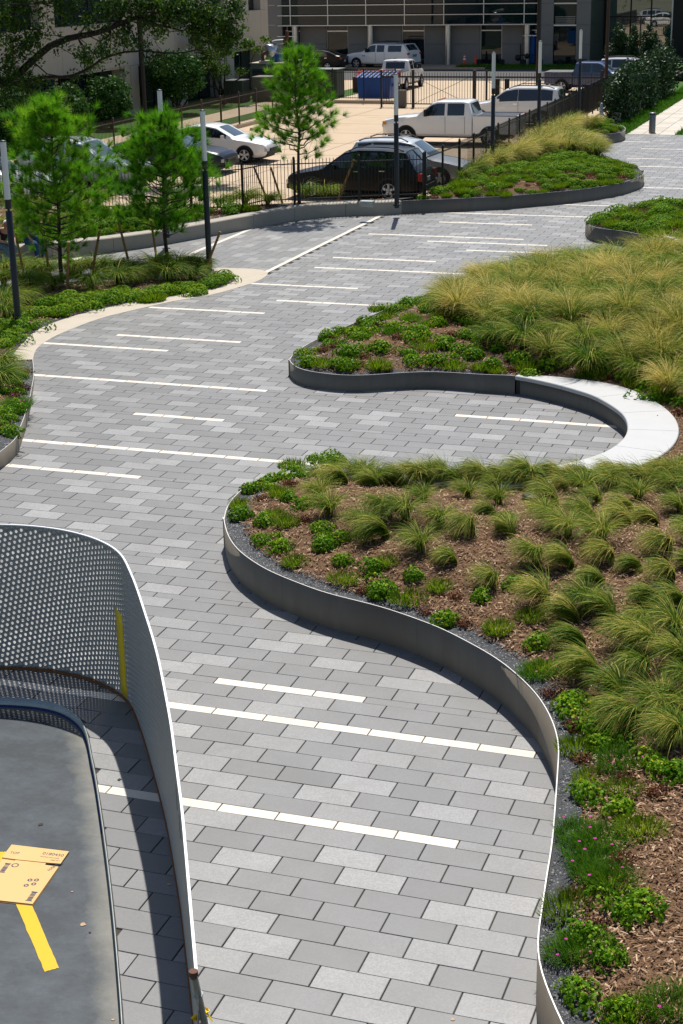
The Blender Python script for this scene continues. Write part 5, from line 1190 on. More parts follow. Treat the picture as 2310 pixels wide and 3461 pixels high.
# ---------------------------------------------------------------- oak reaching in from the left
rg = np.random.default_rng(91); OD = 62.0
oak = thing('oak_tree', 'large dark oak whose limbs reach across the top left in front of the pale building', 'oak tree', tuple(np.array([*(CAM+ray(-420, 300)*(62.0/(ray(-420, 300) @ np.array([-sy_, cy_, 0]))))[:2], 0]))); oo = np.array([*(CAM+ray(-420, 300)*(62.0/(ray(-420, 300) @ np.array([-sy_, cy_, 0]))))[:2], 0])
def op(x, y, d=OD): r = ray(x, y); return CAM + r*(d/(r @ np.array([-sy_, cy_, 0]))) - oo
wood = MB(); tips = []
def olimb(pts, r0, r1, d0, d1):
    P = np.array([op(x, y, d0+(d1-d0)*i/(len(pts)-1)) for i, (x, y) in enumerate(pts)]); P = catmull(P, .35); wood.tube(P, np.linspace(r0, r1, len(P)), 8); return P
def twigs(P, n, ln, leaves=True, f0=.15):
    for k in range(n):
        i = int((f0+(1-f0)*rg.random())*(len(P)-1)); c = P[i]; d = unit(rg.normal(0, 1, 3)+np.array([0, 0, -.25])); e = c+d*ln*(.4+rg.random()*.9); B, r = limb(c, e, .022, .006, rg, 4, .1); wood.tube(B, r, 4, False)
        if leaves:
            for q in (1, .75, .5): tips.append(c+(e-c)*q)
wood.tube([(0, 0, -.2), (.05, 0, 2.0), (.1, 0, 5), (.2, .2, 9.5)], [.42, .34, .30, .14], 12)
A1 = olimb([(-420,345),(-300,330),(-120,310),(30,270),(100,215),(170,155),(230,130),(330,110),(420,75),(520,40),(620,10)], .21, .06, OD, OD+2); A2 = olimb([(-420,325),(-200,300),(0,290),(140,262),(240,258),(310,225),(345,200),(420,176),(480,172),(600,180),(700,160)], .11, .02, OD-.5, OD+1.5)
A3 = olimb([(-420,190),(-200,120),(0,70),(60,20),(120,-30)], .16, .06, OD+1, OD+2); A4 = olimb([(470,65),(520,80),(600,100),(680,118),(730,140)], .05, .012, OD+1.5, OD+2); A5 = olimb([(395,82),(400,72),(430,30),(500,-30)], .07, .03, OD+1.4, OD+2.5); A6 = olimb([(120,215),(160,250),(250,262)], .03, .01, OD, OD-.4)
A7 = olimb([(500,48),(570,40),(640,48),(720,70),(800,95)], .05, .014, OD+2, OD+2.5); A8 = olimb([(-415,90),(-100,20),(90,14),(180,12)], .06, .012, OD+.5, OD)
twigs(A1, 60, 1.5); twigs(A2, 14, .7, True, .3); twigs(A3, 34, 1.5); twigs(A4, 8, .9, False); twigs(A5, 20, 1.2); twigs(A7, 30, 1.1, True, .1); twigs(A8, 14, .8)
def blob(x, y, r, d, n):
    c = op(x, y, d); tips.extend(list(c+rg.normal(0, r*.5, (n, 3))))
for x, y, r, d, n in ((60,150,.75,OD+.5,34),(130,120,.5,OD+.5,18),(30,60,.8,OD+1,34),(110,30,.7,OD+1,26),(20,215,.5,OD,16),(380,40,.8,OD+1.5,40),(450,20,.8,OD+1.6,34),(540,30,.9,OD+2,44),(620,30,.9,OD+2,50),(700,35,.9,OD+2.2,50),(760,70,.75,OD+2.2,42),(790,30,.6,OD+2.2,26),(720,110,.7,OD+2.2,34),(745,150,.55,OD+2,24),(680,85,.6,OD+2,24),(260,50,.6,OD+1,20),(200,20,.6,OD+1,18),(300,195,.3,OD,12),(350,185,.3,OD,10),(60,260,.6,OD-.5,14),(20,330,.6,OD-.5,14),(790,130,.35,OD+2,12)): blob(x, y, r, d, n)
wood.build('limbs', 'oak_bark', oak); tips = np.array(tips); link('crown', leaf_cloud('crown', 'oak_leaf', tips, np.full(len(tips), .26), 21000, .062, 92, .2), oak)
up = []  # unseen oak canopy above the view, added to shade the lawn and building
for k in range(150):
    a, r_, z_ = rg.random()*6.28, 7.5*math.sqrt(rg.random()), 6.8+4.5*rg.random(); c_ = np.array([math.cos(a)*r_+1.5, math.sin(a)*r_+3.0, z_])
    if px(c_+oo)[1] < -60: up.append(c_); 
wood2 = MB()
for c_ in up[::4]: B, r = limb((.2, .2, 6.2+rg.random()), c_, .07, .015, rg, 5, .06); wood2.tube(B, r, 5, False)
wood2.build('unseen_upper_limbs', 'oak_bark', oak); link('unseen_upper_crown', leaf_cloud('unseen_upper_crown', 'oak_leaf', up, np.full(len(up), .95), 16000, .10, 95, .3), oak)

# ---------------------------------------------------------------- lamps and poles
def lamp(base, h, label, rz=0):
    t = thing('bollard_lamp', label, 'street lamp', tuple(base), rz, 'slim column lamps'); zg = h*.628; zd = h*.69
    b = MB(); b.lathe([(.078, -.1), (.078, zg-.005), (.072, zg)], 18); b.build('column', 'lamp_black', t)
    b = MB(); b.lathe([(.03, zg-.01), (.03, zg+.055)], 12); b.build('neck', 'lamp_black', t)
    b = MB(); b.lathe([(.070, zg+.05), (.072, zg+.06), (.072, zd)], 18); b.build('collar', 'lamp_black', t)
    b = MB(); b.lathe([(.070, zd+.001), (.070, h-.03)], 20); b.build('diffuser', 'lamp_diffuser', t)
    b = MB(); b.lathe([(.075, h-.029), (.075, h-.008), (.05, h), (.012, h+.012), (0, h+.012)], 18); b.build('cap', 'lamp_black', t)
    b = MB(); b.lathe([(.13, -.02), (.13, .015), (.115, .02)], 16); b.build('base_plate', 'lamp_black', t); b = MB()
    for k in range(4): a = k*1.571+.6; b.lathe([(.014, .02), (.014, .05), (0, .055)], 6, (math.cos(a)*.105, math.sin(a)*.105, 0))
    b.build('anchor_bolts', 'galvanised', t); return t
pL = bedF.place(63, 1100); lamp(pL, 4.22, 'black column lamp with white tube, leftmost, in the pine bed')
p_ = gp(709, 916); lamp((p_[0], p_[1], .006), 4.28, 'black column lamp at the tip of the pine bed, behind the right pine')
lamp((-15.35, 50.5, .40), 4.14, 'black column lamp at the end of the concrete seat wall, before the black SUV')
for p, lb in (((-14.75, 61.2), 'column lamp before the white crew-cab pickup, left of three along the right fence'), ((-14.72, 69.4), 'column lamp by the tall dark pole, middle of three along the right fence'), ((-14.75, 78.7), 'column lamp farthest right along the black fence, nearest the hollies')):
    lamp((p[0], p[1], bedD.z(*p) if p[1] < 78 else .45), 4.24, lb)
lamp((-20.3, 43.4, bedG.z(-20.3, 43.4)), 4.15, 'column lamp half hidden behind the top of the right pine')
def tall_pole(u, v, r, label, mat, h=9.5):
    t = thing('light_pole', label, 'light pole', (u, v, 0), 0, 'tall dark light poles'); b = MB(); b.lathe([(r, .5), (r*.9, h)], 8, sm=False); b.build('shaft', mat, t); b = MB(); b.lathe([(r*1.9, -.1), (r*1.9, .5)], 16); b.build('footing', 'lot_concrete', t)
tall_pole(-37.5, 78.2, .15, 'tall dark square pole before the left building, among the oak branches', 'pole_dark'); tall_pole(-18.1, 84.9, .12, 'tall black pole behind the white SUV, against the glass building', 'pole_dark'); tall_pole(-16.5, 96.3, .10, 'tall brown pole at the far corner, left of the hollies', 'pole_brown')

# ---------------------------------------------------------------- fences
def resamp_line(P, step):
    P = np.asarray(P, float); s = np.r_[0, np.cumsum(np.hypot(*np.diff(P[:, :2], axis=0).T))]; n = max(2, int(round(s[-1]/step))+1); q = np.linspace(0, s[-1], n); return np.column_stack([np.interp(q, s, P[:, k]) for k in range(P.shape[1])])
def fence(name, label, P, mat, pitch=.115, post=2.4, h=1.4, single=False, rails=(.12, -.16), pick=.016, hi=None, posts_at=None):
    """P: (x, y, base z); vertical bars with spear tips, square posts, two rails"""
    P = np.asarray(P, float); o0 = P[0].copy(); t = thing(name, label, 'fence', tuple(o0)); Q = P-o0
    bars = resamp_line(Q, pitch); pk = MB(); w = pick/2; pk.box(-w, w, -w, w, .04, h-.06); pk.add([(-w*1.5,-w*1.5,h-.06),(w*1.5,-w*1.5,h-.06),(w*1.5,w*1.5,h-.06),(-w*1.5,w*1.5,h-.06),(0,0,h+.02)], [(0,1,4),(1,2,4),(2,3,4),(3,0,4),(3,2,1,0)]); me = pk.mesh('picket', mat)
    if single:
        for b in bars: link('picket', me, t, tuple(b))
    else:
        V = np.empty(len(me.vertices)*3, np.float32); me.vertices.foreach_get('co', V); V = V.reshape(-1, 3); fs = [tuple(p.vertices) for p in me.polygons]
        A = (bars[:, None]+V[None]).reshape(-1, 3); F = [tuple(i+k*len(V) for i in f) for k in range(len(bars)) for f in fs]; link('pickets', mesh_np('pickets', A, F, mat), t, kind='stuff')
    pts = resamp_line(Q, post) if posts_at is None else np.asarray(posts_at)-o0
    pb = MB(); pb.box(-.032, .032, -.032, .032, -.1, h+.04); pb.add([(-.04,-.04,h+.04),(.04,-.04,h+.04),(.04,.04,h+.04),(-.04,.04,h+.04),(0,0,h+.085)], [(0,1,4),(1,2,4),(2,3,4),(3,0,4),(3,2,1,0)]); pm = pb.mesh('post', mat)
    for b in pts: link('post', pm, t, tuple(b))
    for rz in rails:
        z = rz if rz > 0 else h+rz
        for a, b in zip(Q[:-1], Q[1:]):
            rb = MB(); d = b-a; l = np.linalg.norm(d); dn = d/l; sd_ = np.array([-dn[1], dn[0], 0])*.017; rb.obox((a+b)/2+np.array([0, 0, z]), d/2, sd_, (0, 0, .017)); rb.build('rail', mat, t)
    return t
fence('iron_fence', 'black spear-topped iron fence behind the seat wall, in front of the black SUV', [(-19.85,48.3,.45),(-19.6,49.4,.45),(-16.8,51.15,.43),(-14.93,52.2,.42)], 'fence_black', .118, 1.9, 1.42, True)
fence('iron_fence', 'black spear-topped iron fence on the left behind the pines, in front of the silver SUV', [(-28.5,46.7,.45),(-23.9,47.2,.45),(-20.4,47.6,.45),(-19.85,48.3,.45)], 'fence_black', .118, 1.9, 1.42, True)
fence('iron_fence', 'long black iron fence along the right of the parking lot, rising to the hollies', resamp_line([(-14.9,52.3,.40),(-14.72,55.9,.40),(-14.87,69.9,.38),(-15.18,80.8,.3),(-15.63,92.0,.2)], 5), 'fence_black', .115, 2.0, 1.47)
fence('iron_fence', 'brown spear-topped fence on the kerb before the left building', [(-32.3,57,.13),(-32.3,92.9,.13)], 'fence_brown', .125, 2.4, 1.55)
fence('iron_fence', 'dark iron fence in front of the blue dumpster', [(-32.3,93.3,.16),(-28.4,93.3,.16)], 'fence_black', .14, 2.2, 1.75)
gate = thing('sliding_gate', 'wide dark sliding gate with crossed braces across the back of the lot', 'gate', (-28.6, 91.0, 0))
b = MB(); bars = np.arange(.05, 12.9, .16)
for x in bars: b.box(x-.011, x+.011, -.011, .011, .14, 1.9)
link('pickets', b.mesh('pickets', 'fence_black'), gate, kind='stuff')
for z, th in ((.16, .03), (1.66, .045)): b = MB(); b.box(0, 12.9, -.03, .03, z-th, z+th); b.build('rail', 'fence_black', gate)
for x0 in (2.1, 5.9, 9.4):
    for s_ in (0, 1):
        b = MB(); b.tube([(x0, .02, .2 if s_ else 1.62), (x0+3.1, .02, 1.62 if s_ else .2)], .012, 6); b.build('brace', 'fence_black', gate)
for x, r_p in ((.1, .05), (2.0, .07), (5.6, .09), (6.3, .05), (12.8, .07)): b = MB(); b.box(x-r_p, x+r_p, -.12-r_p, -.12+r_p, -.05, 2.05); b.build('post', 'fence_black', gate)
b = MB(); b.box(1.15, 1.62, -.5, -.1, 0, .95, .02); tag(b.build('gate_motor', 'cabinet_brown', None, (-28.6, 91.0, 0)), 'brown gate motor box beside the blue dumpster fence', 'motor box')
for x in (6.8, 7.35): b = MB(); b.box(x-.13, x+.13, .35, .5, .3, 1.55, .02); b.build('upright_panel', 'pole_dark', gate)

# ---------------------------------------------------------------- left building of pale precast panels
UL = -40.8
lb = thing('office_building', 'pale precast concrete building with dark windows, behind the oak at top left', 'building', (UL, 55, 0))
def lbox(v0, v1, z0, z1, x0=0.0, x1=-.35, name='panel', mat='precast', par=None):
    b = MB(); b.box(min(x0, x1), max(x0, x1), v0-55+.012, v1-55-.012, z0+.008, z1-.008); return b.build(name, mat, par or lb)
b = MB(); b.box(-14, -.9, 0, 49.9, -.1, 12); b.build('core', 'dark_room', lb)
cols = [(55, 56.4), (60.5, 61.9), (69.1, 70.7), (82.9, 84.55), (90.0, 91.1), (96.5, 98.6), (103.4, 104.85)]
for a, c in cols:
    lbox(a, a+.42*(c-a), 0, 2.7, 0, -1.0, 'column'); lbox(a+.42*(c-a), c, 0, 2.7, .03, -1.0, 'column'); lbox(a, c, -.02, .9, .034, -.02, 'plinth')
v = 55.0
while v < 104.8:
    e = min(v+2.31, 104.85); lbox(v, e, 2.7, 5.05, 0.015, -1.0, 'spandrel'); v = e
b = MB(); b.box(-.9, -.05, 0, 49.85, 2.6, 2.69); b.build('soffit', 'precast', lb)
piers = [(55, 56.2), (64.6, 66.0), (73.7, 75.25), (82.9, 84.5), (88.0, 89.2), (93.2, 94.6), (97.5, 99.0), (100.3, 101.4), (103.5, 104.85)]
for a, c in piers: lbox(a, a+.5*(c-a), 5.05, 8.9, 0.02, -.9, 'pier'); lbox(a+.5*(c-a), c, 5.05, 8.9, .02, -.9, 'pier')
v = 55.0
while v < 104.8: e = min(v+4.6, 104.85); lbox(v, e, 8.9, 12, 0.015, -1, 'spandrel'); v = e
for (a, c), (d, e) in zip(piers[:-1], piers[1:]):
    w = lbox(c, d, 5.05, 8.9, -.45, -.5, 'window', 'facade_glass'); n = max(1, int((d-c)/1.5))
    for k in range(1, n): lbox(c+(d-c)*k/n-.04, c+(d-c)*k/n+.04, 5.05, 8.9, -.40, -.45, 'mullion', 'pole_dark', w)
for (a, c), (d, e) in zip(cols[:-1], cols[1:]):
    w = lbox(c, d, .0, 2.62, -.80, -.86, 'window', 'facade_glass'); n = max(1, int((d-c)/1.4))
    for k in range(1, n): lbox(c+(d-c)*k/n-.04, c+(d-c)*k/n+.04, 0, 2.62, -.74, -.8, 'mullion', 'pole_dark', w)
b = MB(); b.box(.02, .14, 92.2-55, 92.5-55, 3.9, 4.35); b.build('wall_lamp', 'pole_dark', lb)
b = MB(); b.box(-14, -1.0, 49.86, 50.2, 0, 12); b.build('end_wall', 'precast', lb)

# ---------------------------------------------------------------- glass building at the back
VB = 127.0
gb_ = thing('glass_building', 'grey building with a dark ribbon of glass, metal fins and steel columns at the back', 'building', (-49.6, VB, 0)); GO = np.array([-49.6, VB, 0])
def gbox(u0, u1, v0, v1, z0, z1, name, mat, par=None): b = MB(); b.box(u0-GO[0], u1-GO[0], v0-VB, v1-VB, z0, z1); return b.build(name, mat, par or gb_)
gbox(-49.5, -23.2, VB+1.9, VB+12, -.05, 10, 'core', 'dark_room')
def panel_stack(u0, u1, v0, zs, mat='grey_panel'):
    for a, c in zip(zs[:-1], zs[1:]): gbox(u0+.012, u1-.012, v0, v0+.2, a+.01, c-.01, 'panel', mat)
panel_stack(-49.5, -48.2, VB, [0, 1.64, 3.19, 4.72, 6.3, 8, 10])
for a, c in ((-47.0,-44.76),(-42.91,-41.2),(-41.2,-38.36),(-36.51,-34.4),(-34.4,-31.95),(-30.2,-28.5)): panel_stack(a, c, VB+.9, [0, 1.64, 3.1])
for a, c in ((-48.2,-47.0),(-44.76,-42.91),(-38.36,-36.51),(-31.95,-30.2),(-28.5,-27.3)):
    w = gbox(a, c, VB+1.15, VB+1.19, 0, 3.1, 'window', 'facade_glass'); gbox(a, a+.05, VB+1.05, VB+1.15, 0, 3.1, 'frame', 'aluminium', w); gbox(c-.05, c, VB+1.05, VB+1.15, 0, 3.1, 'frame', 'aluminium', w); gbox(a+.05, c-.05, VB+1.05, VB+1.15, 2.62, 2.7, 'transom', 'aluminium', w)
gbox(-48.2, -27.35, VB+.02, VB+1.2, 3.11, 3.2, 'soffit', 'grey_panel')
for k in range(9):
    u0, u1 = (-48.2, -47.44) if k == 0 else (-47.44+3.2*(k-1)+.03, min(-47.44+3.2*k, -27.35))
    if u1-u0 < .2: continue
    for z in np.arange(3.2, 9.5, .775): gbox(u0, u1-.03, VB-.02, VB+.02, z+.03, z+.745, 'glass_pane', 'facade_glass')
for z in np.arange(3.14, 9.6, .775): gbox(-48.5, -27.2, VB-.22, VB-.03, z-.03, z+.03, 'fin', 'aluminium')
for k in range(8):
    u = -47.44+3.2*k
    if u < -27.2: gbox(u-.03, u+.03, VB-.10, VB+.03, 3.17, 9.5, 'mullion', 'aluminium')
for u in (-47.2, -40.8, -34.4, -28.05):
    b = MB(); b.lathe([(.26, 0), (.26, 3.12)], 20, (u-GO[0], .35, 0)); b.build('column', 'stainless', gb_)
gbox(-48.6, -46.9, VB-.2, VB-.05, 2.28, 2.34, 'fin', 'aluminium'); gbox(-28.3, -27.2, VB-.2, VB-.05, 2.28, 2.34, 'fin', 'aluminium')
panel_stack(-27.2, -25.95, VB, [0, 1.64, 3.07, 4.67, 6.3, 8, 10]); panel_stack(-24.2, -23.1, VB, [0, 1.64, 3.07, 4.67, 6.3, 8, 10])
for a, c in ((0, 3.0), (3.12, 4.6), (4.74, 9.9)):
    w = gbox(-25.9, -24.25, VB+.2, VB+.24, a, c, 'window', 'facade_glass'); gbox(-25.95, -24.2, VB+.05, VB+.19, c, c+.1, 'transom', 'aluminium', w)
for z in (3.2, 3.35, 3.5, 3.65): gbox(-25.85, -24.3, VB+.12, VB+.14, z, z+.02, 'guard_rail', 'aluminium')
for k in range(3): panel_z = None
for v0 in np.arange(VB+.25, VB+5.9, 1.9):
    for a, c in ((0, 1.7), (1.7, 3.1), (3.1, 4.7), (4.7, 7)): gbox(-23.25, -23.12, v0, v0+1.87, a+.01, c-.01, 'side_panel', 'cabinet_green')
lob = thing('glass_lobby', 'tall green-tinted glass lobby reflecting the lawn and parked cars, top right', 'building', (-23, 133, 0))
def bx2(u0, u1, v0, v1, z0, z1, name, mat, par=lob): b = MB(); b.box(u0+23, u1+23, v0-133, v1-133, z0, z1); return b.build(name, mat, par)
ux = [-22.95, -21.0, -19.4, -17.75]
for a, c in zip(ux[:-1], ux[1:]):
    for z0, z1 in ((0, 3.4), (3.5, 7.0), (7.1, 10)): bx2(a+.05, c-.05, 133, 133.04, z0, z1, 'pane', 'lobby_glass')
for u in ux: bx2(u-.05, u+.05, 132.9, 133.1, 0, 10, 'mullion', 'aluminium' if u == ux[-1] else 'pole_dark')
for z in (3.4, 7.0): bx2(-22.9, -17.8, 132.92, 133.08, z+.005, z+.095, 'transom', 'pole_dark')
bx2(-22.95, -17.7, 136, 136.2, 0, 10, 'back_wall', 'dark_room'); bx2(-17.65, -16.7, 132.6, 136, 0, 10, 'dark_pier', 'pole_dark'); bx2(-16.65, -4, 132.4, 136, 0, 10, 'end_wall', 'grey_panel')
# gas meter pipework by the building
gm = thing('gas_meter', 'dark gas meter and pipes against the grey wall beside the last steel column', 'gas meter', (-28.3, 126.2, .1)); b = MB(); b.tube([(0,0,0),(0,0,1.6)], .06, 8); b.build('riser', 'pole_dark', gm); b = MB(); b.tube([(0,0,.8),(1.1,0,.8),(1.1,0,.1)], .05, 8); b.build('pipe', 'pole_dark', gm); b = MB(); b.lathe([(0,.0),(.2,.08),(.24,.25),(.2,.42),(0,.5)], 12, (-.2,0,.35)); b.build('regulator', 'pole_dark', gm); b = MB(); b.lathe([(0,.0),(.17,.06),(.2,.2),(.17,.36),(0,.42)], 12, (.5,0,.5)); b.build('meter', 'pole_dark', gm)
b = MB(); b.box(-28.2+28, -27.45+28, -.4, .0, .15, 2.4, .08); tag(b.build('portable_toilet', 'plastic_blue', None, (-28, VB+.95, .0)), 'blue upright cabin between the last steel column and the dark pole', 'cabin')
for u in (-31.4, -29.6, -27.9, -26.6, -25.1, -24.0, -23.2): b = MB(); b.box(-.18, .18, -.15, .15, .1, .62, .03); tag(b.build('ground_box', 'plastic_dark', None, (u, 125.5, 0)), 'small dark box standing in the green strip along the back building', 'box', 'dark boxes in the green strip')
grass_strip('shrub_strip', 'low green planting along the foot of the back building', -33, -22, 124.0, 126.2, 6000, 83, .35)

# ---------------------------------------------------------------- plant yard: generator, cabinets, dumpster, planter
gen = thing('generator', 'grey-green generator housing with louvres and silencer on its roof', 'generator', (-38.6, 96, 0))
b = MB(); b.box(0, 2.2, 0, 3.8, 0, 2.05, .02); b.build('housing', 'generator_green', gen); b = MB(); b.box(-.05, 2.25, -.05, 3.85, 2.055, 2.11); b.build('roof', 'concrete_band', gen)
b = MB()
for z in np.arange(.5, 1.75, .09): b.box(.12, 1.6, -.03, -.005, z, z+.05)
b.build('louvre', 'plastic_dark', gen, kind='stuff'); b = MB(); b.box(2.205, 2.23, .4, 3.2, .9, 1.8); b.build('side_panel', 'facade_glass', gen)
b = MB(); b.lathe([(.0, -.5), (.42, -.5), (.48, -.4), (.48, .4), (.42, .5), (0, .5)], 20, (.95, 1.0, 2.72), 'y'); b.build('silencer', 'stainless', gen); b = MB(); b.box(1.05, 1.7, .6, 1.4, 2.115, 2.6); b.build('saddle', 'pool_blue', gen)
b = MB(); b.tube([(.75,.25,2.1),(.72,.25,2.55),(.85,.3,2.72),(.95,.5,2.72)], .10, 10); b.build('exhaust_elbow', 'rust_pipe', gen); b = MB(); b.tube([(.7,1.2,3.1),(1.2,1.3,3.28),(1.75,1.3,3.32)], .15, 12); b.build('duct', 'galvanised', gen); b = MB(); b.tube([(1.75,1.3,3.32),(1.95,1.3,3.42),(2.0,1.3,3.95)], .12, 10); b.build('stack', 'rust_pipe', gen); b = MB(); b.tube([(.55,.1,2.15),(1.25,.1,2.15)], .09, 10); b.build('cross_pipe', 'concrete_band', gen)
b = MB(); b.box(0, 1.6, 0, 1.3, 0, 1.45, .03); cab = b.build('utility_cabinet', 'cabinet_brown', None, (-37.6, 93.6, 0)); tag(cab, 'brown utility cabinet with an orange label in front of the generator', 'utility cabinet'); b = MB(); b.box(1.28, 1.42, -.006, -.001, 1.12, 1.3); b.build('warning_label', 'amber', cab)
b = MB(); b.box(0, 1.2, 0, 1.2, 0, 1.3, .03); tag(b.build('utility_cabinet', 'cabinet_green', None, (-39.0, 92.6, 0)), 'dark green utility cabinet left of the brown one', 'utility cabinet')
b = MB(); b.box(0, 1.9, 0, 1.5, 0, 1.62, .04); gx = b.build('transformer', 'cabinet_green', None, (-35.2, 97.0, 0)); tag(gx, 'dark green transformer box behind the slender pine, near the flower planter', 'transformer'); b = MB(); b.box(-.06, 1.96, -.06, 1.56, 1.625, 1.68); b.build('lid', 'generator_green', gx)
b = MB(); b.box(-40.2, -38.9, 125.9, 126.05, .1, .95); tag(b.build('red_barrier', 'red_panel', None, (-8.3, 0, 0)), 'red barrier panel at the foot of the grey wall beside the generator', 'barrier')
dp = thing('dumpster', 'blue plastic-lidded dumpster behind the iron fence', 'dumpster', (-30.0, 94.9, 0)); b = MB(); b.extr([(-1.0, .15), (.95, .15), (1.05, 1.35), (-1.05, 1.35)], -.7, .7); b.build('bin', 'plastic_blue', dp); b = MB()
b.add([(-1.1,-.8,1.355),(1.1,-.8,1.355),(1.1,.8,1.62),(-1.1,.8,1.62),(-1.1,-.8,1.40),(1.1,-.8,1.40),(1.1,.8,1.67),(-1.1,.8,1.67)], [(0,3,2,1),(4,5,6,7),(0,1,5,4),(1,2,6,5),(2,3,7,6),(3,0,4,7)]); b.build('lid', 'plastic_blue', dp)
for k in range(8): x = -.95+k*.27; b = MB(); b.add([(x,-.8,1.402),(x+.11,-.8,1.402),(x+.11,.8,1.672),(x,.8,1.672),(x,-.8,1.44),(x+.11,-.8,1.44),(x+.11,.8,1.71),(x,.8,1.71)], [(0,3,2,1),(4,5,6,7),(0,1,5,4),(1,2,6,5),(2,3,7,6),(3,0,4,7)]); b.build('lid_rib', 'plastic_dark', dp)
for s_ in (-1, 1): b = MB(); b.box(s_*1.08-.06, s_*1.08+.06, -.35, .35, .85, 1.0); b.build('fork_pocket', 'plastic_blue', dp)
pl_ = thing('brick_planter', 'dark brick planter full of red blooms behind the iron fence', 'planter', (-33.6, 101, 0)); b = MB(); b.box(0, 2.6, 0, 1.6, 0, .95, .02); b.build('box', 'brick', pl_); link('blooms', leaf_cloud('blooms', 'bloom', [(x, .8, 1.05) for x in np.linspace(.2, 2.4, 10)], np.full(10, .3), 900, .06, 88), pl_)
for u in (-33.0, -31.9): b = MB(); b.box(-.16, .16, -.16, .16, 0, 1.25, .03); tag(b.build('stone_post', 'concrete_band', None, (u+.6, 103.5, 0)), ('left' if u < -32.5 else 'right')+' of two short pale posts behind the brick planter', 'post', 'short pale posts')
for (u, v, lb_) in ((-32.7, 126.0, 'orange traffic cone with white bands standing before the grey wall'), (-31.9, 126.4, 'second orange cone behind the first, before the dark window')):
    t = thing('traffic_cone', lb_, 'traffic cone', (u, v, .1)); b = MB(); b.lathe([(.17,.05),(.10,.45),(.05,.85),(.035,.9),(0,.9)], 14); b.build('body', 'cone_orange', t); b = MB(); b.box(-.22,.22,-.22,.22,0,.05); b.build('foot', 'cone_orange', t)
    if v < 126.2: b = MB(); b.lathe([(.118,.45),(.094,.58)], 14); b.build('band', 'reflective_white', t); b = MB(); b.lathe([(.085,.66),(.069,.76)], 14); b.build('band', 'reflective_white', t)
# bollards on the path
for (x, y, h, lb_) in ((1550+1350*.4847, 925*.4847, .93, 'round brushed metal bollard standing on the beige path'),):
    g = gp(x, y); t = thing('path_bollard', lb_, 'bollard', (g[0], g[1], 0)); b = MB(); b.lathe([(.155, 0), (.155, h-.02), (.14, h), (0, h)], 24); b.build('body', 'bollard_metal', t); b = MB(); b.lathe([(.158, h-.10), (.158, h-.07)], 24); b.build('slot', 'plastic_dark', t)
g = gp(1550+1023*.4847, 830*.4847+20); b = MB(); b.lathe([(.07, 0), (.07, 1.0), (0, 1.02)], 14); tag(b.build('thin_bollard', 'galvanised', None, (g[0]-.3, g[1]+.6, 0)), 'thin grey post at the end of the grassy bed by the hollies', 'post'); g = gp(1550+1090*.4847, 860*.4847); b = MB(); b.box(-.22, .22, -.15, .15, 0, .5, .02); tag(b.build('ground_box', 'concrete_seat', None, (g[0], g[1]+.5, 0)), 'small grey box between the grassy bed and the hollies', 'box')
b = MB(); b.box(-.22, .22, -.12, .12, 0, .18, .01); q_ = bedG.place(1242, 706); tag(b.build('ground_light', 'galvanised', None, (q_[0], q_[1], q_[2]+.08)), 'small metal light box in the ground cover before the black SUV', 'light')
q_ = bedAB.place(1805, 1690); b = MB(); b.lathe([(.17, -.05), (.17, .07), (.14, .09), (0, .09)], 16); tag(b.build('irrigation_cap', 'pole_dark', None, tuple(q_)), 'round black cap lying among the grass tufts below the bench', 'cap')
# wheel stops
for u, v in ((-31.0, 74.5), (-31.0, 77.8), (-30.6, 81.3), (-31.0, 84.4)):
    b = MB(); b.extr([(-.11, 0), (.11, 0), (.07, .14), (-.07, .14)], -.9, .9); tag(b.build('wheel_stop', 'lot_concrete', None, (u, v, -.03)), 'low concrete wheel stop along the brown fence kerb', 'wheel stop', 'wheel stops by the brown fence')

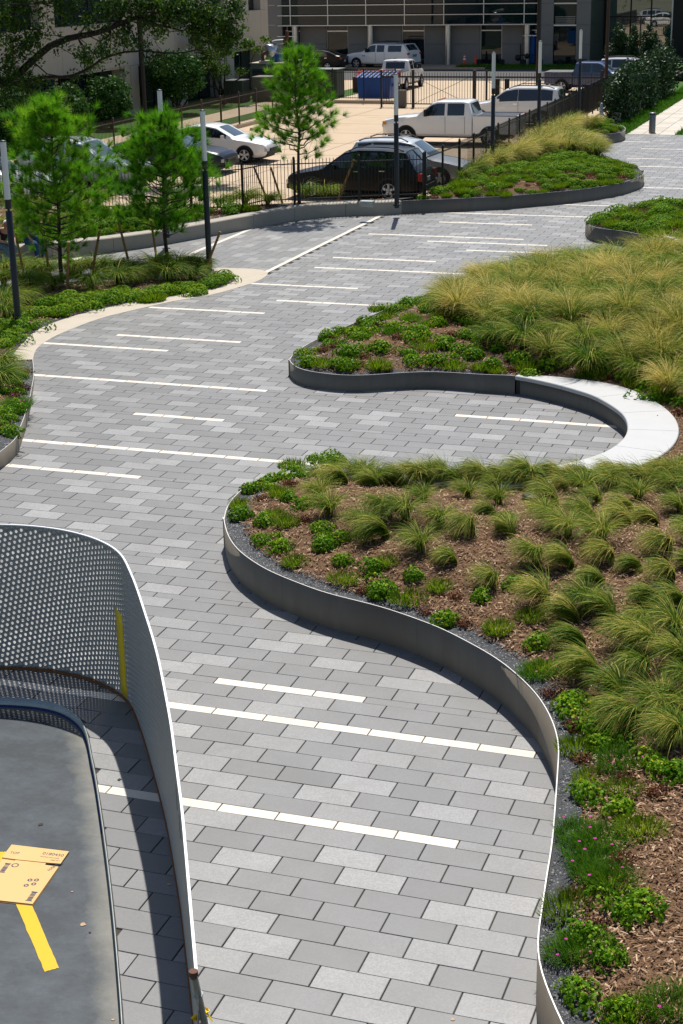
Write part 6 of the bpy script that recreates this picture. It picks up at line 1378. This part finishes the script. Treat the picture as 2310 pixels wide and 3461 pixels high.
# ---------------------------------------------------------------- vehicles
def vehicle(name, label, cat, loc, rz, paint_, Lc, Wc, top, belt, wins, wb, wheel_r=.36, sill=.26, roofx=None, shields=(), tumble=.22, style='car', rims='rim', trim=True, bed=None, rails=False, glass='car_glass', clad=None, group='parked vehicles'):
    """x from nose (0) to tail (Lc), y across. top: (x, z) profile; belt: (x, z); wins: side windows (x0, x1) pairs; shields: (x0, x1) glazed stretches of the top profile"""
    t = thing(name, label, cat, (loc[0], loc[1], loc[2] if len(loc) > 2 else -.03), rz, group); w = Wc/2
    tx, tz = np.array(top, float).T; bx_, bzv = np.array(belt, float).T
    def ztop(x): return np.interp(x, tx, tz)
    def zbelt(x): return min(np.interp(x, bx_, bzv), ztop(x)-.05)
    def wid(x): e = min(x, (bed[0] if bed else Lc)+.0-x if not bed else 9); return w*(1-.16*max(0, 1-x/.55)**2-(.10*max(0, 1-(Lc-x)/.45)**2 if not bed else 0))
    def roofw(x): return max(wid(x)*.985-tumble*max(0, ztop(x)-zbelt(x))-.03, .2)
    def sec(x):
        ww, zt, zb = wid(x), ztop(x), zbelt(x); wr = roofw(x); s0 = sill+.10*max(0, 1-x/.5)**2+(.10*max(0, 1-(Lc-x)/.5)**2)
        half = [(ww*.90, s0), (ww*.985, s0+.10), (ww, .55*s0+.45*zb+.08), (ww*.985, zb), (wr, zt-.045), (wr*.82, zt-.008), (wr*.4, zt+.006)]
        return [(x, -y, z) for y, z in half] + [(x, y, z) for y, z in reversed(half)]
    xe = bed[0] if bed else Lc
    xs = np.unique(np.concatenate([np.linspace(0, xe, 34), tx[tx <= xe], [.04, .1, xe-.03 if xe > .1 else xe]])); xs = xs[(xs >= 0) & (xs <= xe)]
    V = [p for x in xs for p in sec(x)]; n = 14; F = []
    for i in range(len(xs)-1):
        for k in range(n): j_ = (k+1) % n; F.append((i*n+k, i*n+j_, i*n+n+j_, i*n+n+k))
    F += [tuple(reversed(range(n))), tuple(range((len(xs)-1)*n, len(xs)*n))]
    b = MB(); b.add(V, F, True); body = b.build('body', paint_, t)
    import bmesh as _b
    bm = _b.new(); bm.from_mesh(body.data); _b.ops.recalc_face_normals(bm, faces=bm.faces[:]); bm.to_mesh(body.data); bm.free()
    for e in body.data.polygons: e.use_smooth = len(e.vertices) == 4
    body.data.set_sharp_from_angle(angle=math.radians(32))
    def side(x, f, s): return np.array([x, s*(wid(x)*.985+(roofw(x)-wid(x)*.985)*f), zbelt(x)+(ztop(x)-.045-zbelt(x))*f])
    for s in (-1, 1):
        for x0, x1 in wins:
            q = np.linspace(x0, x1, 8); lo = [side(x, .06, s)+np.array([0, s*.010, .0]) for x in q]; hi = [side(x, .90, s)+np.array([0, s*.010, 0]) for x in q]
            hi = [h_ for h_ in hi]; vs = lo+hi; fs = [(i, i+1, 9+i, 8+i) for i in range(7)]; fs = fs if s < 0 else [f[::-1] for f in fs]; g_ = MB(); g_.add(vs, fs, True); g_.build('side_window', glass, t)
    for x0, x1 in shields:
        q = np.linspace(x0, x1, 7); vs = []; sl = (ztop(x1)-ztop(x0))/(x1-x0); nrm = np.array([-sl, 0, 1])/math.hypot(1, sl)*.012
        for x in q:
            for f in np.linspace(-.93, .93, 7):
                wr = roofw(x); y_ = f*wr; zz = ztop(x)+(-.045 if abs(f) > .9 else (-.012 if abs(f) > .6 else .002)); vs.append(np.array([x, y_, zz])+nrm)
        fs = [(i*7+k, i*7+k+1, i*7+8+k, i*7+7+k) for i in range(6) for k in range(6)]; g_ = MB(); g_.add(vs, fs, True); g_.build('windshield' if x0 < Lc*.5 else 'rear_window', 'windshield' if x0 < Lc*.5 else glass, t)
    # wheels
    for x in wb:
        for s in (-1, 1):
            y = s*(wid(x)-.062); wt = thing_part('wheel', t, (x, y, wheel_r+.0)); r = wheel_r; h = .11
            a = MB(); a.lathe([(r*.64, -h), (r*.93, -h), (r, -h*.7), (r, h*.7), (r*.93, h), (r*.64, h)], 24, axis='y', cap=False); a.build('tyre', 'rubber', wt)
            a = MB(); a.lathe([(0, s*.02), (r*.66, s*.02), (r*.66, s*.105), (r*.60, s*.105), (r*.58, s*.03)], 24, axis='y', cap=False); a.build('rim', 'car_trim', wt)
            a = MB()
            for k in range(5):
                an = k*1.2566+.3; d = np.array([math.cos(an), 0, math.sin(an)]); c = d*r*.34+np.array([0, s*.085, 0]); a.obox(c, d*r*.30, (0, .012, 0), np.cross(d, (0, 1, 0))*r*.105)
            a.lathe([(0, s*.07), (r*.16, s*.07), (r*.16, s*.102), (0, s*.106)], 12, axis='y'); a.lathe([(r*.60, s*.06), (r*.665, s*.06), (r*.665, s*.11), (r*.60, s*.11)], 24, axis='y', cap=False); a.build('spokes', rims, wt)
            a = MB(); pts = []; ra = r+.065
            for k in range(13): an = math.pi*k/12; pts.append((x+ra*math.cos(an), max(sill-.02, r+ra*math.sin(an)) if k in (0, 12) else r+ra*math.sin(an)))
            a.extr(pts, s*(wid(x)+.006)-.008, s*(wid(x)+.006)+.004); a.build('wheel_arch', clad or 'car_trim', t)
    # underside, lights, bumpers, mirrors, handles, door seams
    a = MB(); a.box(.25, Lc-.25, -w*.86, w*.86, sill-.07, sill+.05); a.build('underbody', 'car_trim', t)
    zf = ztop(.03)
    for s in (-1, 1):
        a = MB(); a.obox((.13, s*w*.70, zf-.16), (.10, 0, 0), (.06*-s, .17, 0), (0, 0, .06)); a.build('headlight', 'headlight', t)
        if trim:
            zt_ = zbelt(Lc-.1) if not bed else bed[1]; a = MB(); a.obox((Lc-.06, s*w*.86, zt_-.13), (.07, 0, 0), (0, .09, 0), (0, 0, .13 if bed or style == 'suv' else .075)); a.build('tail_light', 'tail_red', t)
        mx = wins[0][0]+.10; zb = zbelt(mx); a = MB(); big_ = style == 'truck'; a.obox((mx, s*(wid(mx)+.13), zb+(.17 if big_ else .09)), (.05, 0, 0), (0, .09 if not big_ else .11, 0), (0, 0, .065 if not big_ else .15)); a.obox((mx, s*(wid(mx)+.03), zb+.03), (.03, 0, 0), (0, .06, 0), (0, 0, .025)); a.build('mirror', paint_ if not big_ else 'car_trim', t)
        for k, (x0, x1) in enumerate(wins[:2]):
            a = MB(); a.obox((x1-.12, s*(wid(x1)+.006), zbelt(x1)-.10), (.10, 0, 0), (0, .018, 0), (0, 0, .018)); a.build('door_handle', 'chrome' if style != 'truck' else paint_, t)
            a = MB(); xm = x1+.035; a.obox((xm, s*(wid(xm)+.001), (zbelt(xm)+sill)/2+.06), (.006, 0, 0), (0, .004, 0), (0, 0, (zbelt(xm)-sill)/2-.08)); a.build('door_seam', 'car_trim', t)
    a = MB(); a.obox((.0, 0, zf-.20), (.035, 0, 0), (0, w*.46, 0), (0, 0, .085)); a.build('grille', 'car_trim', t); a = MB(); a.obox((.02, 0, .42), (.07, 0, 0), (0, w*.80, 0), (0, 0, .08)); a.build('front_bumper', 'chrome' if style == 'truck' else 'car_trim', t)
    a = MB(); a.obox((Lc-.01, 0, .46), (.08, 0, 0), (0, w*.84, 0), (0, 0, .09)); a.build('rear_bumper', 'car_trim' if style != 'truck' else 'chrome', t); a = MB(); a.obox((Lc+.005 if not bed else Lc+.08, 0, .72 if style != 'truck' else .50), (.012, 0, 0), (0, .16, 0), (0, 0, .075)); a.build('number_plate', 'reflective_white', t)
    if rails:
        x0, x1 = rails
        for s in (-1, 1):
            q = np.linspace(x0, x1, 8); a = MB(); a.tube([(x, s*roofw(x)*.86, ztop(x)+(.07 if 0 < i < 7 else .0)) for i, x in enumerate(q)], .022, 6); a.build('roof_rail', 'car_trim', t)
    if bed:
        x0, zb = bed[0]+.03, bed[1]; a = MB(); th = .09
        for s in (-1, 1): a.box(x0, Lc, min(s*w*.985, s*(w*.985-th)), max(s*w*.985, s*(w*.985-th)), sill+.12, zb, .02)
        a.box(Lc-.08, Lc, -(w*.985-th), w*.985-th, sill+.2, zb-.01, .01); a.box(x0, x0+.06, -(w*.985-th), w*.985-th, sill+.2, zb-.02); a.build('cargo_bed', paint_, t); a = MB(); a.box(x0+.06, Lc-.08, -(w*.985-th), w*.985-th, .70, .74); a.build('bed_liner', 'car_trim', t)
        a = MB()
        for s in (-1, 1): a.box(x0, Lc, s*(w*.94)-.05, s*(w*.94)+.05, zb+.001, zb+.012)
        a.build('bed_rail_cap', 'car_trim', t)
    return t
def thing_part(name, parent, loc):
    o = bpy.data.objects.new(name, None); COL.objects.link(o); o.parent = parent; o.location = loc; o.empty_display_size = .1; return o
PI = math.pi
SED_TOP = [(0, .60), (.04, .72), (.22, .83), (.7, .92), (1.3, .985), (1.5, 1.03), (2.25, 1.40), (2.7, 1.475), (3.3, 1.465), (3.8, 1.37), (4.45, 1.12), (4.78, 1.08), (4.87, .98), (4.92, .75)]
SED_BELT = [(0, .72), (1.5, .95), (3.0, .99), (4.9, 1.03)]
SED_TOP = [(x, z*1.05) for x, z in SED_TOP]; SED_BELT = [(x, z*1.05) for x, z in SED_BELT]
SUV_TOP = [(0, .72), (.10, .86), (.6, .98), (1.25, 1.08), (1.40, 1.14), (2.15, 1.66), (2.7, 1.76), (3.6, 1.76), (4.4, 1.70), (4.75, 1.18), (4.9, 1.02), (5.0, .75)]
SUV_BELT = [(0, .8), (1.4, 1.08), (3.0, 1.12), (5.0, 1.18)]
# noses: rz=0 puts the nose at -x; rz=PI puts it at +x
vehicle('sedan', 'white sedan facing right in the sunlit lot, with bright ten-spoke wheels', 'car', (-25.05, 64.55), PI, 'car_white', 4.92, 1.85, SED_TOP, SED_BELT, [(1.78, 2.78), (2.86, 3.70), (3.76, 4.12)], (.95, 3.78), .35, shields=[(1.52, 2.24), (3.75, 4.42)])
vehicle('sedan', 'dark navy sedan whose nose shows behind the right pine', 'car', (-25.35, 60.6), PI, 'car_navy', 4.9, 1.85, SED_TOP, SED_BELT, [(1.85, 2.85), (2.93, 3.75)], (.95, 3.78), .34, shields=[(1.52, 2.24), (3.75, 4.42)])
vehicle('suv', 'silver SUV with roof rails parked behind the bushy pines', 'car', (-27.2, 56.3), PI, 'car_silver', 5.0, 1.95, SUV_TOP, SUV_BELT, [(1.75, 2.75), (2.83, 3.7), (3.78, 4.35)], (.98, 3.95), .37, shields=[(1.42, 2.12), (4.42, 4.72)], style='suv', rails=(2.3, 4.3))
vehicle('sedan', 'white car mostly hidden behind the tallest pine and the left fence', 'car', (-28.6, 51.6), PI, 'car_white', 4.9, 1.85, SED_TOP, SED_BELT, [(1.85, 2.85), (2.93, 3.75)], (.95, 3.78), .34, shields=[(1.52, 2.24), (3.75, 4.42)])
vehicle('suv', 'black SUV facing left right behind the front fence', 'car', (-20.55, 55.05), 0, 'car_black', 5.0, 1.98, SUV_TOP, SUV_BELT, [(1.75, 2.75), (2.83, 3.7), (3.78, 4.35)], (.97, 3.83), .38, shields=[(1.42, 2.12), (4.42, 4.72)], style='suv', rails=(2.3, 4.3))
vehicle('suv', 'silver-white SUV facing right between the black SUV and the white pickup', 'car', (-14.95, 58.6), PI, 'car_silver', 4.75, 1.9, [(x*.95, z*.97) for x, z in SUV_TOP], SUV_BELT, [(1.65, 2.6), (2.68, 3.5), (3.58, 4.1)], (.93, 3.65), .36, shields=[(1.36, 2.02), (4.2, 4.48)], style='suv', rails=(2.2, 4.1))
TR_TOP = [(0, .95), (.08, 1.12), (.7, 1.26), (1.55, 1.34), (1.70, 1.38), (2.35, 1.88), (2.6, 1.96), (3.8, 1.97), (4.05, 1.92), (4.22, 1.4)]
TR_BELT = [(0, 1.0), (1.6, 1.28), (4.3, 1.32)]
vehicle('pickup_truck', 'white crew-cab pickup with amber roof lights, facing left behind the right fence', 'truck', (-22.45, 72.6), 0, 'car_white', 6.25, 2.03, TR_TOP, TR_BELT, [(2.0, 2.95), (3.08, 3.86)], (1.15, 5.05), .42, .42, shields=[(1.72, 2.3)], tumble=.16, style='truck', bed=(4.22, 1.34))
tk = [o for o in COL.objects if o.name.startswith('pickup_truck')][-1]
for k in range(5): a = MB(); a.obox((2.58, -.5+k*.25, 1.985), (.05, 0, 0), (0, .03, 0), (0, 0, .02)); a.build('roof_light', 'amber', tk)
a = MB(); a.add([(4.10, -.72, 1.46), (4.10, .72, 1.46), (3.985, .68, 1.86), (3.985, -.68, 1.86)], [(0, 1, 2, 3)])
a = MB(); a.obox((4.16, 0, 1.66), (.012, 0, .0), (0, .66, 0), (-.085, 0, .20)); a.build('rear_window', 'car_glass', tk)
for s in (-1, 1): a = MB(); a.obox((.10, s*.86, .98), (.08, 0, 0), (0, .10, 0), (0, 0, .07)); a.build('turn_signal', 'amber', tk)
BIG_TOP = [(0, .80), (.1, 1.0), (.7, 1.12), (1.45, 1.22), (1.60, 1.28), (2.35, 1.82), (2.9, 1.93), (4.2, 1.93), (4.9, 1.86), (5.12, 1.3), (5.2, .9)]
vehicle('suv', 'large white SUV with roof rails behind the white pickup, facing left', 'car', (-21.15, 81.4), 0, 'car_pearl', 5.2, 2.02, BIG_TOP, [(0, .9), (1.5, 1.2), (5.2, 1.28)], [(1.95, 3.0), (3.02, 4.75)], (1.08, 4.18), .40, shields=[(1.62, 2.3), (4.93, 5.1)], style='suv', rails=(2.5, 4.8))
cap_top = [(0, .95), (.08, 1.12), (.7, 1.24), (1.45, 1.32), (1.6, 1.36), (2.3, 1.86), (2.6, 1.93), (3.7, 1.93), (3.78, 1.88), (3.9, 1.90), (5.3, 1.92), (5.72, 1.4), (5.78, .8)]
r_t = vehicle('pickup_truck', 'white pickup with camper shell and roof rack parked by the steel columns', 'truck', (-41.6, 125.0), -math.radians(15), 'car_white', 5.8, 2.02, cap_top, [(0, 1.0), (1.6, 1.26), (5.8, 1.34)], [(1.95, 2.8), (2.92, 3.6), (3.95, 5.15)], (1.05, 4.65), .42, .42, shields=[(1.62, 2.25), (5.34, 5.68)], tumble=.16, style='truck', clad='car_trim')
for s in (-1, 1): a = MB(); a.tube([(2.7, s*.6, 1.96), (2.75, s*.6, 2.08), (4.6, s*.6, 2.08), (4.65, s*.6, 1.95)], .02, 6); a.build('roof_rack', 'car_trim', r_t)
for x in np.arange(2.9, 4.6, .4): a = MB(); a.tube([(x, -.6, 2.08), (x, .6, 2.08)], .015, 6); a.build('rack_bar', 'car_trim', r_t)
def letters(s, size, parent, loc, rot, mat, name='lettering'):
    cu_ = bpy.data.curves.new('print', 'FONT'); cu_.body = s; cu_.size = size; cu_.extrude = .004; cu_.align_x = 'CENTER'; o = bpy.data.objects.new('tmp', cu_); COL.objects.link(o)
    dg = bpy.context.evaluated_depsgraph_get(); me = bpy.data.meshes.new_from_object(o.evaluated_get(dg)); bpy.data.objects.remove(o); me.materials.clear(); me.materials.append(MATS[mat]); return link(name, me, parent, loc, rot)
letters('RAM', .30, r_t, (5.80, 0, .95), (PI/2, 0, PI/2), 'car_trim'); letters('RAM', .13, r_t, (1.75, -1.03, .98), (PI/2, 0, 0), 'car_trim')
vehicle('pickup_truck', 'white pickup seen from behind, beyond the blue dumpster', 'truck', (-31.6, 107.6), -PI/2, 'car_white', 5.6, 1.95, [(x*.9, z*.95) for x, z in TR_TOP], [(0, .95), (1.5, 1.2), (4, 1.25)], [(1.8, 2.65), (2.77, 3.45)], (1.0, 4.5), .38, .36, shields=[(1.56, 2.06)], tumble=.16, style='truck', bed=(3.8, 1.2))
t2 = [o for o in COL.objects if o.name.startswith('pickup_truck') and o.parent is None][-1]
a = MB(); a.obox((3.745, 0, 1.53), (.012, 0, 0), (0, .64, 0), (-.075, 0, .20)); a.build('rear_window', 'car_glass', t2); a = MB(); a.obox((3.66, 0, 1.80), (.02, 0, 0), (0, .14, 0), (0, 0, .025)); a.build('brake_light', 'tail_red', t2)
vehicle('sedan', 'black sedan parked against the back building behind the slender pine', 'car', (-46.3, 122.6), 0, 'car_black', 4.9, 1.85, SED_TOP, SED_BELT, [(1.85, 2.85), (2.93, 3.75)], (.95, 3.78), .34, shields=[(1.52, 2.24), (3.75, 4.42)])
vehicle('pickup_truck', 'dark blue pickup with a pale bed cover beyond the gate, facing right', 'truck', (-15.7, 103.2), PI, 'car_blue', 5.7, 1.98, [(x*.92, z*.93) for x, z in TR_TOP], [(0, .93), (1.5, 1.18), (4, 1.22)], [(1.84, 2.7), (2.82, 3.5)], (1.02, 4.6), .39, .38, shields=[(1.60, 2.1)], tumble=.16, style='truck', bed=(3.88, 1.2))
t3 = [o for o in COL.objects if o.name.startswith('pickup_truck') and o.parent is None][-1]; a = MB(); a.box(3.95, 5.68, -.86, .86, 1.215, 1.26, .01); a.build('bed_cover', 'car_silver', t3)
vehicle('suv', 'silver SUV roof showing between the blue pickup and the hollies', 'car', (-14.4, 108.6), PI, 'car_silver', 4.9, 1.9, SUV_TOP, SUV_BELT, [(1.75, 2.75), (2.83, 3.7), (3.78, 4.35)], (.97, 3.83), .37, shields=[(1.42, 2.12), (4.42, 4.72)], style='suv', rails=(2.3, 4.3))

# ---------------------------------------------------------------- two men seated on the concrete wall
def skin(name, verts, edges, rad, mat, parent, sub=2):
    me = bpy.data.meshes.new(name); me.from_pydata([tuple(v) for v in verts], edges, []); o = link(name, me, parent); md = o.modifiers.new('skin', 'SKIN'); md.use_smooth_shade = True
    for i, r in enumerate(rad): me.skin_vertices[0].data[i].radius = (r, r) if not hasattr(r, '__len__') else r
    me.skin_vertices[0].data[0].use_root = True; o.modifiers.new('sub', 'SUBSURF').levels = sub; o.modifiers['sub'].render_levels = sub; me.materials.append(MATS[mat]); return o
def person(label, loc, rz, pose, cloth):
    t = thing('person', label, 'person', loc, rz, 'men seated on the concrete wall'); J = pose
    # body: one continuous skin
    order = ['pelvis','belly','chest','neck','head_b','head_c','head_t','l_sh','l_el','l_wr','r_sh','r_el','r_wr','l_hip','l_kn','l_an','l_to','r_hip','r_kn','r_an','r_to']; idx = {k: i for i, k in enumerate(order)}
    E = [('pelvis','belly'),('belly','chest'),('chest','neck'),('neck','head_b'),('head_b','head_c'),('head_c','head_t'),('chest','l_sh'),('l_sh','l_el'),('l_el','l_wr'),('chest','r_sh'),('r_sh','r_el'),('r_el','r_wr'),('pelvis','l_hip'),('l_hip','l_kn'),('l_kn','l_an'),('l_an','l_to'),('pelvis','r_hip'),('r_hip','r_kn'),('r_kn','r_an'),('r_an','r_to')]
    R_ = dict(pelvis=.13, belly=.125, chest=.145, neck=.055, head_b=.075, head_c=.098, head_t=.075, l_sh=.066, r_sh=.066, l_el=.045, r_el=.045, l_wr=.030, r_wr=.030, l_hip=.088, r_hip=.088, l_kn=.060, r_kn=.060, l_an=.042, r_an=.042, l_to=.035, r_to=.035)
    vs = [J[k] for k in order]; ed = [(idx[a], idx[b]) for a, b in E]; rr = [R_[k] for k in order]
    for s in ('l', 'r'):                                   # hands with five fingers
        wr, el = np.array(J[s+'_wr']), np.array(J[s+'_el']); d = unit(wr-el); d = unit(d+np.array(J.get(s+'_hd', (0, 0, 0)))); sd_ = unit(np.cross(d, (0, 0, 1.))) if abs(d[2]) < .95 else np.array([1., 0, 0]); up = np.cross(sd_, d)
        vs.append(wr+d*.07); rr.append((.036, .020)); pi_ = len(vs)-1; ed.append((idx[s+'_wr'], pi_))
        for k in range(4):
            p_1 = wr+d*(.10+.004*(1-abs(k-1.5)))+sd_*(k-1.5)*.021; p_2 = p_1+d*(.035, .042, .040, .030)[k]-up*.008; p_3 = p_2+d*.028-up*.022
            for q, r in ((p_1, .0105), (p_2, .0095), (p_3, .008)): vs.append(q); rr.append(r)
            n_ = len(vs); ed += [(pi_, n_-3), (n_-3, n_-2), (n_-2, n_-1)]
        th = wr+d*.04+sd_*.035*(1 if s == 'l' else -1); vs.append(th); rr.append(.012); vs.append(th+d*.035+sd_*.012*(1 if s == 'l' else -1)); rr.append(.010); n_ = len(vs); ed += [(idx[s+'_wr'], n_-2), (n_-2, n_-1)]
    body = skin('body', vs, ed, rr, 'skin', t)
    sh = ['belly','chest','l_sh','l_mid','r_sh','r_mid','pelvis_t']; JJ = dict(J); JJ['l_mid'] = tuple(np.array(J['l_sh'])*.45+np.array(J['l_el'])*.55); JJ['r_mid'] = tuple(np.array(J['r_sh'])*.45+np.array(J['r_el'])*.55); JJ['pelvis_t'] = tuple(np.array(J['pelvis'])+np.array([0, 0, .05]))
    skin('shirt', [JJ[k] for k in ('chest','belly','pelvis_t','l_sh','l_mid','r_sh','r_mid')], [(0,1),(1,2),(0,3),(3,4),(0,5),(5,6)], [.165,.148,.155,.088,.066,.088,.066], cloth['shirt'], t)
    skin('jeans', [J[k] for k in ('pelvis','l_hip','l_kn','l_an','r_hip','r_kn','r_an')], [(0,1),(1,2),(2,3),(0,4),(4,5),(5,6)], [.150,.108,.083,.074,.108,.083,.074], cloth['jeans'], t)
    for s in ('l', 'r'):
        an, to = np.array(J[s+'_an']), np.array(J[s+'_to']); skin('shoe', [an+np.array([0, -.04, -.03]), (an+to)/2+np.array([0, 0, -.0]), to], [(0,1),(1,2)], [.050, .050, .042], cloth['shoe'], t)
    hc = np.array(J['head_c']); ht = np.array(J['head_t']); f = np.array(J['face']); upv = unit(ht-np.array(J['head_b'])); sdv = np.cross(f, upv)
    def dome(r, h, a0, a1, cz, name, mat, n=14, m=6, tilt=0.0):
        vs = []; fs = []
        for i in range(m+1):
            ph = math.pi/2*i/m
            for k in range(n+1):
                a = a0+(a1-a0)*k/n; vs.append(hc+upv*(cz+h*math.sin(ph))+(sdv*math.cos(a)+f*math.sin(a))*r*math.cos(ph))
        for i in range(m):
            for k in range(n): q = i*(n+1)+k; fs.append((q, q+1, q+n+2, q+n+1))
        b = MB(); b.add(vs, fs, True); b.build(name, mat, t)
    dome(.112, .095, 0, 2*math.pi, .03, 'hair', 'hair'); dome(.110, .10, math.pi, 2*math.pi, -.05, 'hair', 'hair')
    b = MB(); b.obox(hc+f*.105-upv*.01, sdv*.012, f*.016, upv*.022); b.build('nose', 'skin', t); b = MB(); b.obox(hc+f*.092-upv*.055, sdv*.024, f*.006, upv*.005); b.build('mouth', 'rust_pipe', t)
    for s in (-1, 1):
        b = MB(); b.obox(hc+f*.090+upv*.018+sdv*s*.034, sdv*.012, f*.006, upv*.007); b.build('eye', 'hair', t); b = MB(); b.obox(hc+sdv*s*.100, sdv*.010, f*.020, upv*.030); b.build('ear', 'skin', t)
    if 'cap' in cloth:
        dome(.122, .105, 0, math.pi, .04, 'cap_front', cloth['cap'][0]); dome(.121, .104, math.pi, 2*math.pi, .04, 'cap_back', cloth['cap'][1])
        b = MB(); b.obox(hc+upv*.045+f*.155, sdv*.075, f*.05-upv*.015, upv*.006); b.build('cap_peak', cloth['cap'][0], t)
    skin('belt', [np.array(J['pelvis'])+np.array([0, 0, .045]), np.array(J['pelvis'])+np.array([0, 0, .075])], [(0,1)], [.158,.157], 'belt', t)
    return t
up_pose = dict(pelvis=(0,-.22,.56), belly=(0,-.23,.74), chest=(0,-.20,.98), neck=(0,-.16,1.17), head_b=(0,-.13,1.24), head_c=(0,-.11,1.32), head_t=(0,-.11,1.40), face=np.array([0, .96, -.28]), l_sh=(.20,-.19,1.07), l_el=(.30,-.10,.82), l_wr=(.23,.16,.66), r_sh=(-.20,-.19,1.07), r_el=(-.30,-.10,.82), r_wr=(-.26,.16,.66),
    l_hip=(.10,-.18,.53), l_kn=(.13,.24,.52), l_an=(.08,.20,.10), l_to=(.09,.36,.045), r_hip=(-.10,-.18,.53), r_kn=(-.22,.22,.53), r_an=(-.10,.16,.10), r_to=(-.16,.31,.045), l_hd=(0, .2, -.5), r_hd=(0, .2, -.5))
bent = dict(up_pose); bent.update(belly=(0,-.14,.73), chest=(0,.04,.92), neck=(.03,.16,1.05), head_b=(.04,.21,1.09), head_c=(.05,.26,1.14), head_t=(.05,.28,1.22), face=np.array([.1, .78, -.62]), l_sh=(.20,.06,.98), l_el=(.29,.18,.72), l_wr=(.10,.36,.66), r_sh=(-.20,.06,.98), r_el=(-.28,.16,.72), r_wr=(-.06,.38,.65), l_hd=(0, .1, -.2), r_hd=(0, .1, -.2))
def seat_pos(x):
    q = px(np.column_stack([seat_front[:, :2], np.zeros(len(seat_front))])); i = int(np.argmin(abs(q[:, 0]-x))); d = seat_front[min(i+2, len(seat_front)-1), :2]-seat_front[i-2, :2]; n_ = np.array([-d[1], d[0]]); n_ /= np.linalg.norm(n_); c = seat_front[i, :2]
    if (np.array([0, 0])-c) @ n_ < 0: n_ = -n_
    return c, math.atan2(n_[1], n_[0])-math.pi/2
c, a_ = seat_pos(122); person('man in dark shirt and blue jeans sitting on the seat wall, hand on his knee', (c[0], c[1], 0), a_+.15, up_pose, dict(shirt='shirt_slate', jeans='denim', shoe='boot'))
c, a_ = seat_pos(14); person('man in a red and white cap leaning forward on the wall behind the leftmost lamp', (c[0], c[1], 0), a_+.25, bent, dict(shirt='shirt_dark', jeans='denim_pale', shoe='shoe_grey', cap=('cap_red', 'cap_white')))
